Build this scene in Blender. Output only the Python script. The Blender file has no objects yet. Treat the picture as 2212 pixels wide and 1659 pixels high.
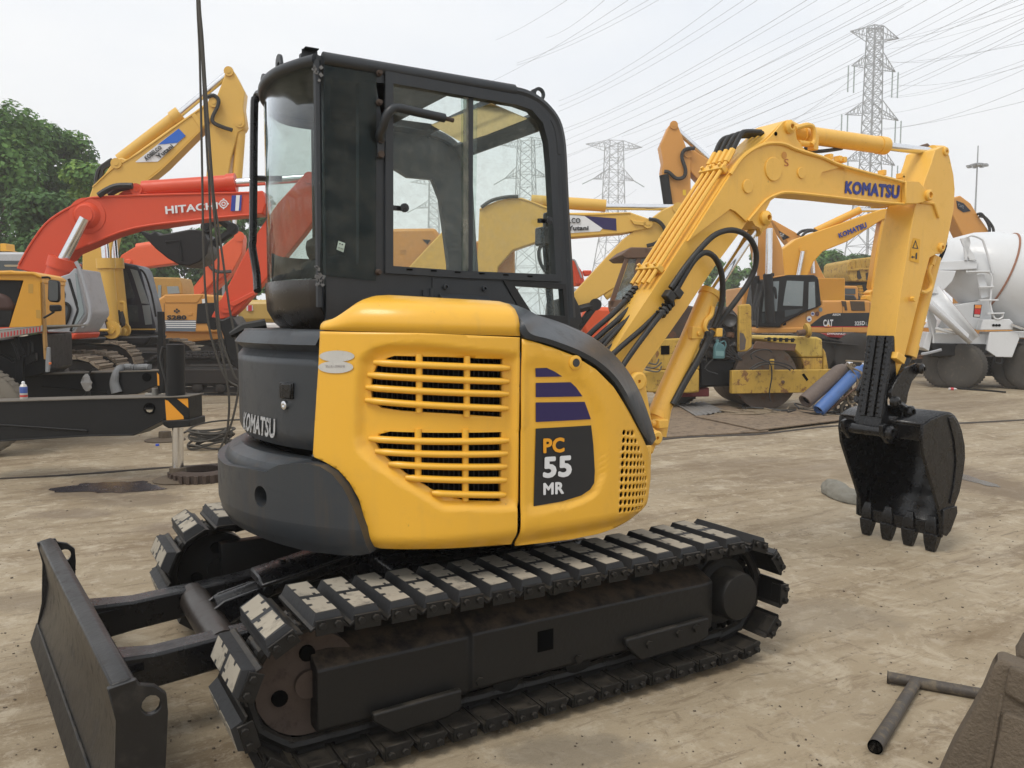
import bpy, bmesh, math, random
from mathutils import Vector as V, Matrix as M
random.seed(7)
S=bpy.context.scene; COL=S.collection
# ---------------------------------------------------------------- camera, world, sun, exposure
CAM=V((-1.8237,-3.6204,1.5883)); AL=math.radians(59.272); PI_=math.radians(4.447); RO=math.radians(.158); FP=1789.0
HF=V((math.cos(AL),math.sin(AL),0)); HR=V((math.sin(AL),-math.cos(AL),0)); UP=V((0,0,1))
_f=HF*math.cos(PI_)-UP*math.sin(PI_); _u=UP*math.cos(PI_)+HF*math.sin(PI_)
_r2=HR*math.cos(RO)+_u*math.sin(RO); _u2=_u*math.cos(RO)-HR*math.sin(RO)
cd=bpy.data.cameras.new('camera'); cam=bpy.data.objects.new('camera',cd); COL.objects.link(cam)
cam.matrix_world=M(((_r2.x,_u2.x,-_f.x,CAM.x),(_r2.y,_u2.y,-_f.y,CAM.y),(_r2.z,_u2.z,-_f.z,CAM.z),(0,0,0,1)))
cd.sensor_width=36; cd.lens=36*FP/2212; cd.clip_end=3000; cd.clip_start=.05; S.camera=cam
SUN_EL=math.radians(58); SUN_DIR=(-HF*.75-HR*.55).normalized()      # towards the sun, horizontally
W=bpy.data.worlds.new('World'); S.world=W; W.use_nodes=True
nt=W.node_tree; nt.nodes.clear(); L=nt.links.new
out=nt.nodes.new('ShaderNodeOutputWorld'); bg=nt.nodes.new('ShaderNodeBackground')
sky=nt.nodes.new('ShaderNodeTexSky'); sky.sky_type='NISHITA'; sky.sun_disc=False; sky.sun_elevation=SUN_EL
sky.sun_rotation=math.atan2(SUN_DIR.x,SUN_DIR.y); sky.dust_density=3; sky.air_density=1.2
tc=nt.nodes.new('ShaderNodeTexCoord'); mp=nt.nodes.new('ShaderNodeMapping'); mp.inputs['Scale'].default_value=(1,1,2.6)
nz=nt.nodes.new('ShaderNodeTexNoise'); nz.inputs['Scale'].default_value=2.1; nz.inputs['Detail'].default_value=5; nz.inputs['Roughness'].default_value=.5
L(tc.outputs['Generated'],mp.inputs[0]); L(mp.outputs[0],nz.inputs['Vector'])
rp=nt.nodes.new('ShaderNodeValToRGB'); rp.color_ramp.elements[0].position=.3; rp.color_ramp.elements[0].color=(6.6,7.0,7.55,1)
rp.color_ramp.elements[1].position=.7; rp.color_ramp.elements[1].color=(8.15,8.2,8.2,1)
L(nz.outputs['Fac'],rp.inputs['Fac'])
mx=nt.nodes.new('ShaderNodeMix'); mx.data_type='RGBA'; mx.inputs[0].default_value=.95
L(sky.outputs[0],mx.inputs[6]); L(rp.outputs[0],mx.inputs[7]); L(mx.outputs[2],bg.inputs[0]); bg.inputs[1].default_value=.112; L(bg.outputs[0],out.inputs[0])
sd=bpy.data.lights.new('sun','SUN'); sd.energy=1.5; sd.angle=math.radians(22); sd.color=(1,.95,.87)
so=bpy.data.objects.new('sun',sd); COL.objects.link(so)
so.rotation_euler=(SUN_DIR*math.cos(SUN_EL)+UP*math.sin(SUN_EL)).to_track_quat('Z','Y').to_euler(); so.location=(0,0,30)
S.view_settings.view_transform='Standard'; S.view_settings.look='None'; S.view_settings.exposure=.30; S.view_settings.gamma=1
S.render.engine='CYCLES'
S.cycles.max_bounces=8; S.cycles.volume_bounces=2; S.cycles.transparent_max_bounces=24
# ---------------------------------------------------------------- helpers
ZM=dict(A=(800,1100,1.16421),C=(900,150,1.50786),T=(700,1900,1.47615),U=(1900,1950,1.70154),B=(0,1900,1.70154),G=(2200,400,1.3825),
 K=(2900,1300,1.74647),N=(2900,800,1.95142),E=(0,0,2.01091),F=(0,700,2.01091),H=(0,1200,2.01091),J=(2200,1000,2.074),Q=(3000,1000,3.16),
 R=(1500,900,2.45778),S=(2200,0,1.20742),L=(950,150,3.01571),M=(950,900,3.01571),P=(3100,2300,2.29185),D=(0,0,1.82278),O=(0,1250,3.01571),
 W=(3640,2550,3.5))
def px(z,x,y):          # a point read in an enlarged view of the photograph, in units of the overall view
    a,b,s=ZM[z]
    if z=='D': return (x,y)
    return ((a+x/s)/1.82278,(b+y/s)/1.82278)
def PX(z,pts): return [px(z,*p) for p in pts]
def ray(u,v): return _f+_r2*((u-1106)/FP)-_u2*((v-829.5)/FP)
def un(uv,ax,val):
    d=ray(*uv); t=(val-CAM[ax])/d[ax]; return CAM+d*t
def at(u,v,dep):
    d=ray(u,v); return CAM+d*(dep/d.dot(HF))
def gr(u,v): return un((u,v),2,0.)
class Pl:               # an upright plane standing at depth dep under picture column u, turned by yaw degrees
    def __init__(s,u,dep,yaw):
        a=math.radians(yaw); s.x=HR*math.cos(a)+HF*math.sin(a); s.n=HF*math.cos(a)-HR*math.sin(a)
        o=at(u,690,dep); s.o=V((o.x,o.y,0))
    def __call__(s,u,v,off=0.):
        d=ray(u,v); p=s.o+s.n*off; t=(p-CAM).dot(s.n)/d.dot(s.n); return CAM+d*t
    def P(s,pts,off=0.): return [s(u,v,off) for u,v in pts]
def cr(pts,n=6,closed=False):   # Catmull-Rom
    pts=[V(p) for p in pts]; out=[]; N=len(pts)
    rng=range(N) if closed else range(N-1)
    for i in rng:
        if closed: a,b,c,d=pts[i-1],pts[i],pts[(i+1)%N],pts[(i+2)%N]
        else: a,b,c,d=pts[max(i-1,0)],pts[i],pts[i+1],pts[min(i+2,N-1)]
        for k in range(n):
            t=k/n; out.append(.5*((2*b)+(c-a)*t+(2*a-5*b+4*c-d)*t*t+(3*b-a-3*c+d)*t**3))
    if not closed: out.append(pts[-1])
    return out
class MB:
    def __init__(s): s.v=[]; s.f=[]; s.m=[]
    def add(s,v,f,m=0):
        o=len(s.v); s.v+=[V(p) for p in v]; s.f+=[tuple(i+o for i in q) for q in f]; s.m+=[m]*len(f); return s
    def box(s,c,sz,R=None,m=0,top=None):
        c=V(c); t=top or (1,1); vs=[]
        for z in (-.5,.5):
            for x,y in ((-.5,-.5),(.5,-.5),(.5,.5),(-.5,.5)):
                k=t if z>0 else (1,1); p=V((x*sz[0]*k[0],y*sz[1]*k[1],z*sz[2])); vs.append(c+(R@p if R else p))
        return s.add(vs,[(3,2,1,0),(4,5,6,7),(0,1,5,4),(1,2,6,5),(2,3,7,6),(3,0,4,7)],m)
    def obox(s,o,a,b,c,m=0):    # corner + three edge vectors
        o,a,b,c=V(o),V(a),V(b),V(c); vs=[o,o+a,o+a+b,o+b,o+c,o+a+c,o+a+b+c,o+b+c]
        return s.add(vs,[(3,2,1,0),(4,5,6,7),(0,1,5,4),(1,2,6,5),(2,3,7,6),(3,0,4,7)],m)
    def prism(s,pts,vec,m=0):
        pts=[V(p) for p in pts]; vec=V(vec); n=len(pts)
        return s.add(pts+[p+vec for p in pts],[tuple(range(n)),tuple(range(2*n-1,n-1,-1))]+[(i,i+n,(i+1)%n+n,(i+1)%n) for i in range(n)],m)
    def loft(s,rings,closed=True,caps=True,m=0):
        n=len(rings[0]); o=[p for r in rings for p in r]; f=[]
        for k in range(len(rings)-1):
            for i in range(n if closed else n-1):
                j=(i+1)%n; f.append((k*n+i,k*n+j,(k+1)*n+j,(k+1)*n+i))
        if caps and closed: f+= [tuple(range(n-1,-1,-1)),tuple(range((len(rings)-1)*n,len(rings)*n))]
        return s.add(o,f,m)
    def tube(s,pts,r,n=8,m=0,closed=False):
        pts=[V(p) for p in pts]; N=len(pts); rr=r if isinstance(r,(list,tuple)) else [r]*N; rings=[]; nv=None
        for i in range(N):
            if closed: t=(pts[(i+1)%N]-pts[i-1])
            else: t=pts[min(i+1,N-1)]-pts[max(i-1,0)]
            t=t.normalized() if t.length>1e-9 else V((0,0,1))
            if nv is None:
                nv=t.orthogonal().normalized()
            else:
                nv=(nv-t*nv.dot(t)); nv=nv.normalized() if nv.length>1e-6 else t.orthogonal().normalized()
            b=t.cross(nv); rings.append([pts[i]+(nv*math.cos(2*math.pi*k/n)+b*math.sin(2*math.pi*k/n))*rr[i] for k in range(n)])
        if closed: rings.append(rings[0])
        return s.loft(rings,True,not closed,m)
    def cyl(s,a,b,r,n=16,m=0,r2=None): return s.tube([a,b],[r,r if r2 is None else r2],n,m)
    def lathe(s,o,ax,prof,n=24,m=0):
        o=V(o); ax=V(ax).normalized(); u=ax.orthogonal().normalized(); w=ax.cross(u)
        return s.loft([[o+ax*h+(u*math.cos(2*math.pi*k/n)+w*math.sin(2*math.pi*k/n))*max(r,1e-4) for k in range(n)] for r,h in prof],True,True,m)
    def bolt(s,p,ax,r=.012,h=.012,m=0): return s.cyl(V(p),V(p)+V(ax).normalized()*h,r,6,m)
def root_loc(o):
    while o.parent: o=o.parent
    return o.location.copy()
def link(o,parent):
    COL.objects.link(o)
    if parent is not None: o.parent=parent
    return o
def finish(me,mats,ang=38):
    for m in (mats if isinstance(mats,(list,tuple)) else [mats]): me.materials.append(m)
    if len(me.polygons):
        me.polygons.foreach_set('use_smooth',[True]*len(me.polygons)); me.set_sharp_from_angle(angle=math.radians(ang))
    me.update()
def mk(name,mb,mat,parent=None,bevel=0,solid=0,ang=38,seg=2,fix=True,sub=None,local=False):
    me=bpy.data.meshes.new(name); off=V((0,0,0)) if local or parent is None else root_loc(parent)
    me.from_pydata([tuple(p-off) for p in mb.v],[],mb.f); 
    if any(mb.m): me.polygons.foreach_set('material_index',mb.m)
    if fix:
        b=bmesh.new(); b.from_mesh(me); bmesh.ops.remove_doubles(b,verts=b.verts,dist=1e-5); bmesh.ops.recalc_face_normals(b,faces=b.faces); b.to_mesh(me); b.free()
    finish(me,mat,ang); o=bpy.data.objects.new(name,me); link(o,parent); mods(o,bevel,solid,seg); return o
def mods(o,bevel=0,solid=0,seg=2):
    if solid:
        m=o.modifiers.new('s','SOLIDIFY'); m.thickness=solid; m.offset=-1
    if bevel:
        m=o.modifiers.new('b','BEVEL'); m.width=bevel; m.segments=seg; m.limit_method='ANGLE'; m.angle_limit=math.radians(35); m.use_clamp_overlap=True
def tag(o,label,cat,group=None):
    o['label']=label; o['category']=cat
    if group: o['group']=group
    return o
def thing(name,label,cat,loc=(0,0,0),group=None):
    o=bpy.data.objects.new(name,None); COL.objects.link(o); o.location=loc; o.empty_display_size=.2
    return tag(o,label,cat,group)
def copy_at(src,mw,parent,name=None):
    o=src.copy(); COL.objects.link(o); o.parent=parent; o.matrix_local=mw; return o
def filled(outlines,ext=0.):    # 2D outlines (the inner ones are holes) -> mesh data
    cu=bpy.data.curves.new('c','CURVE'); cu.dimensions='2D'; cu.fill_mode='BOTH'; cu.extrude=ext
    for o in outlines:
        sp=cu.splines.new('POLY'); sp.points.add(len(o)-1); sp.use_cyclic_u=True
        for p,q in zip(sp.points,o): p.co=(q[0],q[1],0,1)
    ob=bpy.data.objects.new('c',cu); COL.objects.link(ob); me=bpy.data.meshes.new_from_object(ob); bpy.data.objects.remove(ob); bpy.data.curves.remove(cu); return me
def plate(name,outlines,fn,ext,mat,parent,bevel=0,step=0,solid=0,ang=38,disp=None):
    """2D outlines with holes -> thick plate; fn(x,y,z) puts each vertex in place"""
    me=filled(outlines,ext); b=bmesh.new(); b.from_mesh(me); bpy.data.meshes.remove(me); bmesh.ops.remove_doubles(b,verts=b.verts,dist=1e-5)
    if step:
        xs=[v.co.x for v in b.verts]; ys=[v.co.y for v in b.verts]
        for ax,lo,hi in ((0,min(xs),max(xs)),(1,min(ys),max(ys))):
            n=int((hi-lo)/step)
            for k in range(1,n+1):
                co=V((0,0,0)); no=V((0,0,0)); co[ax]=lo+k*(hi-lo)/(n+1); no[ax]=1
                bmesh.ops.bisect_plane(b,geom=b.verts[:]+b.edges[:]+b.faces[:],plane_co=co,plane_no=no,dist=1e-5)
    off=root_loc(parent) if parent is not None else V((0,0,0))
    for v in b.verts: v.co=V(fn(v.co.x,v.co.y,v.co.z))-off
    bmesh.ops.recalc_face_normals(b,faces=b.faces)
    if not ext and solid:       # an open sheet: make it face away from the machine's middle
        if sum(f.normal.dot(V((f.calc_center_median().x,f.calc_center_median().y,0)))*f.calc_area() for f in b.faces)<0: bmesh.ops.reverse_faces(b,faces=b.faces)
    me=bpy.data.meshes.new(name); b.to_mesh(me); b.free(); finish(me,mat,ang)
    o=bpy.data.objects.new(name,me); link(o,parent); mods(o,bevel,solid); return o
def text(name,s,quad,fn,mat,parent,bold=.0,sx=0.,space=1.,step=0):
    """lettering stretched over a quad of view points (top left, top right, bottom right, bottom left); fn(u,v) -> surface point.
    bold thickens the strokes by layering shifted copies, each a hair proud of the last"""
    cu=bpy.data.curves.new('t','FONT'); cu.body=s; cu.shear=sx; cu.space_character=space+bold*1.2; cu.resolution_u=3; cu.fill_mode='FRONT'
    ob=bpy.data.objects.new('t',cu); COL.objects.link(ob); me=bpy.data.meshes.new_from_object(ob); bpy.data.objects.remove(ob); bpy.data.curves.remove(cu)
    if not len(me.vertices): return None
    xs=[v.co.x for v in me.vertices]; ys=[v.co.y for v in me.vertices]; x0,x1,y0,y1=min(xs)-bold,max(xs)+bold,min(ys)-bold,max(ys)+bold
    off=root_loc(parent); a,b,c,d=[V((q[0],q[1],0)) for q in quad]; mb=MB()
    sh=[(0,0)] if not bold else [(bold*math.cos(a*math.pi/8),bold*math.sin(a*math.pi/8)) for a in range(16)]+[(0,0)]
    for k,(ex,ey) in enumerate(sh):
        vs=[]
        for v in me.vertices:
            s_=(v.co.x+ex-x0)/(x1-x0); t=(v.co.y+ey-y0)/(y1-y0); p=(d*(1-s_)+c*s_)*(1-t)+(a*(1-s_)+b*s_)*t; w=V(fn(p.x,p.y)); vs.append(w+(CAM-w)*(k*.00006))
        mb.add(vs,[tuple(p.vertices) for p in me.polygons])
    bpy.data.meshes.remove(me); o=mk(name,mb,mat,parent,fix=False); return o
def poly(name,pts,fn,mat,parent,holes=()):   # flat print: a filled outline in view points laid on a surface
    me=filled([pts]+list(holes)); off=root_loc(parent)
    for v in me.vertices: v.co=fn(v.co.x,v.co.y)-off
    me.name=name; finish(me,mat); o=bpy.data.objects.new(name,me); return link(o,parent)
class Cv:               # upright surface over a plan curve
    def __init__(s,pts,n=12):
        s.p=cr([(x,y,0) for x,y in pts],n); s.s=[0.]
        for a,b in zip(s.p,s.p[1:]): s.s.append(s.s[-1]+(b-a).length)
    def pt(s,t,z,d=0.):
        P,Q=s.p,s.s; i=0
        if t<=0: i=0
        elif t>=Q[-1]: i=len(P)-2
        else:
            lo,hi=0,len(Q)-1
            while hi-lo>1:
                m=(lo+hi)//2
                if Q[m]<=t: lo=m
                else: hi=m
            i=lo
        k=(t-Q[i])/(Q[i+1]-Q[i]); p=P[i].lerp(P[i+1],k)
        def tg(j): return (P[min(j+1,len(P)-1)]-P[max(j-1,0)]).normalized()
        g=tg(i).lerp(tg(i+1),min(max(k,0),1)); n=V((g.y,-g.x,0)).normalized()   # outward: right-hand side of travel
        return V((p.x,p.y,z))+n*d
    def hit(s,uv,dd=0.):
        d=ray(*uv); best=None; near=None
        for i in range(len(s.p)-1):
            a,b=s.p[i],s.p[i+1]; e=b-a; den=d.x*e.y-d.y*e.x
            if abs(den)<1e-9: continue
            w=a-CAM; t=(w.x*e.y-w.y*e.x)/den; k=(w.x*d.y-w.y*d.x)/den
            if t>0 and -1e-6<=k<=1+1e-6 and (best is None or t<best[0]): best=(t,s.s[i]+k*(s.s[i+1]-s.s[i]),CAM.z+t*d.z)
        if best: return best[1],best[2]
        dn=math.hypot(d.x,d.y)
        for i,p in enumerate(s.p):    # grazing past the silhouette: nearest point of the curve
            w=p-CAM; c=abs(w.x*d.y-w.y*d.x)/dn
            if near is None or c<near[0]: near=(c,s.s[i],CAM.z+(w.x*d.x+w.y*d.y)/dn/dn*d.z)
        return near[1],near[2]
    def H(s,pts): return [s.hit(p) for p in pts]
def sdf(p,poly):        # signed distance to a 2D outline, negative inside
    x,y=p; best=1e9; ins=False; n=len(poly); j=n-1
    for i in range(n):
        ax,ay=poly[j]; bx,by=poly[i]; ex,ey=bx-ax,by-ay; L2=ex*ex+ey*ey or 1e-12; t=max(0,min(1,((x-ax)*ex+(y-ay)*ey)/L2))
        best=min(best,(x-ax-t*ex)**2+(y-ay-t*ey)**2)
        if (ay>y)!=(by>y) and x<(bx-ax)*(y-ay)/(by-ay)+ax: ins=not ins
        j=i
    return -math.sqrt(best) if ins else math.sqrt(best)
def sm(t): t=max(0,min(1,t)); return t*t*(3-2*t)
def ring2(pts,n=3): return [(p.x,p.y) for p in cr([(x,y,0) for x,y in pts],n,True)]
# ---------------------------------------------------------------- materials
MT={}
def mat(name,col,rough=.5,metal=0.,dirt=.25,dcol=(.16,.13,.10),scale=6.,bump=.05,bscale=60.,var=.12,rust=0.,coat=0.,dust=0.,thr=.52,spec=.5,stretch=(1,1,1),streak=0.,scol=(.2,.15,.1),chip=0.,ccol=(.05,.035,.025),dustc=(.30,.25,.19)):
    if name in MT: return MT[name]
    m=bpy.data.materials.new(name); m.use_nodes=True; t=m.node_tree; N=t.nodes.new; Lk=t.links.new; b=t.nodes['Principled BSDF']
    tc=N('ShaderNodeTexCoord'); mp=N('ShaderNodeMapping'); mp.inputs['Scale'].default_value=stretch; Lk(tc.outputs['Object'],mp.inputs[0])
    gm=N('ShaderNodeNewGeometry'); oi=N('ShaderNodeObjectInfo')
    ad=N('ShaderNodeVectorMath'); ad.operation='ADD'; cb=N('ShaderNodeCombineXYZ'); ml=N('ShaderNodeMath'); ml.operation='MULTIPLY'; ml.inputs[1].default_value=37.
    Lk(oi.outputs['Random'],ml.inputs[0]); 
    for i in range(3): Lk(ml.outputs[0],cb.inputs[i])
    Lk(mp.outputs[0],ad.inputs[0]); Lk(cb.outputs[0],ad.inputs[1]); vec=ad.outputs[0]
    def noise(sc,det=5,ro=.6):
        n=N('ShaderNodeTexNoise'); n.inputs['Scale'].default_value=sc; n.inputs['Detail'].default_value=det; n.inputs['Roughness'].default_value=ro; Lk(vec,n.inputs['Vector']); return n.outputs['Fac']
    def ramp(f,a,c):
        r=N('ShaderNodeMapRange'); r.interpolation_type='SMOOTHSTEP'; r.inputs[1].default_value=a; r.inputs[2].default_value=c; Lk(f,r.inputs[0]); return r.outputs[0]
    def mixc(f,a,bb):
        x=N('ShaderNodeMix'); x.data_type='RGBA'
        for s_,k in ((a,6),(bb,7)):
            if isinstance(s_,tuple): x.inputs[k].default_value=(*s_[:3],1)
            else: Lk(s_,x.inputs[k])
        if isinstance(f,float): x.inputs[0].default_value=f
        else: Lk(f,x.inputs[0])
        return x.outputs[2]
    def mulf(f,k):
        x=N('ShaderNodeMath'); x.operation='MULTIPLY'; Lk(f,x.inputs[0])
        if isinstance(k,float): x.inputs[1].default_value=k
        else: Lk(k,x.inputs[1])
        return x.outputs[0]
    n1=noise(scale*.5,4); n2=noise(scale*2.3,8,.68)
    c=mixc(n1,tuple(max(0,k*(1-var)) for k in col),tuple(min(1,k*(1+var)) for k in col))
    dm=mulf(ramp(n2,thr,thr+.22),float(dirt)); c=mixc(dm,c,dcol)
    if streak:
        q=N('ShaderNodeMapping'); q.inputs['Scale'].default_value=(9,9,.7); Lk(vec,q.inputs[0]); n=N('ShaderNodeTexNoise'); n.inputs['Scale'].default_value=2.; n.inputs['Detail'].default_value=6; n.inputs['Roughness'].default_value=.65; Lk(q.outputs[0],n.inputs['Vector'])
        c=mixc(mulf(mulf(ramp(n.outputs['Fac'],.5,.72),ramp(n1,.35,.65)),float(streak)),c,scol)
    if chip:
        c=mixc(mulf(mulf(ramp(noise(34,6,.7),.665,.70),ramp(noise(3.,3),.45,.62)),float(chip)),c,ccol)
    if rust:
        rm=mulf(ramp(noise(scale*1.3,9,.7),.56,.62),float(rust)); c=mixc(rm,c,mixc(noise(40,3),(.07,.025,.012),(.22,.085,.035)))
    if dust:
        sx=N('ShaderNodeSeparateXYZ'); Lk(gm.outputs['Normal'],sx.inputs[0]); du=mulf(mulf(ramp(sx.outputs[2],.35,.95),ramp(n2,.3,.7)),float(dust)); c=mixc(du,c,dustc)
    Lk(c,b.inputs['Base Color'])
    rr=N('ShaderNodeMapRange'); rr.inputs[3].default_value=max(.03,rough-.1); rr.inputs[4].default_value=min(1,rough+.16); Lk(n2,rr.inputs[0])
    if dirt or rust:
        x=N('ShaderNodeMath'); x.operation='ADD'; x.use_clamp=True; Lk(rr.outputs[0],x.inputs[0]); Lk(mulf(dm,.4),x.inputs[1]); Lk(x.outputs[0],b.inputs['Roughness'])
    else: Lk(rr.outputs[0],b.inputs['Roughness'])
    b.inputs['Metallic'].default_value=metal; b.inputs['Specular IOR Level'].default_value=spec
    if coat: b.inputs['Coat Weight'].default_value=coat; b.inputs['Coat Roughness'].default_value=.12
    if bump:
        bp=N('ShaderNodeBump'); bp.inputs['Strength'].default_value=bump; bp.inputs['Distance'].default_value=.01; Lk(noise(bscale,4),bp.inputs['Height']); Lk(bp.outputs[0],b.inputs['Normal'])
    MT[name]=m; return m
def flatm(name,col,rough=.5,spec=.4):
    return mat(name,col,rough,0,0.12,tuple(k*.6 for k in col),12,0,60,.06,spec=spec)
def glass(name,tint=(.86,.9,.88),dirt=.12,dcol=(.45,.43,.38),sc=9.):
    m=bpy.data.materials.new(name); m.use_nodes=True; t=m.node_tree; t.nodes.clear(); N=t.nodes.new; Lk=t.links.new
    o=N('ShaderNodeOutputMaterial'); tr=N('ShaderNodeBsdfTransparent'); tr.inputs[0].default_value=(*tint,1); gl=N('ShaderNodeBsdfGlossy'); gl.inputs['Roughness'].default_value=.03; gl.inputs[0].default_value=(.9,.95,1,1)
    fr=N('ShaderNodeFresnel'); fr.inputs[0].default_value=1.5; a=N('ShaderNodeMixShader'); gm=N('ShaderNodeNewGeometry'); iv=N('ShaderNodeMath'); iv.operation='SUBTRACT'; iv.inputs[0].default_value=1.; Lk(gm.outputs['Backfacing'],iv.inputs[1]); fm=N('ShaderNodeMath'); fm.operation='MULTIPLY'; Lk(fr.outputs[0],fm.inputs[0]); Lk(iv.outputs[0],fm.inputs[1]); Lk(fm.outputs[0],a.inputs[0]); Lk(tr.outputs[0],a.inputs[1]); Lk(gl.outputs[0],a.inputs[2])
    df=N('ShaderNodeBsdfDiffuse'); df.inputs[0].default_value=(*dcol,1); tc=N('ShaderNodeTexCoord'); n=N('ShaderNodeTexNoise'); n.inputs['Scale'].default_value=sc; n.inputs['Detail'].default_value=9; n.inputs['Roughness'].default_value=.72
    Lk(tc.outputs['Object'],n.inputs['Vector']); r=N('ShaderNodeMapRange'); r.inputs[1].default_value=.4; r.inputs[2].default_value=.75; r.inputs[3].default_value=dirt*.25; r.inputs[4].default_value=dirt*2.2; Lk(n.outputs['Fac'],r.inputs[0])
    b=N('ShaderNodeMixShader'); Lk(r.outputs[0],b.inputs[0]); Lk(a.outputs[0],b.inputs[1]); Lk(df.outputs[0],b.inputs[2]); Lk(b.outputs[0],o.inputs[0]); return m
YEL=mat('main_yellow',(.80,.43,.036),.34,0,.16,(.50,.27,.05),5,.03,120,.04,coat=.2,streak=.16,scol=(.50,.30,.08),chip=.55,ccol=(.16,.09,.03))
YEL2=mat('boom_yellow',(.80,.46,.075),.42,0,.22,(.52,.29,.06),5,.06,70,.05,coat=.1,streak=.2,scol=(.48,.28,.09),chip=.7,ccol=(.14,.08,.03))
CHAR=mat('charcoal',(.031,.036,.042),.38,0,.4,(.055,.05,.045),4,.05,90,.18,spec=.45,streak=.5,scol=(.085,.06,.035),chip=.5,ccol=(.12,.11,.10))
CABK=mat('cab_charcoal',(.021,.0245,.029),.40,0,.28,(.05,.047,.043),5,.05,80,.15,spec=.45,streak=.22,scol=(.06,.052,.045),chip=.5,ccol=(.14,.13,.12))
BLK=mat('black_paint',(.005,.005,.006),.25,0,.3,(.014,.012,.010),7,.22,28,.2,spec=.48,chip=.5,ccol=(.05,.045,.04))
BLKD=mat('black_dusty',(.007,.0065,.006),.46,0,.4,(.022,.017,.012),6,.16,45,.2,dust=.16,spec=.32,chip=.4,ccol=(.06,.05,.04))
FRM=mat('frame_black',(.007,.0065,.006),.44,0,.4,(.02,.015,.011),6,.18,40,.2,dust=.85,dustc=(.085,.06,.04),spec=.34,chip=.5,ccol=(.05,.04,.03))
RUB=mat('rubber_pad',(.014,.0145,.016),.6,0,.5,(.04,.037,.033),14,.1,60,.2)
PALE=mat('pad_worn_top',(.315,.28,.222),.85,0,.8,(.075,.068,.058),4.5,.15,50,.22,thr=.5,chip=.6,ccol=(.03,.028,.026))
RUST=mat('rust_iron',(.055,.036,.026),.75,0,.75,(.025,.02,.017),8,.2,50,.3)
CHR=mat('chrome',(.75,.76,.78),.14,1.,.08,(.3,.28,.25),8,0)
HOSE=mat('hose_rubber',(.018,.018,.018),.5,0,.4,(.07,.062,.05),9,.08,80,.2)
DRK=flatm('dark_inside',(.002,.002,.002),.9,.0)  # near-black: the shade inside holes and recesses is put into the colour
NAVY=flatm('navy_print',(.022,.014,.085),.35); INK=flatm('black_print',(.018,.019,.021),.35); WHT=flatm('white_print',(.72,.73,.74),.4); BLU=flatm('blue_print',(.03,.05,.28),.4); ORG=flatm('orange_print',(.80,.36,.02),.4)
SILV=mat('silver_letters',(.50,.51,.52),.45,.3,.7,(.12,.12,.12),30,0,thr=.45)
# ================================================================ the mini excavator in front
EX=thing('excavator','yellow and charcoal mini excavator in front, badged PC 55 MR, on rubber padded tracks','excavator')
# ---- upper structure: engine hood, side panel, counterweight, rear cover
HC=Cv([(-1.02,.10),(-1.0,-.25),(-.93,-.48),(-.80,-.68),(-.60,-.83),(-.35,-.905),(0,-.92),(.3,-.90),(.52,-.82),(.68,-.68),(.76,-.5),(.79,-.3)])
def hcs(d): return lambda u,v: HC.pt(*HC.hit((u,v)),d)
rec=HC.H(ring_px:=PX('A',[(720,370),(770,320),(850,300),(1000,300),(1445,345),(1445,1050),(1100,1050),(950,960),(780,850),(708,780),(695,720),(697,650),(697,580),(703,480)]))
hood_o=HC.H(PX('A',[(535,238),(1000,246),(1452,266),(1449,500),(1446,700),(1440,1228),(1200,1243),(1000,1248),(850,1247),(800,1244),(768,1232),(748,1130),(715,1010),(670,930),(620,875),(560,838),(508,815),(503,800),(515,600),(528,400)]))
g1=HC.H(PX('A',[(838,362),(870,352),(1130,358),(1388,368),(1384,635),(1150,620),(900,606),(805,592),(786,575),(760,545),(757,510),(762,455),(785,398)]))
g2=HC.H(PX('A',[(800,715),(850,702),(1384,704),(1378,1022),(1200,1018),(1080,985),(950,910),(850,840),(800,790),(778,750)]))
def hood_fn(s_,z,zz):
    d=-.028*sm((-sdf((s_,z),rec)+.008)/.038); zr=(z-.70)/.10
    d-=.05*(1-sm(zr))**2
    return HC.pt(s_,z,d+zz)
hood=plate('engine_hood',[hood_o,g1,g2],hood_fn,0,YEL,EX,bevel=.0,step=.0125,solid=.022)
def slat(a,b,nm='slat',w=.0135,h=.018,base=-.03,par=None):
    (s0,z0),(s1,z1)=HC.hit(px('A',*a)),HC.hit(px('A',*b)); mb=MB(); n=14; rings=[]
    for i in range(n+1):
        t=i/n; e=min(1,min(t,1-t)*n/1.2+.25); c=[]
        for k in range(8):
            an=2*math.pi*k/8
            if nm=='slat': c.append(HC.pt(s0+(s1-s0)*t,z0+(z1-z0)*t+math.sin(an)*w*(.6+.4*e),base+.012+math.cos(an)*h*e))
            else: c.append(HC.pt(s0+(s1-s0)*t+math.sin(an)*w,z0+(z1-z0)*t,base+.006+math.cos(an)*h*.7))
        rings.append(c)
    mb.loft(rings); return mk(nm,mb,YEL,par or hood,ang=60)
for a,b in (((775,382),(1415,408)),((747,440),(1412,470)),((738,497),(1410,528)),((735,556),(1408,594)),((752,734),(1410,742)),((782,792),(1405,802)),((845,850),(1402,862)),((925,913),(1400,924)),((1050,984),(1398,992))): slat(a,b)
for a,b in (((990,345),(990,612)),((1218,352),(1216,632)),((985,690),(985,920)),((1210,692),(1210,1020))): slat(a,b,'vertical_bar')
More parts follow.
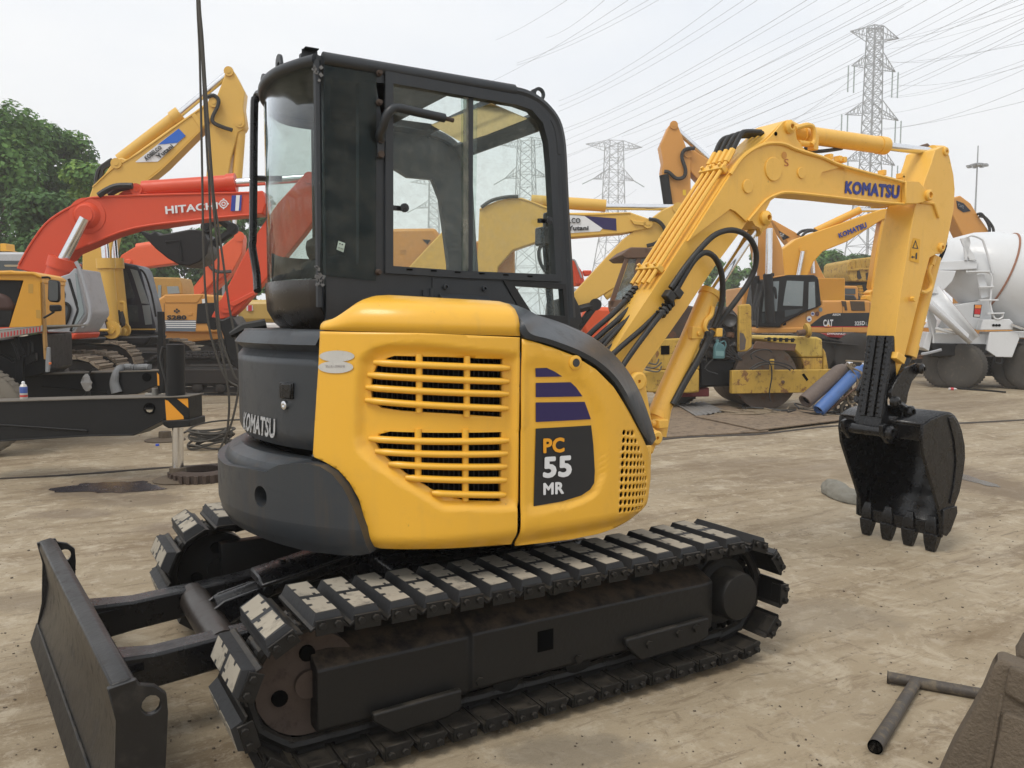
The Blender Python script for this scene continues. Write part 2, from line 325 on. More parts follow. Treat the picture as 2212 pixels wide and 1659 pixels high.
# top of the hood, falling away to the rear
s0,zc0=HC.hit(px('A',535,236)); s1,zc1=HC.hit(px('A',1452,264)); mb=MB(); rows=[]
for i in range(33):
    t=i/32; s_=s0+(s1-s0)*t; zc=zc0+(zc1-zc0)*t+.004; e=.30+.70*sm((s_-s0)/.17); row=[]
    for d,dz in ((0,0),(-.003,.045),(-.014,.075),(-.04,.103),(-.085,.122),(-.17,.135),(-.32,.142),(-.62,.144)): row.append(HC.pt(s_,zc+dz*e,d*(.35+.65*e if d>-.2 else 1)))
    rows.append(row)
mb.loft(rows,False,False); hood_top=mk('hood_top',mb,YEL,hood,solid=.02,ang=50)
# oval stickers
for k,(cx,cy,rx,ry) in enumerate(((615,352,80,26),(610,402,80,28))):
    o=[px('A',cx+rx*math.cos(a*math.pi/14),cy+ry*math.sin(a*math.pi/14)) for a in range(28)]
    st=plate('oval_sticker',[HC.H(o)],lambda s_,z,zz,k=k:hood_fn(s_,z,.003+.001*k),0,mat('sticker_silver',(.52,.51,.48),.5,.0,.5,(.33,.32,.28),20,0),hood,step=.03)
text('warning_lettering','禁止进入回转区域',PX('A',[(565,392),(652,392),(652,404),(565,404)]),hcs(.006),flatm('grey_print',(.25,.22,.22)),hood)
# front side panel with badge and vent holes
so_=HC.H(PX('A',[(1463,272),(1520,287),(1600,312),(1700,350),(1800,412),(1880,492),(1930,570),(1985,670),(2030,760),(2050,820),(2052,900),(2040,1000),(2030,1060),(2005,1105),(1930,1150),(1850,1178),(1700,1208),(1458,1236),(1460,700)]))
rec2=HC.H(PX('A',[(1475,380),(1560,372),(1640,390),(1760,480),(1830,620),(1850,760),(1845,900),(1800,1000),(1680,1050),(1475,1068)]))
hs=[]; sa,za=HC.hit(px('A',1930,702)); sb,zb=HC.hit(px('A',1914,1058)); sc,_=HC.hit(px('A',2022,1050)); dsx=(sc-sb)/6.3
for r,n in enumerate((3,4,5,6,7,7,8,8,8,7,7)):
    t=r/10
    for k in range(n):
        cs=sa+(sb-sa)*t+k*dsx*.93; cz=za+(zb-za)*t-.004*k; hs.append([(cs+.0125*math.cos(a*.7854),cz+.0125*math.sin(a*.7854)) for a in range(8)])
def panel_fn(s_,z,zz):
    d=-.012*sm((-sdf((s_,z),rec2)+.004)/.025); d-=.05*(1-sm((z-.70)/.10))**2
    return HC.pt(s_,z,d+zz)
panel=plate('side_panel',[so_]+hs,panel_fn,0,YEL,EX,bevel=0,step=.025,solid=.007)
def on_panel(d):
    def f(u,v):
        s_,z=HC.hit((u,v)); return panel_fn(s_,z,d)
    return f
def ppoly(name,pts,d,m):
    q=HC.H(PX('A',pts)); return plate(name,[q],lambda s_,z,zz:panel_fn(s_,z,d),0,m,panel,step=.03)
ppoly('black_badge',[(1530,685),(1785,670),(1795,760),(1802,880),(1799,935),(1780,965),(1740,992),(1650,1020),(1520,1042)],.0035,INK)
for q in ([(1530,565),(1755,562),(1784,642),(1530,655)],[(1530,475),(1690,472),(1715,495),(1745,537),(1530,541)],[(1528,408),(1580,406),(1620,425),(1652,446),(1530,448)]): ppoly('navy_stripe',q,.0035,NAVY)
text('badge_lettering','PC',PX('A',[(1562,730),(1660,724),(1660,794),(1562,799)]),on_panel(.007),ORG,panel,.042)
text('badge_lettering','55',PX('A',[(1562,816),(1694,807),(1693,906),(1560,913)]),on_panel(.007),WHT,panel,.042)
text('badge_lettering','MR',PX('A',[(1562,935),(1658,928),(1657,984),(1562,990)]),on_panel(.007),WHT,panel,.042)
p=on_panel(0)(*px('A',1705,382)); mb=MB(); mb.lathe(p,(0,-1,0),[(.03,-.005),(.03,.004),(.024,.008),(.017,.008),(.017,-.004),(.0,-.004)],20); mk('key_lock',mb,YEL,panel)
mb=MB(); mb.lathe(p,(0,-1,0),[(.016,-.003),(.016,.010),(.0,.010)],16); mk('lock_barrel',mb,CHAR,panel)
# near-black fillers behind the openings, the shade there put into their colour
sm_=HC.hit(px('A',1460,600))[0]
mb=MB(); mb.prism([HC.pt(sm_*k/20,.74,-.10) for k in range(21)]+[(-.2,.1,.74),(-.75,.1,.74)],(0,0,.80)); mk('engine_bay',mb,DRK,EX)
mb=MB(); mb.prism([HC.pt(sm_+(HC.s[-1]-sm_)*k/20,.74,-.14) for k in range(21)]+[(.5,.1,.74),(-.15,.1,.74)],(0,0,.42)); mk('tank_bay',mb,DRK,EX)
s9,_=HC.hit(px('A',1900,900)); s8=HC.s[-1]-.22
mb=MB(); mb.loft([[HC.pt(s9+(s8-s9)*k/8,z,-.035-.05*(1-sm((z-.70)/.10))**2) for k in range(9)] for z in (.72,.76,.80,1.17)],False,False); mk('hole_backing',mb,DRK,EX)  # sheet added so no bright ground shows through the vent holes
mb=MB()
for k in range(34):
    a=HC.pt(s0+.18+.022*k,.85,-.085); mb.tube([a,a+V((0,0,.62))],.003,4)
mk('radiator_fins',mb,flatm('fin_grey',(.012,.012,.012),.6),EX)
# dark cowl running down the front corner
lo=PX('A',[(1240,114),(1330,129),(1408,152),(1446,205),(1468,265),(1560,290),(1700,340),(1800,395),(1880,470),(1950,590),(2005,700),(2047,760)])
hi=PX('A',[(1225,110),(1330,122),(1420,138),(1510,158),(1600,184),(1690,218),(1790,268),(1880,340),(1950,432),(2000,530),(2032,640),(2050,745)])
mb=MB(); rows=[]
lo=[(q.x,q.y) for q in cr([(a,b,0) for a,b in lo],4)]; hi=[(q.x,q.y) for q in cr([(a,b,0) for a,b in hi],4)]
for i,(a,b) in enumerate(zip(lo,hi)):
    t=i/(len(lo)-1); kk=sm(i/14); P0=un(a,1,-.70).lerp(HC.pt(*HC.hit(a),.006),kk); a2=(a[0]*.8+b[0]*.2,a[1]*.8+b[1]*.2); P1=un(a2,1,-.69).lerp(HC.pt(*HC.hit(a2),.012),kk)
    Pi=un(b,1,-.62+.10*t); Pm=(P1+Pi)/2+V((.02,-.01,.02)); rows.append([P0+V((-.01,.03,-.005)),P0,P1,Pm,Pi,Pi+V((-.015,.04,-.03)),Pi+V((-.06,.05,-.16))])
mb.loft(rows,False,False); mk('corner_cowl',mb,CHAR,EX,solid=.015,ang=50)
# counterweight
def arc(R,a0,a1,n=40): return [(R*math.cos(math.radians(a0+(a1-a0)*k/n)),R*math.sin(math.radians(a0+(a1-a0)*k/n))) for k in range(n+1)]
WC=Cv(arc(1.10,115,229),2)
q=WC.H(PX('A',[(105,850),(200,866),(285,884),(312,866),(350,850),(420,842),(480,845),(535,858),(590,893),(640,955),(690,1052),(725,1150),(750,1268),(700,1279),(620,1281),(450,1262),(300,1222),(180,1172),(110,1130)]))
zt=q[0][1]+.012; zbm=q[-1][1]-.0; q=[(q[0][0]-.35,zt+.02),(.25,zt+.0),(.05,zt-.05),(.02,zbm+.08),(.12,zbm+.02),(q[-1][0]-.35,zbm+.0)][::-1] and [(.02,zbm+.08),(.05,zt-.05),(.25,zt)]+q+[(q[-1][0]-.3,zbm+.0),(.15,zbm+.02)]
hc=WC.hit(px('A',262,995)); hole=[(hc[0]+.042*math.cos(a*math.pi/10),hc[1]+.042*math.sin(a*math.pi/10)) for a in range(20)]
cw=plate('counterweight',[q,hole],lambda s_,z,zz:WC.pt(s_,z,zz-.15-.06*sm((.80-z)/.14)),.15,CHAR,EX,bevel=.022,step=.07,ang=50)
mb=MB(); c=WC.pt(hc[0],hc[1],-.07); n_=(WC.pt(hc[0],hc[1],0)-c).normalized(); mb.lathe(c,n_,[(0,0),(.05,0)],20); mk('lifting_hole_bottom',mb,CHAR,cw)
mb=MB(); rings=[[ (R*math.cos(math.radians(a)),R*math.sin(math.radians(a)),z) for a in range(118,216,4)] for R,z in ((1.085,zt-.04),(1.05,zt+.03),(1.0,zt+.055),(.85,zt+.055))]; mb.loft([[V(p) for p in r] for r in rings],False,False); mk('counterweight_ledge',mb,CHAR,cw,solid=.03,ang=25)
mb=MB(); pts=[HC.pt(*HC.hit(px('A',x-16,y)),-.02) for x,y in ((508,815),(560,838),(620,875),(670,930),(715,1010),(748,1130),(766,1225))]; mb.tube(cr(pts,4),.018,6); mk('rubber_seal',mb,BLK,EX)
# rear cover with ribs
KC=Cv([(-.60,.78),(-.84,.52),(-.965,.26),(-.995,.08),(-.985,-.12),(-.945,-.32),(-.89,-.46),(-.845,-.55)])
kt=HC.hit(px('A',535,236))[1]; kb=HC.hit(px('A',503,803))[1]; smx=KC.hit(px('A',530,500))[0]
zg=KC.hit(px('A',500,316))[1]; zg2=KC.hit(px('A',500,345))[1]
def cover_fn(s_,z,zz):
    d=.0
    if z>zg: d+=.022-.05*sm((z-(kt-.06))/.06)
    d-=.022*(sm((z-zg2+.012)/.02)*(1-sm((z-zg)/.02)))
    d-=.03*sm((kb+.05-z)/.06)
    return KC.pt(s_,z,d+zz-.1)
o=[(.01,kb+.03),(.01,kt-.02),(.05,kt)]+[(smx*k/10,kt) for k in range(1,10)]+[(smx,kt),(smx,kb)]+[(smx*k/10,kb) for k in range(9,0,-1)]
cover=plate('rear_cover',[o],cover_fn,.1,CHAR,EX,bevel=.006,step=.028,ang=50)
def kcs(d): return lambda u,v: KC.pt(*KC.hit((u,v)),d)
text('lettering','KOMATSU',PX('A',[(66,612),(334,640),(330,722),(40,690)]),lambda u,v:KC.pt(KC.hit(px('A',334,640))[0]-(334-((u*1.82278-800)*1.16421))*.00125,KC.hit(px('A',334,640))[1]-.080+.080*max(0,min(1,(690+32*((((u*1.82278-800)*1.16421)-40)/290)-(v*1.82278-1100)*1.16421)/80.)),.004),SILV,cover,.035)
q=KC.H(PX('A',[(357,470),(418,474),(416,550),(357,545)])); plate('latch_handle',[q],lambda s_,z,zz:KC.pt(s_,z,.004+zz),.006,BLK,cover,bevel=.004); q=KC.H(PX('A',[(372,476),(416,478),(414,546),(374,542)])); plate('latch_paddle',[q],lambda s_,z,zz:KC.pt(s_,z,.012+zz),.005,BLK,cover,bevel=.004)
mb=MB(); a=kcs(.0)(*px('A',380,576)); n_=(kcs(.1)(*px('A',380,576))-a); mb.lathe(a,n_,[(.017,0),(.017,.012),(.008,.014),(.0,.010)],16); mk('key_lock',mb,CHR,cover)
# deck and turntable under the upper structure
mb=MB(); mb.prism([HC.pt(s_,.735,-.07) for s_ in [HC.s[-1]*k/24 for k in range(25)]]+[(.72,.75,.735),(-.6,.8,.735)],(0,0,.05)); mk('deck',mb,BLK,EX)
mb=MB(); mb.lathe((0,0,.56),(0,0,1),[(.40,0),(.42,.02),(.42,.17),(.36,.18)],40); mk('turntable',mb,BLKD,EX)
# ---- cab
CY=-.12
def cx(pts,y=CY): return [(p.x,p.z) for p in (un(px('C',*q),1,y) for q in pts)]
def wall_fn(y): return lambda x,z,zz: V((x,y+zz,z))
wo=cx([(556,150),(900,210),(1300,275),(1690,340),(1780,370),(1850,415),(1915,490),(1950,590),(1965,700),(1985,1100),(2012,1500)])
xf=wo[-1][0]; xr=wo[0][0]; wo=wo+[(xf+.015,1.2),(xr-.005,1.2)]
main_w=cx([(962,280),(1380,352),(1690,404),(1780,436),(1845,510),(1875,620),(1888,760),(1922,1405),(1400,1385),(962,1355)])
quarter=cx([(600,240),(765,268),(765,1345),(580,1335)]); tri=cx([(1682,1472),(1968,1490),(1980,1650),(1790,1640)])
cab=plate('cab',[wo,main_w,quarter,tri],wall_fn(CY),.018,CABK,EX,bevel=.006)
far_o=[(max(x,-.41),z) for x,z in wo]
plate('far_wall',[far_o,cx([(800,740),(985,782),(1060,828),(1205,842),(1250,960),(1300,1350),(1300,1560),(760,1560)],.88)],wall_fn(.88),.02,CABK,cab)
mw_o=cx([(915,205),(1300,276),(1700,345),(1810,388),(1885,480),(1918,620),(1930,800),(1955,1448),(1400,1428),(915,1398)])
plate('window_frame',[mw_o,main_w],wall_fn(CY-.024),.009,CABK,cab,bevel=.004)
GL=glass('cab_glass',(.90,.94,.92),.055,(.45,.43,.38),22.); GLD=glass('quarter_glass',(.50,.56,.56),.05); GLR=glass('rear_glass',(.85,.89,.87),.04)
plate('window_pane',[cx([(962,280),(1470,366),(1455,1390),(962,1357)])],wall_fn(CY-.012),.0025,GL,cab)
plate('window_pane',[cx([(1385,352),(1690,404),(1780,436),(1845,510),(1875,620),(1888,760),(1922,1407),(1390,1386)])],wall_fn(CY+.008),.0025,GL,cab)
plate('quarter_pane',[cx([(562,158),(866,208),(862,1442),(532,1408)])],wall_fn(CY-.022),.003,GLD,cab)
plate('lower_pane',[tri],wall_fn(CY),.003,GL,cab)
for q in ([(1415,358),(1445,362),(1440,1388),(1412,1386)],):
    plate('sash',[cx(q)],wall_fn(CY-.005),.012,CABK,cab,bevel=.003)
plate('sash_edge',[cx([(1385,354),(1412,358),(1412,1386),(1382,1384)])],wall_fn(CY-.018),.003,glass('sash_glass',(.7,.75,.72),.25),cab)
plate('lower_window_trim',[cx([(1615,1440),(1985,1462),(1998,1690),(1760,1690)]),tri],wall_fn(CY-.022),.005,flatm('black_trim',(.012,.012,.013),.45),cab)
# service panel below the window, vent blades, bolts, hinge
plate('service_panel',[cx([(1197,1425),(1605,1448),(1760,1690),(1200,1690)])],wall_fn(CY-.021),.004,CABK,cab,bevel=.002)
for y0 in (1515,1558,1601):
    a,b=un(px('C',1250,y0),1,CY-.03),un(px('C',1540,y0+18),1,CY-.03); mb=MB(); mb.prism([a,a+V((0,-.028,-.02)),a+V((0,-.028,-.034)),a+V((0,0,-.04))],b-a); mk('vent_blade',mb,CABK,cab,.003)
for q in ((1283,1478),(1512,1488)): a=un(px('C',*q),1,CY-.02); mb=MB(); mb.lathe(a,(0,-1,0),[(.013,0),(.013,.02),(.007,.021),(.005,.012)],14); mk('stud',mb,CABK,cab)
a=un(px('C',1180,1520),1,CY-.02); mb=MB(); mb.box(a,(.05,.02,.035)); mb.cyl(a+V((.015,-.012,-.025)),a+V((.015,-.012,.025)),.01,8); mk('hinge',mb,CABK,cab)
for q in ((890,210),(890,385),(885,1390)): a=un(px('C',*q),1,CY-.02); mb=MB(); mb.lathe(a,(0,-1,0),[(.014,0),(.014,.012),(.009,.016),(.009,.028),(0,.028)],12); mk('pane_bolt',mb,RUST,cab)
for k in range(6): a=un(px('C',1075+143*k,1374+8*k),1,CY-.034); mb=MB(); mb.box(a,(.028,.004,.007)); mk('drain_slot',mb,DRK,cab)
# roof, bent down at the front
r0,r1=un(px('C',556,128),1,CY),un(px('C',1690,318),1,CY)
def rz(x): return r0.z+(r1.z-r0.z)*(x-r0.x)/(r1.x-r0.x)
RC=[(-.40,.895),(-.52,.885),(-.625,.82),(-.70,.70),(-.765,.52),(-.80,.33),(-.795,.15),(-.755,0),(-.705,-.12)]
CC=Cv(RC,8)
hatch=[un(px('C',*q),2,2.60) for q in ((1205,515),(1560,388),(1800,490),(1385,618))]; hx=[h.x for h in hatch]; hy=[h.y for h in hatch]
hb=[(-.02,-.04),(r1.x-.02,-.04),(r1.x-.02,.74),(-.02,.74)]
ro=[(p.x-.01,p.y) for p in CC.p]+[(r1.x,CY-.02),(r1.x,.90)]
plate('roof',[ro,hb],lambda x,y,zz:V((x,y,rz(x)-.005+zz)),.02,CABK,cab,bevel=.012,step=.2)
m=bpy.data.materials.new('sun_shade_cloth'); m.use_nodes=True; t=m.node_tree; b_=t.nodes['Principled BSDF']; b_.inputs['Base Color'].default_value=(.55,.47,.30,1); b_.inputs['Roughness'].default_value=.9
tl=t.nodes.new('ShaderNodeBsdfTranslucent'); tl.inputs[0].default_value=(.85,.74,.50,1); ms=t.nodes.new('ShaderNodeMixShader'); ms.inputs[0].default_value=.75
t.links.new(b_.outputs[0],ms.inputs[1]); t.links.new(tl.outputs[0],ms.inputs[2]); t.links.new(ms.outputs[0],t.nodes['Material Output'].inputs[0])
mb=MB(); xs_=[h[0] for h in hb]; ys_=[h[1] for h in hb]; z_=rz(sum(xs_)/4)-.02; 
mb.prism([V((p.x,p.y,2.598)) for p in hatch],(0,0,.004)); mk('roof_hatch_shade',mb,m,cab)
arcp=[un(px('C',*q),1,CY) for q in ((1690,318),(1760,335),(1830,372),(1890,425),(1940,495),(1965,580),(1978,700),(1992,1000),(2030,1660))]
mb=MB(); A=[(p.x,p.z) for p in cr(arcp[:7],4)]; inn=[]
for i in range(len(A)):
    a,b=A[max(i-1,0)],A[min(i+1,len(A)-1)]; dx,dz=b[0]-a[0],b[1]-a[1]; l=math.hypot(dx,dz); inn.append((A[i][0]-(-dz/l)*(-1)*0-dz/l*(-.0)+dz/l*.04,A[i][1]-dx/l*.04))
def strip(y0,y1):
    pr=[V((x,y0,z)) for x,z in A]+[V((x,y0,z)) for x,z in reversed(inn)]; mb.prism(pr,(0,y1-y0,0))
strip(CY-.02,CY+.06); strip(.82,.90); mb.prism([V((x,CY+.06,z)) for x,z in A[11:18]]+[V((x,CY+.06,z)) for x,z in reversed(inn[11:18])],(0,.82-CY-.06,0)); mk('roof_front_bow',mb,CABK,cab,.008)
mb=MB(); mb.tube(cr(arcp,3),.026,8); mk('edge_tube',mb,CABK,cab); 
mb=MB(); mb.tube([p+V((0,1.0,0)) for p in cr(arcp,3)],.026,8); mk('edge_tube',mb,CABK,cab)
mb=MB(); mb.tube([V((r0.x,CY-.005,rz(r0.x))),V((r1.x,CY-.005,rz(r1.x)))],.032,10); mk('roof_rail',mb,CABK,cab)
mb=MB(); mb.tube([V((p.x,p.y,rz(p.x)-.005)) for p in CC.p],.026,10); mk('roof_rail',mb,CABK,cab)
# curved rear: glass, corner posts, skirt
zb_=CC.hit(px('C',505,1432))[1]; zt_=rz(-.7)-.02
mb=MB(); mb.loft([[V((p.x,p.y,z)) for p in CC.p] for z in (zb_,zt_)],False,False); mk('rear_pane',mb,GLR,cab,solid=.005)
zfa=un(px('C',380,532),1,.88).z; zfb=un(px('C',350,1308),1,.88).z; sf_=CC.s[-1]*.42
for za_,zb2_ in ((zfa,zt_),(zb_,zfb)):
    mb=MB(); mb.loft([[CC.pt(sf_*k/12,z,-.02) for k in range(13)] for z in (za_,zb2_)],False,False); mk('far_trim_band',mb,CABK,cab,solid=.01)
cb_=CC.hit(px('C',505,1640))[1]
mb=MB(); mb.loft([[CC.pt(CC.s[-1]*k/20,z,d) for k in range(21)] for z,d in ((zb_+.004,-.004),(zb_,.010),(zb_-.02,.012),(zb_-.13,.004),(zb_-.19,-.03),(zb_-.27,-.12),(zb_-.30,-.25))],False,False); mk('rear_skirt',mb,mat('cab_brown_black',(.022,.018,.015),.22,0,.3,(.06,.045,.03),3,.03,60,.3),cab,solid=.015,ang=50)
for y,xx in ((CY,-.705),(.885,-.40)):
    mb=MB(); mb.tube([V((xx,y-.008*(1 if y<0 else -1),zt_+.01)),V((xx-.004,y-.008*(1 if y<0 else -1),zb_-.12))],.016,6); mk('corner_post',mb,CABK,cab)
# tape-like old sealant at the corner
mb=MB()
for k in range(26):
    z=zb_-.03+random.random()*.08 if k<16 else zt_-.02-random.random()*.06; a=V((-.712,CY-.03,z)); mb.box(a+V((random.uniform(-.02,.02),-.003,0)),(.014*random.random()+.004,.004,.012*random.random()+.003),M.Rotation(random.random()*3,3,'Y'))
mk('old_sealant',mb,mat('sealant',(.16,.16,.16),.8,0,.3),cab)['kind']='stuff'
# floor, seat, levers, far pillars inside
mb=MB(); mb.box((-.1,.38,1.20),(1.2,.98,.04)); mk('floor',mb,CABK,cab)
mb=MB(); mb.box((-.28,.36,1.52),(.44,.46,.12)); mk('seat_cushion',mb,flatm('seat_cloth',(.03,.03,.032),.9),cab,.04)
mb=MB(); mb.box((-.50,.36,1.68),(.12,.46,.42),M.Rotation(math.radians(-10),3,'Y')); mb.box((-.545,.36,1.93),(.09,.26,.12),M.Rotation(math.radians(-10),3,'Y')); mk('seat_back',mb,MT['seat_cloth'],cab,.04)
mb=MB(); mb.tube(cr([un(px('C',*q),1,.15) for q in ((1900,1225),(1860,1232),(1842,1270),(1850,1330),(1880,1385))],4),.010,6); mk('lever_hose',mb,HOSE,cab)
a=un(px('C',1880,1180),1,.15); mb=MB(); mb.box(a,(.09,.08,.10)); mb.box(a+V((.02,0,.08)),(.05,.05,.10)); mb.cyl(a,a+V((.05,0,-.5)),.02); mk('control_lever',mb,BLK,cab,.012)
for q in ((1005,1010),(1865,1085)):
    a=un(px('C',*q),1,CY-.02); mb=MB(); mb.box(a,(.05,.02,.02)); mb.lathe(a+V((.02,-.0,0)),(0,-1,0),[(.012,0),(.014,.02),(.020,.024),(.020,.034),(.0,.036)],12); mk('window_latch',mb,BLK,cab)
cu=lambda u,v:un((u,v),1,CY-.020)
text('glass_lettering','Ming Dng',PX('C',[(1020,1279),(1056,1279),(1056,1285),(1020,1285)]),cu,flatm('glass_print',(.12,.11,.1)),cab,.02)
for q in ((1029,1266),(1047,1266)): poly('glass_mark',[px('C',q[0]+8*math.cos(a),q[1]+8*math.sin(a)) for a in [k*.5236 for k in range(12)]],cu,MT['glass_print'],cab,[[px('C',q[0]+6*math.cos(a),q[1]+6*math.sin(a)) for a in [k*.5236 for k in range(12)]]])
poly('glass_sticker',PX('C',[(652,1203),(693,1218),(682,1272),(641,1255)]),lambda u,v:un((u,v),1,CY-.028),mat('sticker_green',(.42,.52,.46),.6,0,.2),cab)
for q in ((661,1221),(675,1226)): poly('glass_sticker_mark',[px('C',q[0]+4.5*math.cos(k*.5236),q[1]+4.5*math.sin(k*.5236)) for k in range(12)],lambda u,v:un((u,v),1,CY-.030),INK,cab)
text('glass_sticker_lettering','OM 003',PX('C',[(650,1240),(682,1250),(681,1256),(649,1246)]),lambda u,v:un((u,v),1,CY-.030),INK,cab,.02)
poly('plate_sticker',PX('C',[(1688,1485),(1720,1487),(1722,1525),(1705,1522)]),lambda u,v:un((u,v),1,CY-.006),mat('sticker_grey',(.45,.42,.40),.6,0,.2),cab)
# grab handle, lifting eyes, bracket, rear rail
hp=[un(px('C',*q),1,y) for q,y in (((905,610),CY-.03),((900,570),CY-.05),((915,530),CY-.07),((930,480),CY-.09),((955,435),CY-.10),((1000,415),CY-.10),((1120,440),CY-.10),((1282,475),CY-.10))]
mb=MB(); mb.tube(cr(hp,4),.020,10); mk('grab_handle',mb,CABK,cab); mb=MB(); mb.tube([hp[-1],un(px('C',1335,489),1,CY-.10)],.010,8); mk('handle_tip',mb,RUST,cab)
plate('handle_bracket',[cx([(885,565),(925,570),(922,715),(880,712)],CY-.03)],wall_fn(CY-.03),.006,CABK,cab,bevel=.003)
for q in ((903,605),(903,690)): a=un(px('C',*q),1,CY-.036); mb=MB(); mb.bolt(a,(0,-1,0),.016,.012); mk('bolt',mb,RUST,cab)
def eye(c,xd,nrm,r=.036):
    mb=MB(); c=V(c); xd=V(xd).normalized(); nrm=V(nrm).normalized(); yd=nrm.cross(xd); rings=[]
    for k in range(24):
        a=2*math.pi*k/24; dr=xd*math.cos(a)+yd*math.sin(a); ro_=r*(1+.9*max(0,-math.sin(a)-.2)); rings.append([c+dr*r*.55+nrm*.008,c+dr*ro_+nrm*.008,c+dr*ro_-nrm*.008,c+dr*r*.55-nrm*.008])
    rings.append(rings[0]); mb.loft(rings,True,False); return mk('lifting_eye',mb,CABK,cab,.003)
_e=un(px('C',305,172),1,.25); eye((_e.x,_e.y,_e.z),(0,-1,.55),(1,0,.0)); _e=un(px('C',212,282),1,.62); eye((_e.x,_e.y,_e.z),(0,-1,.55),(1,0,0)); _e=un(px('C',1842,340),1,CY+.02); eye((_e.x,_e.y,_e.z+.005),(-.6,0,.8),(0,1,0),.034)
a=un(px('C',490,112),1,-.02); mb=MB(); mb.box(a+V((0,.02,.0)),(.07,.004,.07)); mb.box(a+V((0,.0,.033)),(.06,.04,.005)); mb.box(a+V((-.02,.03,-.01)),(.04,.03,.05)); mk('roof_bracket',mb,CABK,cab,.003)
mb=MB(); a=V((-.33,.32,rz(-.33)+.02)); mb.box(a,(.36,.34,.05),None,0,(.8,.8)); mb.box(a+V((.10,-.05,.04)),(.10,.05,.02)); mk('roof_hatch_cover',mb,CABK,cab,.01)
rp=[un(px('C',*q),1,y) for q,y in (((205,330),.66),((178,332),.72),((160,370),.74),((152,440),.74),((145,1150),.74),((140,1230),.74),((165,1390),.72),((172,1500),.66))]
mb=MB(); mb.tube(cr(rp,4),.020,8); mk('rear_rail',mb,BLK,cab)
a=un(px('C',158,832),1,.74); mb=MB(); mb.tube([a,a+V((.12,-.06,-.0))],.014,6); mk('rail_stay',mb,BLK,cab)
mb=MB(); a=V((-.80,.42,1.56)); mb.tube([a,a+V((-.10,.02,-.02)),a+V((-.16,.03,-.05))],[.03,.03,.016],8); mk('exhaust_stub',mb,BLKD,cab)
# ---- tracks
NSH=39; R_P=.205; HALF=.995; ZC=.312
def path(t):            # t in metres along the pitch line, clockwise from the top of the idler -> (x,z,tangent,normal)
    Lp=2*HALF; c=math.pi*R_P; T=2*Lp+2*c; t%=T
    if t<Lp: return -HALF+t,ZC+R_P-.018*math.sin(math.pi*t/Lp),(1,0),(0,1)
    t-=Lp
    if t<c: a=t/R_P; return HALF+R_P*math.sin(a),ZC+R_P*math.cos(a),(math.cos(a),-math.sin(a)),(math.sin(a),math.cos(a))
    t-=c
    if t<Lp: return HALF-t,ZC-R_P,(-1,0),(0,-1)
    t-=Lp; a=t/R_P; return -HALF-R_P*math.sin(a),ZC-R_P*math.cos(a),(-math.cos(a),math.sin(a)),(-math.sin(a),-math.cos(a))
TL=4*HALF+2*math.pi*R_P; PIT=TL/NSH
# one shoe: plate with turned edges and bolted end bracket (x along, y across, z outwards)
mb=MB(); w=PIT*.47
mb.prism([V((-w,-.2,.040)),V((-w*.8,-.2,.050)),V((w*.8,-.2,.050)),V((w*1.05,-.2,.036)),V((w*1.05,-.2,.028)),V((w*.8,-.2,.040)),V((-w*.8,-.2,.040)),V((-w,-.2,.030))],(0,.4,0))
mb.box((0,-.203,.045),(w*1.5,.010,.052)); mb.box((0,-.17,.0385),(w*1.2,.07,.006))
for sx in (-1,1):
    mb.bolt((sx*w*.42,-.207,.052),(0,-1,0),.013,.014); mb.bolt((sx*w*.42,.0,.034),(0,0,-1),.010,.012)
shoe0=mk('shoe',mb,BLKD,None,.0015,local=True)
mb=MB(); w2=PIT*.405
mb.box((0,0,.0685),(2*w2,.385,.038),None,0,(.74,.94)); H=[(-.9,-.97),(.95,-.93),(.95,-.62),(.62,-.60),(.62,-.50),(.95,-.48),(.92,-.10),(-.3,-.08),(-.3,-.2),(-.6,-.2),(-.6,-.1),(-.95,-.1),(-.95,-.42),(-.55,-.44),(-.55,-.55),(-.95,-.57)]
tx,ty=w2*.73,.178
for s_ in (-1,1): mb.prism([V((x*tx*(1 if s_<0 else -1),y*ty*(1 if s_<0 else -1),.0875)) for x,y in H],(0,0,.0016),1)
pad0=mk('rubber_pad',mb,[RUB,PALE],None,.0,local=True)
mb=MB()
for y in (-.055,.055):
    mb.tube([V((-PIT*.55,y,0)),V((-PIT*.2,y,.004)),V((PIT*.2,y,.004)),V((PIT*.55,y,0))],[.026,.022,.022,.026],8); mb.box((0,y,.02),(PIT*.7,.022,.03))
mb.cyl((-PIT/2,-.075,0),(-PIT/2,.075,0),.020,10)
link0=mk('chain_link',mb,BLKD,None,.0,local=True)
track_names=[]
first=True
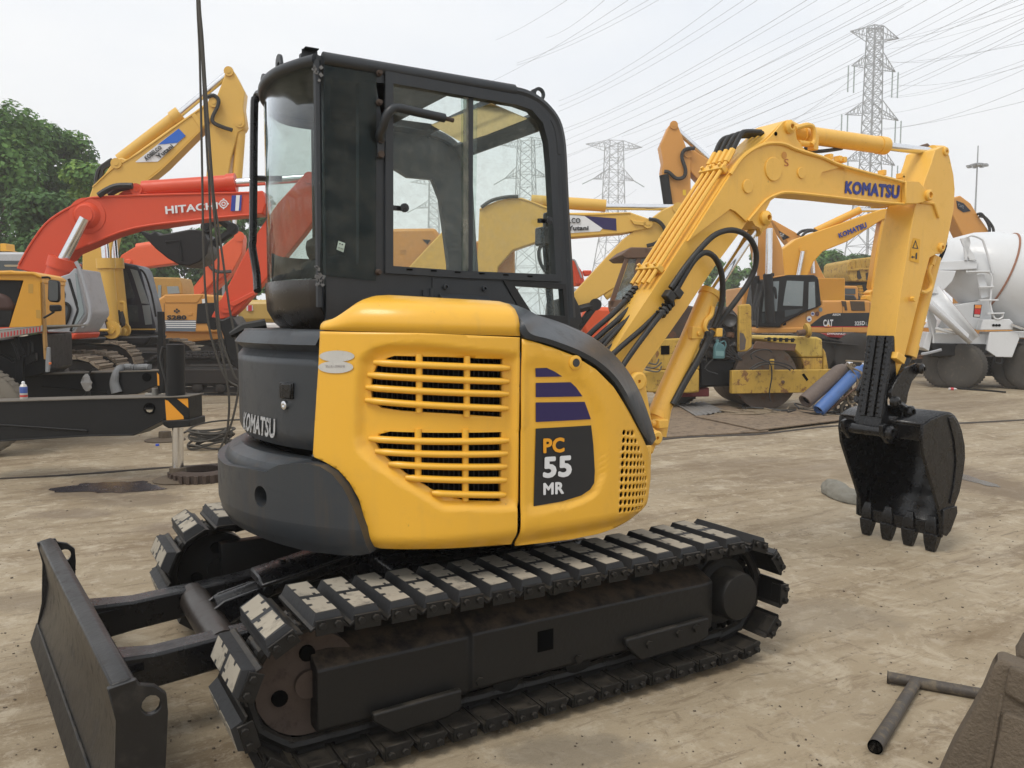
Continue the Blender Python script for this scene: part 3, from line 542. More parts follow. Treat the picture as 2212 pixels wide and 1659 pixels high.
for side in (-1,1):
    yc=side*.78; mb=MB(); pts=[]
    fr=MB()          # track frame: sloped-top beam
    sec=[(-.125,.17),(-.14,.185),(-.14,.395),(-.13,.405),(.05,.47),(.12,.47),(.14,.40),(.14,.17)]
    rings=[]
    for x,k,dz in ((-.985,.86,-.02),(-.40,.86,-.015),(-.385,1.,0),(.80,1.,0),(.86,.9,0)): rings.append([V((x,yc+(-side if side>0 else 1)*y*k if False else yc+(y if side<0 else -y)*k,z+dz)) for y,z in sec])
    fr.loft(rings); tr=mk('track',fr,FRM,EX,.005); tr['label']='black steel track frame with shoes and rubber pads'
    ysg=-1 if side<0 else 1
    # slot, skids, end plate
    yo=yc-.141 if side<0 else yc+.141
    mb=MB(); mb.box((-.06,yo,.31),(.075,.004,.085)); mk('frame_slot',mb,DRK,tr,.02)
    for x0,x1,za,zb2 in ((-.80,-.45,.20,.105),(.33,.80,.245,.135)):
        mb=MB(); mb.prism([V((x0,yo,za-.0)),V((x0,yo,za-.03)),V((x0+.08,yo,zb2)),V((x1-.06,yo,zb2+.01)),V((x1,yo,zb2+.03)),V((x1,yo,za+.01))],(0,ysg*.03,0)); mk('skid_plate',mb,BLKD,tr,.008)
    for x,z in ((-.36,.21),(.1,.20),(.45,.20),(.62,.215),(.72,.22)):
        mb=MB(); mb.bolt((x,yo+ysg*(.03 if x>.3 else 0),z),(0,ysg,0),.018,.012); mk('bolt',mb,BLKD,tr)
    # idler, sprocket, drive cover, rollers
    mb=MB(); mb.lathe((-HALF,yc-.045,ZC),(0,1,0),[(.05,-.02),(.05,0),(.13,.012),(.165,0),(.185,-.005),(.185,.095),(.165,.09),(.13,.078),(.05,.09),(.05,.11)],36); mk('idler',mb,RUST if side<0 else BLKD,tr)
    for a in (200,340,90):
        mb=MB(); c=V((-HALF+.105*math.cos(math.radians(a)),yc-.048,ZC+.105*math.sin(math.radians(a)))); mb.cyl(c,c+V((0,.12,0)),.028,14); mk('idler_hole',mb,DRK,tr)
    mb=MB(); pr=[]
    for k in range(17*4):
        a=2*math.pi*k/68; r=.205 if k%4 in (1,2) else .165; pr.append(V((HALF+r*math.cos(a),yc-.03,ZC+r*math.sin(a))))
    mb.prism(pr,(0,.06,0)); mk('sprocket',mb,BLKD,tr,.006)
    mb=MB(); mb.lathe((HALF,yc,ZC),(0,ysg,0),[(.16,-.08),(.16,.05),(.152,.06),(.120,.062),(.113,.10),(.113,.155),(.105,.168),(.095,.170),(.0,.170)],36); mk('drive_cover',mb,BLKD,tr)
    for x in (-.55,-.2,.15,.5): mb=MB(); mb.lathe((x,yc-.08,.145),(0,1,0),[(.03,0),(.06,.01),(.06,.05),(.045,.06),(.045,.10),(.06,.11),(.06,.15),(.03,.16)],18); mk('roller',mb,BLKD,tr)
    mb=MB(); mb.lathe((.02,yc-.09,.505),(0,1,0),[(.04,0),(.042,.01),(.035,.03),(.035,.14),(.04,.16)],18); mb.box((.02,yc+.10,.46),(.08,.05,.10)); mk('carrier_roller',mb,BLKD,tr)
    for i in range(NSH):
        x,z,tg,nn=path(i*PIT+.03); mw=M(((tg[0],0,nn[0],x),(0,1,0,yc),(tg[1],0,nn[1],z),(0,0,0,1)))
        if side>0: mw=mw@M.Diagonal((1,-1,1,1))
        for src in (shoe0,pad0,link0):
            o=src.copy(); COL.objects.link(o); o.parent=tr; o.matrix_local=mw
for o in (shoe0,pad0,link0): bpy.data.objects.remove(o)
# ---- lower frame, blade
mb=MB(); mb.box((0,0,.46),(1.0,.9,.16)); mb.box((0,0,.40),(.7,1.24,.10)); mb.box((.35,0,.42),(.25,1.3,.12)); mb.box((-.40,0,.42),(.25,1.3,.12)); mk('lower_frame',mb,BLK,EX,.02)
BX=-1.685
prof=[(-.055,.02),(-.035,.10),(-.005,.20),(.008,.30),(-.002,.40),(-.022,.475),(-.018,.505),(.03,.515),(.052,.505),(.055,.46),(.045,.42),(.04,.30),(.028,.2),(.0,.1),(-.015,.02)]
def bx_(p,y): return V((BX+p[0]-.075*(y/.98),y,p[1]))
mb=MB(); mb.loft([[bx_(p,y) for p in prof] for y in (-.97,-.5,0,.5,.97)]); blade=mk('dozer_blade',mb,mat('blade_black',(.010,.0095,.0095),.34,0,.6,(.045,.037,.028),5,.22,30,.3,spec=.4,chip=.6,ccol=(.10,.08,.06)),EX,.006,ang=50)
mb=MB(); mb.loft([[bx_(p,y) for p in ((-.075,.005),(-.045,.10),(-.035,.10),(-.05,.0))] for y in (-.96,.97)]); mk('cutting_edge',mb,BLKD,blade,.003)
for y in (-.975,.955):
    o=[(-.06,.02),(-.02,.2),(-.01,.4),(-.03,.5),(.05,.512),(.058,.495),(.10,.482),(.132,.45),(.135,.39),(.115,.10),(.10,.02)]; hl=[(.088+.027*math.cos(k*.5236),.425+.030*math.sin(k*.5236)) for k in range(12)]
    plate('end_plate',[o,hl],lambda x,z,zz,y=y:V((BX+x-.075*(y/.98),y+zz,z)),.012,MT['blade_black'],blade,bevel=.003)
for y in (-.33,.33):
    sk=-.075*y/.98; mb=MB(); mb.loft([[V((x,y-.055*k,z0)),V((x,y+.055*k,z0)),V((x,y+.055*k,z1)),V((x,y-.055*k,z1))] for x,z0,z1,k in ((BX+.045+sk,.16,.40,1.5),(BX+.11+sk,.20,.36,1.2),(BX+.25,.22,.35,1),(-1.0,.26,.38,1),(-.45,.33,.45,1))]); arm_=mk('blade_arm',mb,BLK,EX,.01)
    for sg in (-1,1): mb=MB(); mb.prism([V((BX+.065+sk,y+sg*.055,.30)),V((BX+.065+sk,y+sg*.17,.30)),V((BX+.11+sk,y+sg*.09,.30)),V((BX+.22,y+sg*.055,.30))],(0,0,.03)); mk('gusset',mb,BLK,arm_)
mb=MB(); mb.cyl((-1.18,-.34,.31),(-1.18,.34,.31),.066,24); mk('cross_tube',mb,mat('tube_brown_black',(.03,.024,.02),.35,0,.5,(.07,.05,.04),6,.05,50,.3),EX)
mb=MB()
for y in (-.06,.06): mb.prism([V((-1.20,y-.008,.35)),V((-1.12,y-.008,.40)),V((-.92,y-.008,.44)),V((-.90,y-.008,.40)),V((-1.10,y-.008,.30))],(0,.016,0))
mb.cyl((-.94,-.09,.425),(-.94,.09,.425),.022,12); mk('cylinder_bracket',mb,BLK,EX,.004)
mb=MB(); mb.cyl((-1.14,0,.36),(-.45,0,.52),.045,18); mk('blade_cylinder',mb,BLK,EX)
mb=MB(); mb.prism([V((-.98,-.13,.46)),V((-.98,-.07,.485)),V((-.98,.07,.485)),V((-.98,.13,.46)),V((-.98,.12,.445)),V((-.98,-.12,.445))],(.62,0,.12)); g=mk('cylinder_guard',mb,BLK,EX,.008)
for x in (-.86,-.82): mb=MB(); mb.bolt((x,-.02,.51),(0,0,1),.014,.02); mk('bolt',mb,BLK,g)
# ---- boom
def gx(z,pts,y): return [(p.x,p.z) for p in (un(px(z,*q),1,y) for q in pts)]
YB=-.11
bo=[(1218,112),(1243,100),(1268,112),(1283,150),(1292,205),(1335,262),(1440,297),(1560,350),(1720,388),(1885,435),(1895,435),(1895,556),(1890,556),(1700,540),(1480,515),(1330,500),(1250,492),(1200,505),(1150,540),(1125,590),(1140,640),(1125,675),(1095,690),(1065,675),(1050,650),(1030,655),(990,715),(860,890),(700,1130),(560,1330),(470,1460),(440,1530),(405,1545),(375,1500),(300,1425),(285,1385),(370,1250),(510,1040),(710,730),(905,430),(965,340),(1035,270),(1100,225),(1150,180)]
boom=plate('boom',[gx('G',bo,YB)],lambda x,z,zz:V((x,zz,z)),.10,YEL2,EX,bevel=.008)
# proud side plate of the boom's knee, with a cast rim
kn=[(1218,112),(1243,100),(1268,112),(1283,150),(1292,205),(1335,262),(1440,297),(1560,350),(1430,385),(1420,410),(1480,470),(1560,520),(1330,500),(1250,492),(1200,505),(1150,540),(1125,590),(1140,640),(1125,675),(1095,690),(1065,675),(1050,650),(1020,655),(960,600),(930,585),(830,660),(700,760),(905,440),(965,350),(1035,280),(1100,235),(1150,190)]
plate('boom_knee_plate',[gx('G',kn,YB)],lambda x,z,zz:V((x,YB+.002+zz,z)),.008,YEL2,boom,bevel=.006)
plate('boom_knee_plate',[gx('G',kn,YB)],lambda x,z,zz:V((x,-YB-.002+zz,z)),.008,YEL2,boom,bevel=.006)
mb=MB(); ed=[un(px('G',*q),1,YB-.012) for q in ((935,395),(985,320),(1040,270),(1110,235),(1170,225),(1230,232),(1300,262),(1440,305),(1560,355),(1885,440))]; mb.tube(cr(ed,3),.011,6); mk('boom_rim',mb,YEL2,boom)
mb=MB(); ed=[un(px('G',*q),1,YB-.010) for q in ((1030,650),(1080,590),(1130,535),(1190,505),(1260,495),(1480,518),(1700,543),(1890,558))]; mb.tube(cr(ed,3),.009,6); mk('boom_rim',mb,YEL2,boom)
def disc(name,z,q,y,r,h,m,par,n=28,ax=(0,-1,0),hole=.0):
    c=un(px(z,*q),1,y); mb=MB(); mb.lathe(c,ax,[(r,-.004),(r,h*.6),(r-h*.5,h)]+([(hole,h),(hole,h*.2),(0,h*.2)] if hole else [(0,h)]),n); return mk(name,mb,m,par)
for q,r in (((1168,368),.070),((1028,462),.040),((1320,388),.034)): disc('cast_disc','G',q,YB-.008,r,.006,YEL2,boom)
disc('pin','G',(1248,140),YB,.040,.035,YEL2,boom,hole=.014); disc('pin','G',(1115,635),YB,.042,.045,YEL2,boom,hole=.016); disc('pin','G',(425,1525),YB+.0,.055,.03,YEL2,boom,hole=.01); disc('bolt_hole','G',(1182,175),YB-.008,.012,.003,DRK,boom,12)
# boom nose fork
fo=[(1885,432),(1960,437),(1998,478),(2014,510),(1998,545),(1945,558),(1885,558)]
for s_ in (-1,1): plate('boom_nose',[gx('G',fo,YB-.02)],lambda x,z,zz,s_=s_:V((x,s_*.118+zz,z)),.018,YEL2,boom,bevel=.006)
disc('pin','G',(2012,510),-.14,.038,.02,YEL2,boom,hole=.02)
for q in ((1470,302),(1520,312),(1545,318),(1760,388),(1860,405),(1862,418)):
    c=un(px('G',*q),1,-.05); mb=MB(); mb.box(c,(.03,.05,.035)); mk('pipe_fitting',mb,YEL2,boom,.004)
bs=lambda d:(lambda u,v:un((u,v),1,YB-.0+d))
text('lettering','KOMATSU',PX('G',[(1562,430),(1858,455),(1852,530),(1556,500)]),lambda u,v:un((u,v),1,YB+.008),BLU,boom,.055)
text('hook_mark','S',PX('G',[(1228,312),(1252,312),(1252,352),(1228,352)]),lambda u,v:un((u,v),1,YB-.0085),flatm('faded_red',(.42,.12,.04)),boom)
poly('hook_decal',[px('G',1228+14*math.cos(k*.45),292+20*math.sin(k*.45)) for k in range(14)],lambda u,v:un((u,v),1,YB-.0085),flatm('faded_orange',(.55,.25,.05)),boom)
# steel pipes along the back of the boom and their clamps
pa=[(845,335),(700,560),(560,790),(420,1020)]
for k,y in enumerate((-.075,-.028,.02,.066)):
    off=(1-k)*6; ptsk=[un(px('G',px_,py_),1,-.075) for px_,py_ in ((932,352),(880,432),(690,725),(508,1010))]
    ptsk=[V((p.x,y,p.z))+V((-.030,0,.022)) for p in ptsk]; mb=MB(); mb.tube(ptsk,.012,8); mk('hydraulic_pipe',mb,YEL2,boom)
    e=ptsk[0]; mb=MB(); mb.tube([e,e+V((.05,0,.075))],.019,6); mk('pipe_nut',mb,YEL2,boom)
    e2=ptsk[0]+V((.05,0,.075)); mb=MB(); tp=un(px('G',1100+10*k,165+8*k),1,y); mb.tube(cr([e2,e2+V((.06,0,.09)),(e2+tp)/2+V((-.01,0,.05)),tp],6),.015,8); mk('hose',mb,HOSE,boom)
for a in ((905,392),(560,930)):
    c=un(px('G',*a),1,-.0); c=un(px('G',*a),1,-.06); mb=MB(); mb.box((c.x-.035,0,c.z+.02),(.035,.19,.05),M.Rotation(math.radians(-50),3,'Y')); cl=mk('pipe_clamp',mb,YEL2,boom,.004)
    for y in (-.07,.0,.07): mb=MB(); mb.bolt((c.x-.05,y,c.z+.04),(-.7,0,.7),.011,.015); mk('bolt',mb,YEL2,boom)
# boom cylinder
def rod(z,a,b,y,r,m,name,par,n=18): mb=MB(); mb.cyl(un(px(z,*a),1,y),un(px(z,*b),1,y),r,n); return mk(name,mb,m,par)
bc=rod('J',(1238,318),(800,1335),-.02,.060,YEL2,'boom_cylinder',EX,24); rod('J',(1243,306),(1225,345),-.02,.066,YEL2,'gland',bc,24); rod('G',(838,1040),(1100,640),-.02,.030,CHR,'rod',bc); rod('G',(1060,700),(1115,635),-.02,.05,YEL2,'rod_eye',bc)
rod('J',(830,1265),(790,1480),-.02,.062,YEL2,'barrel_foot',bc,24)
c=un(px('J',830,1385),1,-.09); mb=MB(); mb.box(c,(.07,.06,.05)); mb.cyl(c,c+V((-.05,.02,.0)),.022,8); mk('port_block',mb,YEL2,bc,.006)
c=un(px('J',1140,650),1,-.085); mb=MB(); mb.prism([c+V((-.05,0,-.03)),c+V((.04,0,-.03)),c+V((.06,0,.03)),c+V((-.04,0,.04))],(0,.04,0)); mb.bolt(c,(0,-1,0),.014,.012); mk('bracket',mb,YEL2,bc,.004)
c=un(px('J',1285,640),1,-.085); mb=MB(); mb.box(c,(.05,.06,.05)); mk('port_block',mb,YEL2,bc,.006)
mb=MB(); mb.tube(cr([un(px('J',*q),1,-.09) for q in ((1260,430),(1245,500),(1205,545),(1190,600),(1210,640),(1250,650))],4),.014,8); mk('elbow_pipe',mb,YEL2,bc)
# swing bracket and kingpost at the foot
mb=MB(); sw=[un(px('J',*q),1,-.16) for q in ((590,1010),(640,980),(690,1010),(720,1100),(745,1250),(770,1410),(830,1460),(835,1500),(800,1560),(770,1640),(700,1560),(640,1400),(600,1200))]; mb.prism(sw,(0,.06,0)); mb.prism([p+V((0,.24,0)) for p in sw],(0,.06,0)); swb=mk('swing_bracket',mb,YEL2,EX,.01)
mb=MB(); c=un(px('J',790,1500),1,-.0); mb.cyl((c.x-.16,-.0,.74),(c.x-.16,-.0,1.0),.08,20); mb.box((c.x-.42,0,.86),(.45,.4,.12)); mk('kingpost',mb,YEL2,EX,.01)
disc('pin','J',(640,1040),-.165,.05,.02,YEL2,swb,hole=.01); disc('pin','J',(790,1500),-.165,.04,.02,YEL2,swb,hole=.01)
# hoses
def hose(pts,r,z='G',name='hose',par=None,m=HOSE): mb=MB(); mb.tube(cr([un(px(z,q[0],q[1]),1,q[2]) for q in pts],6),r,10); return mk(name,mb,m,par or boom)
hose([(610,1015,-.15),(690,900,-.16),(780,790,-.17),(860,720,-.18),(950,700,-.18),(1030,735,-.18),(1072,810,-.17),(1070,900,-.15),(1030,990,-.13),(960,1090,-.12),(890,1180,-.10),(850,1240,-.09)],.0165)
hose([(640,1025,-.15),(700,920,-.16),(750,850,-.17),(800,822,-.18),(850,850,-.17),(885,930,-.16),(892,1040,-.14),(878,1140,-.12),(845,1230,-.10)],.0165)
hose([(835,1250,-.09),(760,1400,-.085),(690,1520,-.085),(620,1650,-.085)],.021); 
for k,(a,b,c,y) in enumerate((((400,1045),(300,1150),(180,1255),.06),((430,1085),(330,1180),(210,1285),.03),((455,1115),(360,1200),(240,1300),.0),((450,1165),(400,1230),(290,1335),-.03),((555,1115),(470,1220),(310,1360),-.08),((590,1120),(510,1215),(360,1420),-.12),((480,1075),(400,1160),(260,1310),-.02))):
    c2=(c[0]+(c[0]-b[0])*1.1,c[1]+(c[1]-b[1])*1.3); h=hose([(*a,y),(*b,y-.02),(*c,y-.02),(*c2,y-.02)],.0155 if k!=6 else .012)
    p=un(px('G',*a),1,y); q=un(px('G',*b),1,y); d=(p-q).normalized(); mb=MB()
    for j in range(4): mb.cyl(p+d*(.028*j-.06),p+d*(.028*j-.045),.027,8)
    mb.cyl(p,p+d*.07,.018,6); mk('hose_fitting',mb,HOSE if k<3 else MT['rust_iron'] if k==3 else HOSE,h)
    mb=MB(); mb.tube([p+d*.05,p+d*.12],.020,6); mk('pipe_nut',mb,YEL2,h)
for q in ((600,1060),(640,1040)): c=un(px('G',*q),1,-.15); mb=MB(); mb.box(c,(.05,.05,.06),M.Rotation(math.radians(-50),3,'Y')); mk('hose_joint',mb,HOSE,boom,.006)
mb=MB()
for k in range(5): mb.tube([un(px('J',1215+5*math.cos(a*1.05)*4,640+k*6+5*math.sin(a*1.05)),1,-.12) for a in range(7)],.006,5)
mk('tape_wrap',mb,HOSE,boom)
# ---- arm
ao=[(2050,262),(2085,245),(2112,252),(2128,300),(2150,400),(2157,480),(2150,590),(2120,740),(2105,800),(2085,828),(2060,828),(2020,850),(1990,960),(1950,1120),(1905,1300),(1880,1400),(1842,1495),(1834,1400),(1830,1270),(1868,1000),(1912,720),(1942,565),(1975,500),(1990,440),(2030,330)]
arm=plate('arm',[gx('G',ao,YB)],lambda x,z,zz:V((x,zz,z)),.11,YEL2,EX,bevel=.007)
ko=[(1083,36),(1070,150),(1045,340),(1012,560),(988,640),(985,685),(1015,700),(1045,670),(1048,560),(1042,480),(1075,400),(1108,318),(1150,235),(1130,100)]
tip=plate('arm_tip',[gx('K',ko,YB+.004)],lambda x,z,zz:V((x,zz,z)),.105,BLK,arm,bevel=.006)
mb=MB()
for yy in (-.095,-.03,.035):      # wear strips with bolt rows on the inner face
    a=un(px('K',1080,40),1,YB); b=un(px('K',1000,600),1,YB); mb.obox(a+V((-.012,yy-YB-.02,0)),b-a,(0,.05,0),(.012,0,0))
mk('wear_strip',mb,BLK,tip,.003)['kind']='stuff'
a=un(px('K',1080,60),1,YB); b=un(px('K',1004,590),1,YB)
for yy in (-.075,-.01,.055):
    for k in range(14): mb=MB(); p=a.lerp(b,(k+.5)/14); p.y=yy; mb.bolt(p+V((-.012,0,0)),(-1,0,-.1),.007,.010); mk('bolt',mb,BLK,tip)
disc('pin','G',(2105,272),YB,.030,.012,YEL2,arm,hole=.012); disc('pin','G',(2078,795),YB,.032,.02,YEL2,arm,hole=.014)
mb=MB(); mb.tube([un(px('G',*q),1,YB-.006) for q in ((1970,548),(2040,555),(2068,632))],.010,6); mk('weld_rib',mb,YEL2,arm)
for q in ((1218,1360),): pass
c=un(px('G',1848,1395),1,YB-.02); mb=MB(); mb.box(c,(.10,.05,.05),M.Rotation(math.radians(25),3,'Y')); mk('stop_block',mb,YEL2,arm,.005)
c=un(px('G',1918,1075),1,YB-.01); mb=MB(); mb.bolt(c,(0,-1,0),.018,.03); mk('bolt',mb,YEL2,arm)
# warning labels on the arm
wl=flatm('label_yellow',(.72,.38,.03)); sf=lambda d:(lambda u,v:un((u,v),1,YB-d))
poly('warning_label',PX('G',[(1932,742),(1968,750),(1960,880),(1912,866),(1918,800)]),sf(.0035),wl,arm)
poly('warning_mark',PX('G',[(1943,752),(1958,802),(1924,798)]),sf(.005),INK,arm,[PX('G',[(1943,764),(1952,797),(1931,794)])])
poly('warning_mark',PX('G',[(1946,822),(1952,822),(1952,832),(1950,858),(1942,858),(1942,834)]),sf(.005),INK,arm); poly('warning_mark',PX('G',[(1918,846),(1928,838),(1928,843),(1938,843),(1938,849),(1928,849),(1928,854)]),sf(.005),INK,arm)
# arm cylinder on top of the boom
ac=rod('G',(1320,178),(1768,240),0,.055,YEL2,'arm_cylinder',EX,24); rod('G',(1735,235),(1775,241),0,.059,YEL2,'gland',ac,24); rod('G',(1765,240),(2062,277),0,.028,CHR,'rod',ac); rod('G',(1248,140),(1330,182),0,.045,YEL2,'barrel_eye',ac); rod('G',(2030,272),(2085,275),0,.045,YEL2,'rod_eye',ac)
mb=MB(); mb.tube(cr([un(px('G',*q),1,-.08) for q in ((1285,145),(1320,135),(1355,128),(1382,140),(1390,175),(1390,215),(1375,235))],4),.016,8); mk('elbow_pipe',mb,YEL2,ac)
mb=MB(); mb.tube([un(px('G',*q),1,-.06) for q in ((1305,225),(1345,230),(1380,232))],.020,8); c=un(px('G',1385,225),1,-.06); mb.box(c,(.045,.05,.09)); mk('port_block',mb,YEL2,ac,.004)
hose([(1340,255,0.),(1390,270,0.),(1450,268,.0),(1540,255,.02)],.012,par=ac)
# bucket cylinder behind the arm
kc=rod('G',(2040,850),(1902,1385),.0,.052,YEL2,'bucket_cylinder',EX,24); rod('G',(1918,1325),(1901,1390),.0,.057,YEL2,'gland',kc,24); rod('G',(1903,1380),(1880,1440),.0,.03,BLK,'rod',kc)
mb=MB(); mb.tube(cr([un(px('G',*q),1,-.07) for q in ((2040,840),(2030,880),(2012,920),(2028,980),(2022,1020),(1990,1038),(1965,1030))],4),.016,8); mk('elbow_pipe',mb,YEL2,kc)
mb=MB(); mb.tube([un(px('G',2042,838),1,-.07),un(px('G',2028,890),1,-.07)],.022,8); mk('pipe_nut',mb,YEL2,kc)
for s_ in (-.07,.0): mb=MB(); c=un(px('G',1950,1050+s_*600),1,-.06); mb.box(c,(.03,.03,.03)); mk('pipe_clamp',mb,YEL2,kc,.003)
# linkage
lk=[(1225,225),(1258,238),(1268,268),(1240,300),(1198,352),(1172,430),(1160,500),(1135,525),(1095,510),(1058,475),(1050,430),(1075,370),(1110,310),(1150,262)]
for y in (-.135,.115): lv=plate('link_lever',[gx('K',lk,-.135)],lambda x,z,zz,y=y:V((x,y+zz,z)),.012,BLK,EX,bevel=.004)
disc('pin','K',(1248,265),-.15,.036,.05,BLK,lv,hole=.018); disc('pin','K',(1078,492),-.15,.036,.05,BLK,lv,hole=.018)
a,b=un(px('K',1080,495),1,-.16),un(px('K',1185,558),1,-.16)
for y in (-.17,.13): mb=MB(); mb.cyl((a.x,y,a.z),(b.x,y,b.z),.028,8); mk('bucket_link',mb,BLK,EX,.004)
# ---- bucket
YN,YF=-.345,.285
bk=[(1275,655),(1330,612),(1395,586),(1440,572),(1475,580),(1510,615),(1540,690),(1560,790),(1562,880),(1550,980),(1525,1110),(1492,1200),(1475,1290),(1435,1400),(1402,1396),(1398,1290),(1370,1180),(1320,1010),(1275,850),(1265,740)]
bp=gx('K',bk,YN)
bucket=plate('bucket',[bp],lambda x,z,zz:V((x,YN+zz,z)),.012,BLK,EX,bevel=.004)
plate('far_side',[bp],lambda x,z,zz:V((x,YF+zz,z)),.012,BLK,bucket,bevel=.004)
sh=[V((x,0,z)) for x,z in bp[:14]]; sh=cr(sh,3); mb=MB(); ins=[]; cxz=V((sum(p.x for p in sh)/len(sh),0,sum(p.z for p in sh)/len(sh)))
rows=[[p+V((0,YN,0)),p+V((0,YF,0))] for p in sh]; mb.loft(rows,False,False); o=mk('shell',mb,BLK,bucket,ang=50)
m_=o.modifiers.new('s','SOLIDIFY'); m_.thickness=.022; m_.offset=0
# closed top box between the lugs and the shell, wear strip on the side
mb=MB(); q0,q1=V((bp[0][0],0,bp[0][1])),V((bp[3][0],0,bp[3][1])); mb.prism([q0+V((0,YN,.0)),q0+V((.02,YN,-.11)),q0+V((.14,YN,-.12)),q1+V((-.03,YN,-.02)),q1+V((-.03,YN,.0)),q0+V((.1,YN,.05))],(0,YF-YN,0)); mk('top_box',mb,BLK,bucket,.012)
ws=gx('K',[(1440,600),(1470,590),(1500,640),(1525,720),(1540,830),(1538,900),(1520,1000),(1490,1150),(1470,1190),(1450,1190),(1478,1050),(1492,900),(1480,760)],YN); plate('wear_plate',[ws],lambda x,z,zz:V((x,YN-.016+zz,z)),.006,BLK,bucket,bevel=.003)
scp=gx('K',[(1400,1235),(1430,1222),(1462,1215),(1492,1205),(1496,1250),(1450,1375),(1420,1412),(1395,1398)],YN)
for y in (YN-.018,YF+.018): plate('side_cutter',[scp],lambda x,z,zz,y=y:V((x,y+zz,z)),.008,BLK,bucket,bevel=.003)
ed=V((bp[13][0]*.5+bp[14][0]*.5,0,bp[13][1]*.5+bp[14][1]*.5)); up_=V((bp[12][0],0,bp[12][1]))
mb=MB(); mb.prism([ed+V((-.02,YN,.06)),ed+V((.02,YN,.06)),ed+V((.005,YN,-.03)),ed+V((-.015,YN,-.03))],(0,YF-YN,0)); mk('lip',mb,BLK,bucket,.004)
for k in range(4):
    y=-.275+.168*k-.0; base=ed+V((0,y,.03)); tipp=V((ed.x-.02,y,.004)); 
    mb=MB(); mb.loft([[c+V((-t,-w,0)),c+V((t,-w,0)),c+V((t,w,0)),c+V((-t,w,0))] for c,t,w in ((ed+V((-.012,y,.11)),.008,.024),(ed+V((-.016,y,.05)),.020,.040),(ed+V((-.008,y,-.012)),.026,.042))]); th=mk('tooth_adapter',mb,BLK,bucket,.005)
    mb=MB(); zt0=ed.z-.014; mb.loft([[V((ed.x-.005+dx-t,y-w,z)),V((ed.x-.005+dx+t,y-w,z)),V((ed.x-.005+dx+t,y+w,z)),V((ed.x-.005+dx-t,y+w,z))] for z,t,w,dx in ((zt0,.034,.052,0),(zt0-(zt0-.004)*.55,.026,.043,-.008),(.004,.015,.032,-.012))]); mk('tooth',mb,BLK,bucket,.005)
lg=gx('K',[(985,655),(1010,640),(1055,648),(1085,690),(1120,680),(1290,650),(1290,700),(1120,760),(1085,745),(1060,775),(1030,780),(1000,740),(985,700)],-.16)
for y in (-.165,.135): plate('lug',[lg],lambda x,z,zz,y=y:V((x,y+zz,z)),.014,BLK,bucket,bevel=.005)
c=un(px('K',1045,705),1,-.18); mb=MB(); mb.cyl((c.x,-.20,c.z),(c.x,.18,c.z),.035,20); mk('bucket_pin',mb,BLK,bucket); disc('pin_cap','K',(1050,705),-.19,.045,.03,BLK,bucket,hole=.02)
c=un(px('K',1185,560),1,-.18); mb=MB(); mb.cyl((c.x,-.20,c.z),(c.x,.18,c.z),.035,20); mk('bucket_pin',mb,BLK,bucket); disc('pin_cap','K',(1190,562),-.19,.042,.03,BLK,bucket,hole=.02)
for y in (-.165,.135): mb=MB(); mb.prism([V((c.x-.05,y,c.z-.12)),V((c.x+.09,y,c.z-.12)),V((c.x+.04,y,c.z+.03)),V((c.x-.04,y,c.z+.03))],(0,.025,0)); mk('lug',mb,BLK,bucket,.006)
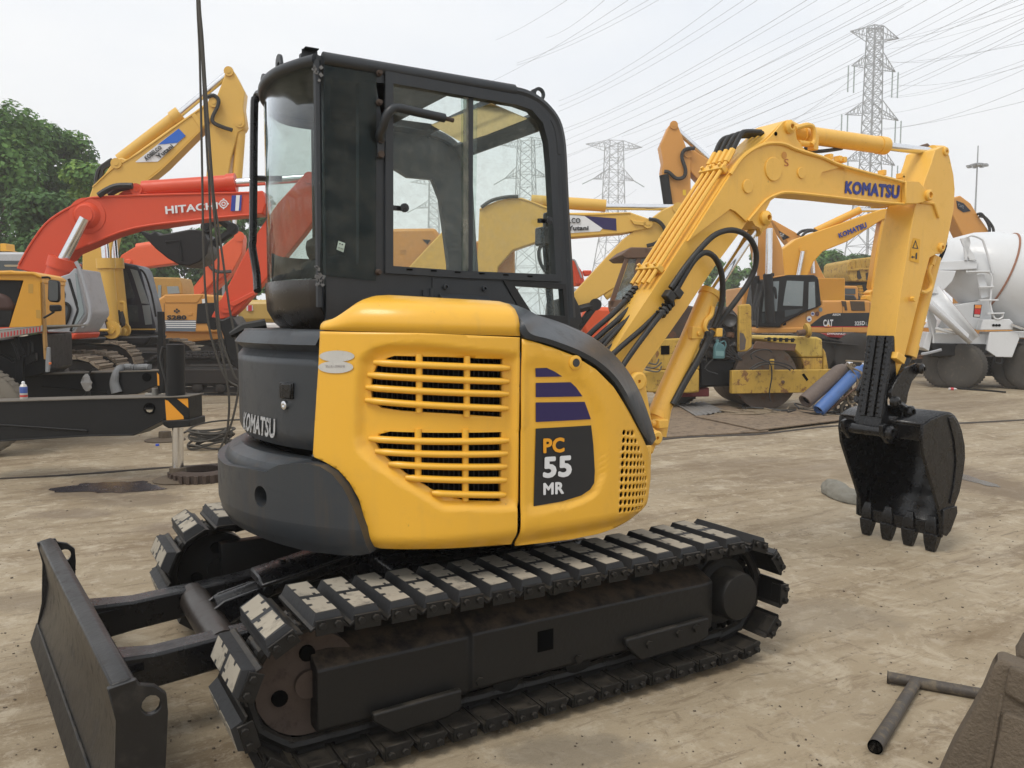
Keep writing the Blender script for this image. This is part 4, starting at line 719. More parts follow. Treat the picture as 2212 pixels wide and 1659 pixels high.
# ================================================================ ground
def ground_mat():
    m=bpy.data.materials.new('worn_concrete'); m.use_nodes=True; t=m.node_tree; N=t.nodes.new; Lk=t.links.new; b=t.nodes['Principled BSDF']
    tc=N('ShaderNodeTexCoord'); 
    def mapn(sc,rot=0):
        q=N('ShaderNodeMapping'); q.inputs['Scale'].default_value=sc; q.inputs['Rotation'].default_value=(0,0,rot); Lk(tc.outputs['Object'],q.inputs[0]); return q.outputs[0]
    def noise(v,sc,det=8,ro=.62,dist=0.):
        n=N('ShaderNodeTexNoise'); n.inputs['Scale'].default_value=sc; n.inputs['Detail'].default_value=det; n.inputs['Roughness'].default_value=ro; n.inputs['Distortion'].default_value=dist; Lk(v,n.inputs['Vector']); return n.outputs['Fac']
    def rmp(f,a,c,lo=0.,hi=1.):
        r=N('ShaderNodeMapRange'); r.interpolation_type='SMOOTHSTEP'; r.inputs[1].default_value=a; r.inputs[2].default_value=c; r.inputs[3].default_value=lo; r.inputs[4].default_value=hi; Lk(f,r.inputs[0]); return r.outputs[0]
    def mix(f,a,c):
        x=N('ShaderNodeMix'); x.data_type='RGBA'
        for s_,k in ((a,6),(c,7)):
            if isinstance(s_,tuple): x.inputs[k].default_value=(*s_,1)
            else: Lk(s_,x.inputs[k])
        Lk(f,x.inputs[0]); return x.outputs[2]
    plain=mapn((1,1,1)); ang=math.atan2(HR.y,HR.x); st=mapn((.30,1.5,1),0); st0=st.node; st0.inputs['Rotation'].default_value=(0,0,-ang-.12); st2=mapn((.5,3.0,1)); st2.node.inputs['Rotation'].default_value=(0,0,-ang+.35)
    c=mix(rmp(noise(plain,.4,6),.3,.7),(.25,.197,.128),(.345,.28,.19))
    c=mix(rmp(noise(st,.9,11,.74,.6),.46,.62,0,.75),c,(.165,.116,.066))           # trodden mud
    c=mix(rmp(noise(plain,3.1,12,.76,.6),.50,.63,0,.62),c,(.45,.385,.285))          # bare pale concrete
    c=mix(rmp(noise(st2,4.2,11,.74,.9),.53,.64,0,.55),c,(.175,.125,.076))
    c=mix(rmp(noise(plain,8.5,11,.74,.3),.53,.63,0,.50),c,(.42,.36,.275))
    c=mix(rmp(noise(plain,7.,11,.75,.8),.55,.64,0,.5),c,(.155,.112,.07))
    c=mix(rmp(noise(st,9.,8,.7,.3),.60,.67,0,.55),c,(.13,.098,.066))              # dark smears
    c=mix(rmp(noise(plain,24,8,.72),.58,.68,0,.5),c,(.165,.125,.083))
    c=mix(rmp(noise(plain,75,4,.6),.63,.71,0,.5),c,(.10,.08,.057))                # crumbs
    c=mix(rmp(noise(plain,48,5,.6),.60,.70,0,.4),c,(.46,.40,.31))
    def spot(c,u,v,rx,ry,col,amt):      # an old stain with a ragged edge
        p=gr(u,v); q=N('ShaderNodeMapping'); q.vector_type='POINT'; a=-math.atan2(HR.y,HR.x); ca,sa=math.cos(a),math.sin(a); x,y=p.x*ca-p.y*sa,p.x*sa+p.y*ca
        q.inputs['Rotation'].default_value=(0,0,a); Lk(tc.outputs['Object'],q.inputs[0]); w=N('ShaderNodeMapping'); w.inputs['Location'].default_value=(-x/rx,-y/ry,0); w.inputs['Scale'].default_value=(1/rx,1/ry,1); Lk(q.outputs[0],w.inputs[0])
        l=N('ShaderNodeVectorMath'); l.operation='LENGTH'; Lk(w.outputs[0],l.inputs[0]); n=noise(plain,5,9,.7); k=N('ShaderNodeMath'); k.operation='MULTIPLY_ADD'; k.inputs[1].default_value=1.6; Lk(n,k.inputs[0]); Lk(l.outputs['Value'],k.inputs[2]); return mix(rmp(k.outputs[0],1.35,1.95,amt,0.),c,col)
    for u,v,rx,ry,col,am in ((245,1053,.75,.55,(.13,.10,.07),.7),(300,1080,.45,.3,(.15,.115,.08),.6),(150,1110,.4,.2,(.16,.12,.085),.55),(375,1140,.3,.2,(.16,.12,.085),.5),(1240,1625,.3,.16,(.17,.145,.11),.6),(2105,1037,.5,1.2,(.14,.10,.065),.7),(60,1300,.4,.2,(.15,.115,.08),.5),(1700,1010,1.2,.8,(.17,.125,.08),.5),(560,985,.8,.6,(.15,.115,.08),.5),(1750,1330,.5,.3,(.20,.17,.13),.4),(640,1060,.5,.4,(.16,.12,.08),.4),(1950,860,2.5,3,(.15,.11,.07),.45)): c=spot(c,u,v,rx,ry,col,am)
    Lk(c,b.inputs['Base Color']); Lk(rmp(noise(st,2.,6),.4,.65,.88,.62),b.inputs['Roughness']); b.inputs['Specular IOR Level'].default_value=.3
    bp=N('ShaderNodeBump'); bp.inputs['Strength'].default_value=.5; bp.inputs['Distance'].default_value=.012; Lk(noise(plain,26,12,.78),bp.inputs['Height'])
    b2=N('ShaderNodeBump'); b2.inputs['Strength'].default_value=.3; b2.inputs['Distance'].default_value=.03; Lk(noise(st,4,6),b2.inputs['Height']); Lk(b2.outputs[0],bp.inputs['Normal']); Lk(bp.outputs[0],b.inputs['Normal']); return m
mb=MB(); mb.add([V((-900,-900,0)),V((900,-900,0)),V((900,900,0)),V((-900,900,0))],[(0,1,2,3)]); g=mk('ground',mb,ground_mat()); g['kind']='structure'
# ================================================================ the yard behind: helpers
def sl(name,par,pl,z,pts,off,th,m,bevel=.015,ang=38,zz=None):     # an outline read off the photograph, standing at its real depth with its real thickness
    mb=MB(); mb.prism(pl.P(PX(z,pts),off),pl.n*th); return mk(name,mb,m,par,bevel,ang=ang)
def sp(name,par,pl,z,pts,off,m): return poly(name,PX(z,pts),lambda u,v:pl(u,v,off),m,par)
def cy(name,par,pl,z,a,b,off,r,m,n=14): mb=MB(); mb.cyl(pl(*px(z,*a),off),pl(*px(z,*b),off),r,n); return mk(name,mb,m,par)
def tb(name,par,pl,z,pts,off,r,m,n=6,k=4): mb=MB(); mb.tube(cr([pl(*px(z,*q),off) for q in pts],k),r,n); return mk(name,mb,m,par)
def pin(name,par,pl,z,q,off,r,m,h=.04,n=16): c=pl(*px(z,*q),off); mb=MB(); mb.lathe(c,-pl.n,[(r,-.01),(r,h),(r*.45,h),(r*.45,h*1.3),(0,h*1.3)],n); return mk(name,mb,m,par)
DIRTM=mat('track_mud',(.20,.16,.115),.85,0,.6,(.07,.05,.035),3,.2,30,.25); TRKD=mat('track_dark',(.022,.019,.017),.7,0,.5,(.09,.07,.05),4,.1,30,.3)
SHOES={}
def bgtrack(par,pl,u,v,ln,ht,wd,off,pitch=.19,m=DIRTM,right=True):
    """crawler: its right (or left) end seen at column u; stands on the ground"""
    e=pl(u,v,off); xe=(e-pl.o).dot(pl.x); x0=xe-ln if right else xe; r=ht/2; hl=ln/2-r; c0=pl.o+pl.x*(x0+ln/2)+pl.n*off
    def pth(t):
        Lp=2*hl; c=math.pi*r; T=2*Lp+2*c; t%=T
        if t<Lp: return -hl+t,2*r,0
        t-=Lp
        if t<c: a=t/r; return hl+r*math.sin(a),r+r*math.cos(a),a
        t-=c
        if t<Lp: return hl-t,0.,math.pi
        t-=Lp; a=t/r; return -hl-r*math.sin(a),r-r*math.cos(a),math.pi+a
    T=4*hl+2*math.pi*r; n=int(T/pitch)
    mb=MB(); loop=[]
    for k in range(48):
        x,z,a=pth(T*k/48); loop.append((x*(hl+r-.05)/(hl+r),r+(z-r)*(r-.05)/r))
    inner=[(x*.9,r+(z-r)*.72) for x,z in loop]
    A=[c0+pl.x*x+UP*z+pl.n*(wd*.3) for x,z in loop]; B=[c0+pl.x*x+UP*z+pl.n*(wd*.3) for x,z in inner]; mb.loft([A,B,[p+pl.n*wd*.4 for p in B],[p+pl.n*wd*.4 for p in A],A],True,False)
    tr=mk('track',mb,TRKD,par)
    mb=MB(); mb.obox(c0+pl.x*(-hl)+UP*(r*.55)+pl.n*wd*.12,pl.x*2*hl,pl.n*wd*.8,UP*r*.85); mk('track_frame',mb,TRKD,tr,.04)
    for s_ in (-1,1): mb=MB(); mb.lathe(c0+pl.x*(s_*hl)+UP*r+pl.n*wd*.1,pl.n,[(r*.3,0),(r*.62,.02),(r*.62,wd*.8),(.05,wd*.8)],20); mk('wheel',mb,TRKD,tr)
    for k in range(5): mb=MB(); mb.lathe(c0+pl.x*(-hl*.8+hl*.4*k)+UP*(r*.36)+pl.n*wd*.15,pl.n,[(r*.2,0),(r*.28,.02),(r*.28,wd*.6),(.05,wd*.6)],12); mk('roller',mb,TRKD,tr)
    key=(pitch,wd,m.name)
    if key not in SHOES:
        mb=MB(); mb.box((0,0,0),(pitch*.93,wd,.03)); mb.box((pitch*.3,0,.03),(pitch*.2,wd,.04)); mb.box((-pitch*.1,0,.025),(pitch*.15,wd,.03)); o=mk('shoe',mb,m,None,local=True); SHOES[key]=o.data; bpy.data.objects.remove(o)
    rl=root_loc(par)
    for k in range(n):
        x,z,a=pth(k*T/n); p=c0+pl.x*x+UP*z+pl.n*wd/2-rl; tg=pl.x*math.cos(a)-UP*math.sin(a); nn=pl.x*math.sin(a)+UP*math.cos(a)
        o=bpy.data.objects.new('shoe',SHOES[key]); COL.objects.link(o); o.parent=tr; o.matrix_local=M(((tg.x,pl.n.x,nn.x,p.x),(tg.y,pl.n.y,nn.y,p.y),(tg.z,pl.n.z,nn.z,p.z),(0,0,0,1)))
    return tr
def wheel(name,par,c,ax,r,w,tm,rm):
    mb=MB(); mb.lathe(V(c)-V(ax)*w/2,ax,[(r*.56,0),(r*.66,-.01),(r*.9,0),(r*.985,w*.12),(r,w*.3),(r,w*.7),(r*.985,w*.88),(r*.9,w),(r*.66,w+.01),(r*.56,w)],36); t=mk(name,mb,tm,par)
    mb=MB(); mb.lathe(V(c)-V(ax)*w/2,ax,[(0,w*.35),(r*.2,w*.3),(r*.25,w*.2),(r*.45,w*.25),(r*.5,w*.05),(r*.58,.0),(r*.58,w),(r*.5,w*.9),(0,w*.7)],30); mk('rim',mb,rm,t)
    mb=MB(); u=V(ax).orthogonal().normalized(); q=V(ax).cross(u)
    for k in range(60):
        a=2*math.pi*k/44; d=u*math.cos(a)+q*math.sin(a); mb.obox(V(c)+d*(r-.004)-V(ax)*w*.42+V(ax).cross(d)*(-.02),V(ax)*w*.84,V(ax).cross(d)*r*.06,d*.007)
    o=mk('tread',mb,tm,t); o['kind']='stuff'; return t
TYRE=mat('tyre',(.06,.054,.047),.85,0,.5,(.17,.145,.11),5,.2,30,.2)
YK=mat('kobelco_yellow',(.66,.40,.075),.42,0,.12,(.40,.25,.06),2.5,.02,40,.05); TAN=mat('tan_orange',(.58,.27,.055),.45,0,.12,(.35,.17,.05),2.5,.02,40,.05)
YFAR=mat('far_yellow',(.72,.37,.03),.4,0,.10,(.45,.25,.05),2.5,.02,40,.05); REDO=mat('red_orange',(.60,.062,.018),.42,0,.12,(.38,.07,.03),2.5,.02,40,.06); ORNG=mat('bright_orange',(.68,.09,.018),.42,0,.12,(.45,.08,.03),2.5,.02,40,.06)
GREYC=mat('grey_cab',(.33,.34,.36),.4,0,.3,(.2,.19,.17),3,0); NVY=mat('navy_paint',(.006,.009,.022),.35,0,.25,(.05,.05,.055),3,0); WHP=mat('white_paint',(.68,.68,.67),.45,0,.25,(.4,.37,.33),3,.02,40,.05)
BKF=mat('black_far',(.007,.007,.0075),.45,0,.35,(.03,.027,.024),4,.08,30,.2,spec=.3,chip=.5,ccol=(.1,.09,.08)); DG=mat('dim_glass',(.05,.06,.065),.08,0,.2,(.2,.2,.19),3,0); LG=mat('pale_glass',(.22,.26,.27),.08,0,.4,(.32,.32,.30),3,0)
DIRTY=mat('dirty_yellow',(.46,.285,.045),.6,0,.75,(.12,.075,.035),4,.12,30,.25,rust=.85,streak=.5,scol=(.10,.05,.025))
BUSH=mat('rusty_paint',(.12,.07,.045),.75,0,.5,(.05,.035,.03),4,.15,30,.3,rust=.8)
# ---------------------------------------------------------------- truck crane at the left edge
p8=Pl(383,8.05,-3); p11=Pl(300,10.6,-3)
TC=thing('truck_crane','yellow truck crane at the left edge with black outrigger beams run out','crane truck',gr(40,985))
nb=sl('outrigger_beam',TC,p8,'H',[(-300,778),(0,768),(700,748),(1300,735),(1495,728),(1500,908),(1280,915),(1050,1030),(700,1037),(0,1078),(-300,1095)],-.13,.30,BKF,.008)
tb('weld_rib',nb,p8,'H',[(-300,925),(0,953),(350,975),(690,1000)],-.14,.012,BKF,6,1); sl('beam_flange',nb,p8,'H',[(1280,918),(1500,908),(1505,965),(1330,980),(1290,955)],-.16,.36,BKF,.01)
sl('beam_flange',nb,p8,'H',[(-300,1090),(0,1073),(700,1032),(1050,1025),(1280,910),(1290,918),(1055,1037),(700,1043),(0,1084),(-300,1101)],-.15,.34,BKF,.004)
sl('beam_flange',nb,p8,'H',[(-300,772),(0,762),(700,742),(1300,729),(1498,722),(1498,732),(1300,739),(700,752),(0,773),(-300,783)],-.15,.34,mat('beam_dust',(.12,.105,.085),.8,0,.5,(.04,.036,.03),4,.05),.004)
c=p8(*px('H',1184,822),-.135); mb=MB(); mb.lathe(c,-p8.n,[(.055,-.01),(.055,.012),(.048,.014),(.048,-.004),(0,-.004)],24); mk('lifting_hole',mb,DRK,nb); mb=MB(); mb.obox(c-p8.x*.05-UP*.008-p8.n*.012,p8.x*.1,p8.n*.01,UP*.016); mk('hole_bar',mb,BKF,nb)
sp('painted_daylight',nb,p8,'H',[(1155,828),(1212,826),(1204,845),(1184,852),(1164,846)],-.142,mat('concrete_seen',(.40,.35,.27),.9))  # opaque pale patch painted for the lit ground seen through the hole
HZ=flatm('hazard_orange',(.72,.30,.02),.35)
for q in ([(1306,752),(1330,760),(1452,882),(1455,905),(1318,918)],[(1403,745),(1488,742),(1492,818)]): sp('hazard_stripe',nb,p8,'H',q,-.135,HZ)
cy('jack_tube',TC,p8,'H',(1388,312),(1395,905),.0,.086,BKF,24); cy('jack_rod',TC,p8,'H',(1408,960),(1410,1362),.0,.053,CHR,24)
c=p8(*px('H',1411,1430),.0); c.z=0; mb=MB(); mb.lathe(c,UP,[(.23,.0),(.235,.012),(.20,.03),(.08,.045),(.078,.13),(.05,.135)],32); mk('jack_foot',mb,mat('foot_dirty',(.10,.075,.05),.8,0,.5,(.2,.16,.11)),TC)
mb=MB(); mb.obox(p8(*px('H',1255,350),.05),p8.x*.08,p8.n*.1,UP*.02); mb.obox(p8(*px('H',1262,700),.05),p8.x*.05,p8.n*.06,UP*.80); mk('jack_guide',mb,BKF,TC,.005)
tb('hose',TC,p8,'H',[(1320,720),(1316,620),(1290,520),(1270,420),(1290,330)],-.02,.012,HOSE)
fb=sl('outrigger_beam',TC,p11,'H',[(190,556),(600,543),(1230,525),(1310,522),(1320,645),(1225,645),(1085,708),(700,725),(200,748)],-.13,.30,BKF,.008)
tb('weld_rib',fb,p11,'H',[(330,650),(560,668),(845,690)],-.14,.012,BKF,6,1); sp('hazard_stripe',fb,p11,'H',[(1242,535),(1290,590),(1302,636),(1248,640)],-.135,HZ); c=p11(*px('H',1162,573),-.135); mb=MB(); mb.lathe(c,-p11.n,[(.055,-.01),(.055,.012),(.0,.012)],20); mk('lifting_hole',mb,DRK,fb)
sl('beam_flange',fb,p11,'H',[(190,550),(600,537),(1310,516),(1310,525),(600,547),(190,560)],-.15,.34,MT['beam_dust'],.004)
cy('jack_tube',TC,p11,'H',(1290,270),(1300,680),.15,.075,BKF,18); cy('jack_rod',TC,p11,'H',(1300,690),(1304,900),.15,.045,CHR,18)
c=p11(*px('H',1304,960),.15); c.z=0; mb=MB(); mb.lathe(c,UP,[(.25,.0),(.25,.015),(.08,.04),(.075,.12),(.04,.12)],28); mk('jack_foot',mb,MT['foot_dirty'],TC)
p10=Pl(40,9.6,14)
dk=sl('deck_edge',TC,p10,'H',[(-400,262),(0,190),(335,160),(335,212),(0,272),(-400,350)],0,.12,mat('dusty_grey_paint',(.30,.29,.27),.7,0,.5,(.42,.38,.31)),.01)
for k in range(13):
    x=8+25*k; y=236-4.0*k; sp('red_reflector',dk,p10,'H',[(x,y-14),(x+11,y-16),(x+11,y+22),(x,y+25)],-.004,flatm('reflector_red',(.45,.03,.03),.3))
mb=MB(); mb.prism(p10.P(PX('H',[(-500,255),(335,162),(335,175),(-500,262)]),.0),p10.n*2.2); mk('deck_top',mb,MT['dusty_grey_paint'],TC)
mb=MB(); mb.prism(p10.P(PX('H',[(-400,310),(0,285),(300,230),(360,230),(365,520),(300,560),(120,600),(-400,600)]),.55),p10.n*1.2); mk('chassis',mb,BKF,TC,.02)
for q in ([(120,430),(180,420),(180,620),(120,640)],[(205,420),(280,380),(285,440),(210,480)],[(100,240),(130,235),(190,400),(160,410)]): sl('bracket',TC,p10,'H',q,.3,.08,BKF,.005)
for q in ([(0,370),(60,400),(110,430)],[(0,395),(60,425),(110,455)],[(95,290),(125,350),(150,430)],[(205,290),(230,300),(232,400)],[(240,285),(255,300),(256,370)]): tb('rail',TC,p10,'H',q,.2,.015,BKF)
c=p10(*px('H',30,770),-.05); wheel('tyre',TC,V((c.x,c.y,.52))-p10.x*.30,p10.n,.52,.30,mat('tyre_dusty',(.17,.15,.12),.9,0,.5,(.07,.06,.05),5,.2),GREYC); c=p10(*px('H',290,560),1.9); wheel('tyre',TC,V((c.x,c.y,.52)),p10.n,.52,.30,TYRE,GREYC)
yc=sl('operator_cab',TC,p10,'F',[(-60,735),(80,735),(270,745),(325,770),(330,830),(320,830),(330,1180),(70,1185),(185,812),(-60,808)],.0,1.0,mat('crane_yellow',(.62,.30,.025),.42,0,.15,(.4,.22,.05),3,.02),.03)
sl('cab_roof_rim',yc,p10,'F',[(-60,738),(90,732),(110,738),(270,745),(328,778),(326,800),(250,770),(-60,770)],-.03,1.06,MT['crane_yellow'],.02)
sl('cab_opening',yc,p10,'F',[(-60,812),(176,815),(75,1180),(-60,1185)],.06,.9,BKF,.0); 
for q in ([(225,840),(262,842),(262,915),(225,912)],[(285,1045),(325,1050),(325,1115),(288,1110)]): sp('panel_mark',yc,p10,'F',q,-.003,flatm('faint_mark',(.48,.27,.05)))
sl('seat',yc,p10,'F',[(-40,900),(60,930),(110,1000),(110,1060),(-40,1060)],.02,.4,mat('seat_brown',(.06,.03,.025),.7),.05); sl('mesh_panel',yc,p10,'F',[(-40,1050),(95,1050),(75,1165),(-40,1170)],.03,.02,BKF,.0)
sl('corner_post',yc,p10,'F',[(318,790),(345,850),(372,1440),(345,1440),(330,1180)],.02,.06,mat('post_dusty',(.36,.20,.06),.6,0,.5,(.07,.05,.04)),.01)
mi=sl('mirror',TC,p10,'F',[(378,806),(455,812),(468,830),(470,960),(458,988),(388,982),(375,960)],-.3,.08,BKF,.02); sp('mirror_face',mi,p10,'F',[(384,815),(448,820),(458,835),(460,955),(450,975),(392,972),(384,955)],-.304,flatm('mirror_dull',(.07,.075,.075),.3)); mi2=sl('mirror',TC,p10,'F',[(388,1005),(470,1005),(482,1020),(480,1055),(400,1062),(388,1045)],-.3,.06,BKF,.015); tb('mirror_arm',TC,p10,'F',[(330,790),(380,788),(400,800)],-.25,.012,BKF); tb('mirror_arm',TC,p10,'F',[(345,1110),(390,1085),(430,1060)],-.25,.012,BKF)
sl('lamp_bracket',TC,p10,'F',[(370,1340),(390,1345),(392,1460),(385,1540),(358,1540),(360,1440)],.0,.06,mat('bracket_grey',(.22,.23,.24),.6),.005); sl('side_lamp',TC,p10,'F',[(384,1462),(398,1460),(400,1478),(386,1482)],-.03,.05,flatm('lamp_orange',(.7,.15,.02),.3),.005)
# things lying on the crane's beams
c=p8(*px('H',190,765),.02); c.z=p8(*px('H',190,762),-.13).z+.004
sc=thing('spray_can','blue and white spray can standing on the near black outrigger beam','spray can',c)
for nm,pr,m in (('can_body',[(.034,0),(.035,.004),(.035,.06)],mat('can_cream',(.55,.52,.47),.35,.2,.3)),('red_label',[(.0354,.022),(.0354,.042)],flatm('can_red',(.5,.04,.03),.35)),('blue_label',[(.0352,.06),(.0352,.118),(.033,.122)],flatm('can_blue',(.05,.09,.30),.35)),('shoulder',[(.033,.122),(.026,.142),(.014,.150)],MT['can_cream']),('nozzle',[(.015,.149),(.015,.168),(.009,.175),(0,.176)],WHT)): mb=MB(); mb.lathe(c,UP,pr,20); mk(nm,mb,m,sc)
CL=mat('grey_rag',(.20,.205,.21),.95,0,.4,(.09,.085,.08),8,.3,40)
mb=MB(); pts=[p11(*px('H',*q),o) for q,o in (((1195,500),.0),((1150,492),-.0),((1080,498),.03),((1010,490),.0),((960,500),-.05),((925,520),-.14),((912,560),-.17),((905,620),-.17),((925,695),-.17))]
mb.tube(cr(pts,6),[.03+.02*math.sin(k*1.7)**2 if k<30 else .035+.035*(k-30)/20 for k in range(49)],9); rag=mk('grey_rag',mb,CL); tag(rag,'twisted grey rag draped over the far black outrigger beam','rag')
mb=MB(); q=[p11(*px('H',*a),-.18) for a in ((735,505),(712,530),(700,570),(690,630),(700,690),(690,735))]; mb.tube(cr(q,5),.010,6); q=[p11(*px('H',*a),-.19) for a in ((770,508),(730,515),(705,560),(712,640),(680,700),(650,738))]; mb.tube(cr(q,5),.009,6); mb.tube(cr([p11(*px('H',*a),-.18) for a in ((700,640),(712,690),(712,738))],5),.010,6); cab_=mk('cable_loops',mb,HOSE); cab_['kind']='stuff'; tag(cab_,'loose dark cables hanging in loops over the far outrigger beam','cable')
mb=MB(); c=p11(*px('H',690,615),-.2)
vs=[]; fs=[]
for i in range(7):
    for j in range(8): a=2*math.pi*j/8; r=.075*math.sin(math.pi*(i+.6)/7.4)*random.uniform(.6,1.2); vs.append(c+(p8.x*math.cos(a)*r+p8.n*math.sin(a)*r*.6)+UP*(.11-.22*i/6))
for i in range(6):
    for j in range(8): fs.append((i*8+j,i*8+(j+1)%8,(i+1)*8+(j+1)%8,(i+1)*8+j))
mb.add(vs,fs); o=mk('plastic_bag',mb,mat('plastic_grey',(.42,.41,.40),.35,0,.4,(.2,.19,.18),9,.2),None,ang=20); tag(o,'crumpled pale plastic bag tied to the cables on the far outrigger','plastic bag')
mb=MB(); a=p8(*px('H',1150,716),.05); mb.cyl(a,a+p8.x*.07+p8.n*.03,.022,12); mb.cyl(a+p8.x*.10-UP*.02,a+p8.x*.10+UP*.07,.03,12); o=mk('pipe_fitting',mb,mat('dull_steel',(.22,.21,.19),.5,.6,.4)); tag(o,'small steel pipe fitting lying on the near outrigger beam by the jack','pipe fitting')
# wire rope slings hanging from out of view above, coiled on the ground
WR=mat('wire_rope',(.075,.068,.058),.6,.5,.5,(.03,.028,.025),30,.4,160)
pw=Pl(440,9.9,0)
def EF(l): return [px('E',x,y) if k=='E' else px('F',x,y) for k,x,y in l]
ropes=[[('E',1556,-500),('E',1562,0),('E',1580,400),('E',1590,800),('E',1600,1300),('F',1605,200),('F',1612,600),('F',1630,950),('F',1665,1230),('F',1740,1480),('F',1800,1600),('F',1880,1650)],
 [('E',1566,-500),('E',1572,0),('E',1592,300),('E',1618,800),('E',1645,1300),('F',1655,0),('F',1668,400),('F',1690,700),('F',1705,1000),('F',1740,1300),('F',1790,1560),('F',1815,1800),('F',1790,2100),('F',1770,2250)],
 [('E',1574,-500),('E',1580,0),('E',1604,300),('E',1630,700),('E',1680,1400),('F',1700,200),('F',1735,430),('F',1780,760),('F',1820,1050),('F',1870,1300),('F',1895,1500),('F',1885,1700),('F',1830,1950),('F',1740,2150),('F',1690,2250)],
 [('E',1570,-500),('E',1576,0),('E',1598,330),('E',1640,900),('F',1672,0),('F',1700,330),('F',1730,640),('F',1722,830),('F',1728,1080),('F',1770,1330),('F',1850,1550),('F',1880,1600)]]
for k,l in enumerate(ropes):
    mb=MB(); pts=[pw(*q,-.02*k) for q in EF(l)]; mb.tube(cr(pts,5),.0135,7); o=mk('wire_rope',mb,WR); tag(o,('leftmost steel wire rope of the sling hanging past the red boom','second steel wire rope from the left, hanging down to the coil','rightmost steel wire rope of the sling, closest to the charcoal cover','inner steel wire rope of the sling crossing behind its neighbours')[k],'wire rope','wire ropes of the hanging sling')
mb=MB(); cc=gr(458,968)
for k in range(9):
    pts=[]; r=random.uniform(.14,.26); ph=random.random()*6
    for j in range(14): a=2*math.pi*j/14; pts.append(cc+V((r*math.cos(a+ph)*1.1,r*.8*math.sin(a+ph),.02+.022*k+.03*math.sin(2*a+ph)+.03*abs(math.cos(a)))))
    mb.tube(cr(pts,3,True),.014,6,closed=True)
o=mk('rope_coil',mb,WR); o['kind']='stuff'; tag(o,'heap of coiled steel wire rope on the ground behind the counterweight','wire rope')
# ---------------------------------------------------------------- red excavator with its boom across the left
ph=Pl(250,14.2,6)
HT=thing('red_excavator','red orange excavator with white boom lettering HITACHI and a grey cab, behind the truck crane','excavator',gr(150,880))
bm=sl('boom',HT,ph,'F',[(125,718),(180,620),(260,480),(340,372),(400,312),(520,238),(640,178),(700,160),(850,140),(1060,127),(1600,127),(1985,110),(2080,100),(2110,190),(2080,285),(1985,290),(1620,325),(1250,380),(1060,397),(880,452),(700,532),(560,592),(470,690),(420,762),(330,772)],0,.5,REDO,.02)
sl('lug',bm,ph,'F',[(930,132),(1040,62),(1080,48),(1110,58),(1135,90),(1170,125)],.12,.26,REDO,.015); pin('pin',bm,ph,'F',(1082,92),.12,.10,REDO); 
for r_ in ([(150,690),(260,500),(400,330),(640,195),(850,150),(1985,118)],[(700,530),(1060,398),(1620,326),(1985,292)]): tb('flange',bm,ph,'F',r_,-.005,.02,REDO,6,4)
mb=MB(); c=ph(*px('F',690,300),.0); mb.lathe(c,-ph.n,[(.30,-.02),(.30,.012),(.28,.016),(.22,.016),(.20,.05),(.16,.10),(.13,.10),(.13,.12),(0,.12)],32); mk('boss',mb,REDO,bm)
text('lettering','HITACHI',PX('F',[(1305,225),(1722,192),(1725,247),(1312,290)]),lambda u,v:ph(u,v,-.02),WHT,bm,.035)
for ro_,ri in ((34,26),(18,10)): c=(1770,206); poly('emblem_ring',[px('F',c[0]+ro_*math.cos(k*.31416),c[1]+ro_*math.sin(k*.31416)) for k in range(20)],lambda u,v:ph(u,v,-.02),WHT,bm,[[px('F',c[0]+ri*math.cos(k*.31416),c[1]+ri*math.sin(k*.31416)) for k in range(20)]])
for a in range(4):
    x,y=1770+36*math.cos(a*1.5708+.0),206+36*math.sin(a*1.5708); sp('emblem_point',bm,ph,'F',[(x-6,y-6),(x+6,y-6),(x+6,y+6),(x-6,y+6)],-.02,WHT)
for q,m in (([(1835,140),(1870,138),(1862,262),(1826,264)],BLU),([(1870,138),(1900,137),(1890,261),(1862,262)],WHT),([(1900,137),(1916,136),(1908,260),(1890,261)],BLU)): sp('stripe_decal',bm,ph,'F',q,-.02,m)
ah=sl('arm',HT,ph,'F',[(2400,-20),(2470,-50),(2530,-20),(2560,120),(2540,260),(2420,430),(2200,700),(2020,900),(1900,1040),(1820,1110),(1700,1130),(1672,1100),(1750,960),(1960,560),(2060,400),(2200,200)],.1,.36,REDO,.02)
pin('pin',ah,ph,'F',(1790,1012),.1,.13,REDO); pin('pin',ah,ph,'F',(2450,0),.1,.10,REDO); sl('arm_rib',ah,ph,'F',[(1800,1000),(2010,895),(2015,930),(1850,1020)],.04,.1,REDO,.01)
cy('arm_cylinder',HT,ph,'F',(1135,92),(1850,42),.25,.145,REDO,20); cy('gland',HT,ph,'F',(1800,45),(1868,40),.25,.165,REDO,20); cy('rod',HT,ph,'F',(1860,42),(2450,0),.25,.075,CHR)
for o_ in (-.22,.45):
    k=0 if o_<0 else 50; kk=0 if o_<0 else 18
    b_=cy('boom_cylinder',HT,ph,'F',(478+k,690+kk),(350+k,1130+kk),o_,.19,REDO,20); cy('gland',b_,ph,'F',(495+k,640+kk),(470+k,720+kk),o_,.215,REDO,20); cy('rod',b_,ph,'F',(672+k*.4,320),(500+k,645+kk),o_,.085,CHR)
tb('hose',HT,ph,'F',[(780,140),(850,95),(930,65),(1050,62)],-.05,.05,HOSE); tb('hose',HT,ph,'F',[(860,135),(930,95),(1000,75),(1050,70)],.1,.05,HOSE)
bk_=sl('bucket',HT,ph,'F',[(1665,1140),(1700,1115),(1760,1120),(1830,1090),(1870,1150),(1960,1260),(1990,1400),(1990,1540),(1900,1530),(1830,1480),(1790,1380),(1770,1260),(1740,1180),(1680,1190)],.0,.9,BKF,.03); pin('pin',bk_,ph,'F',(1695,1155),.0,.11,BKF)
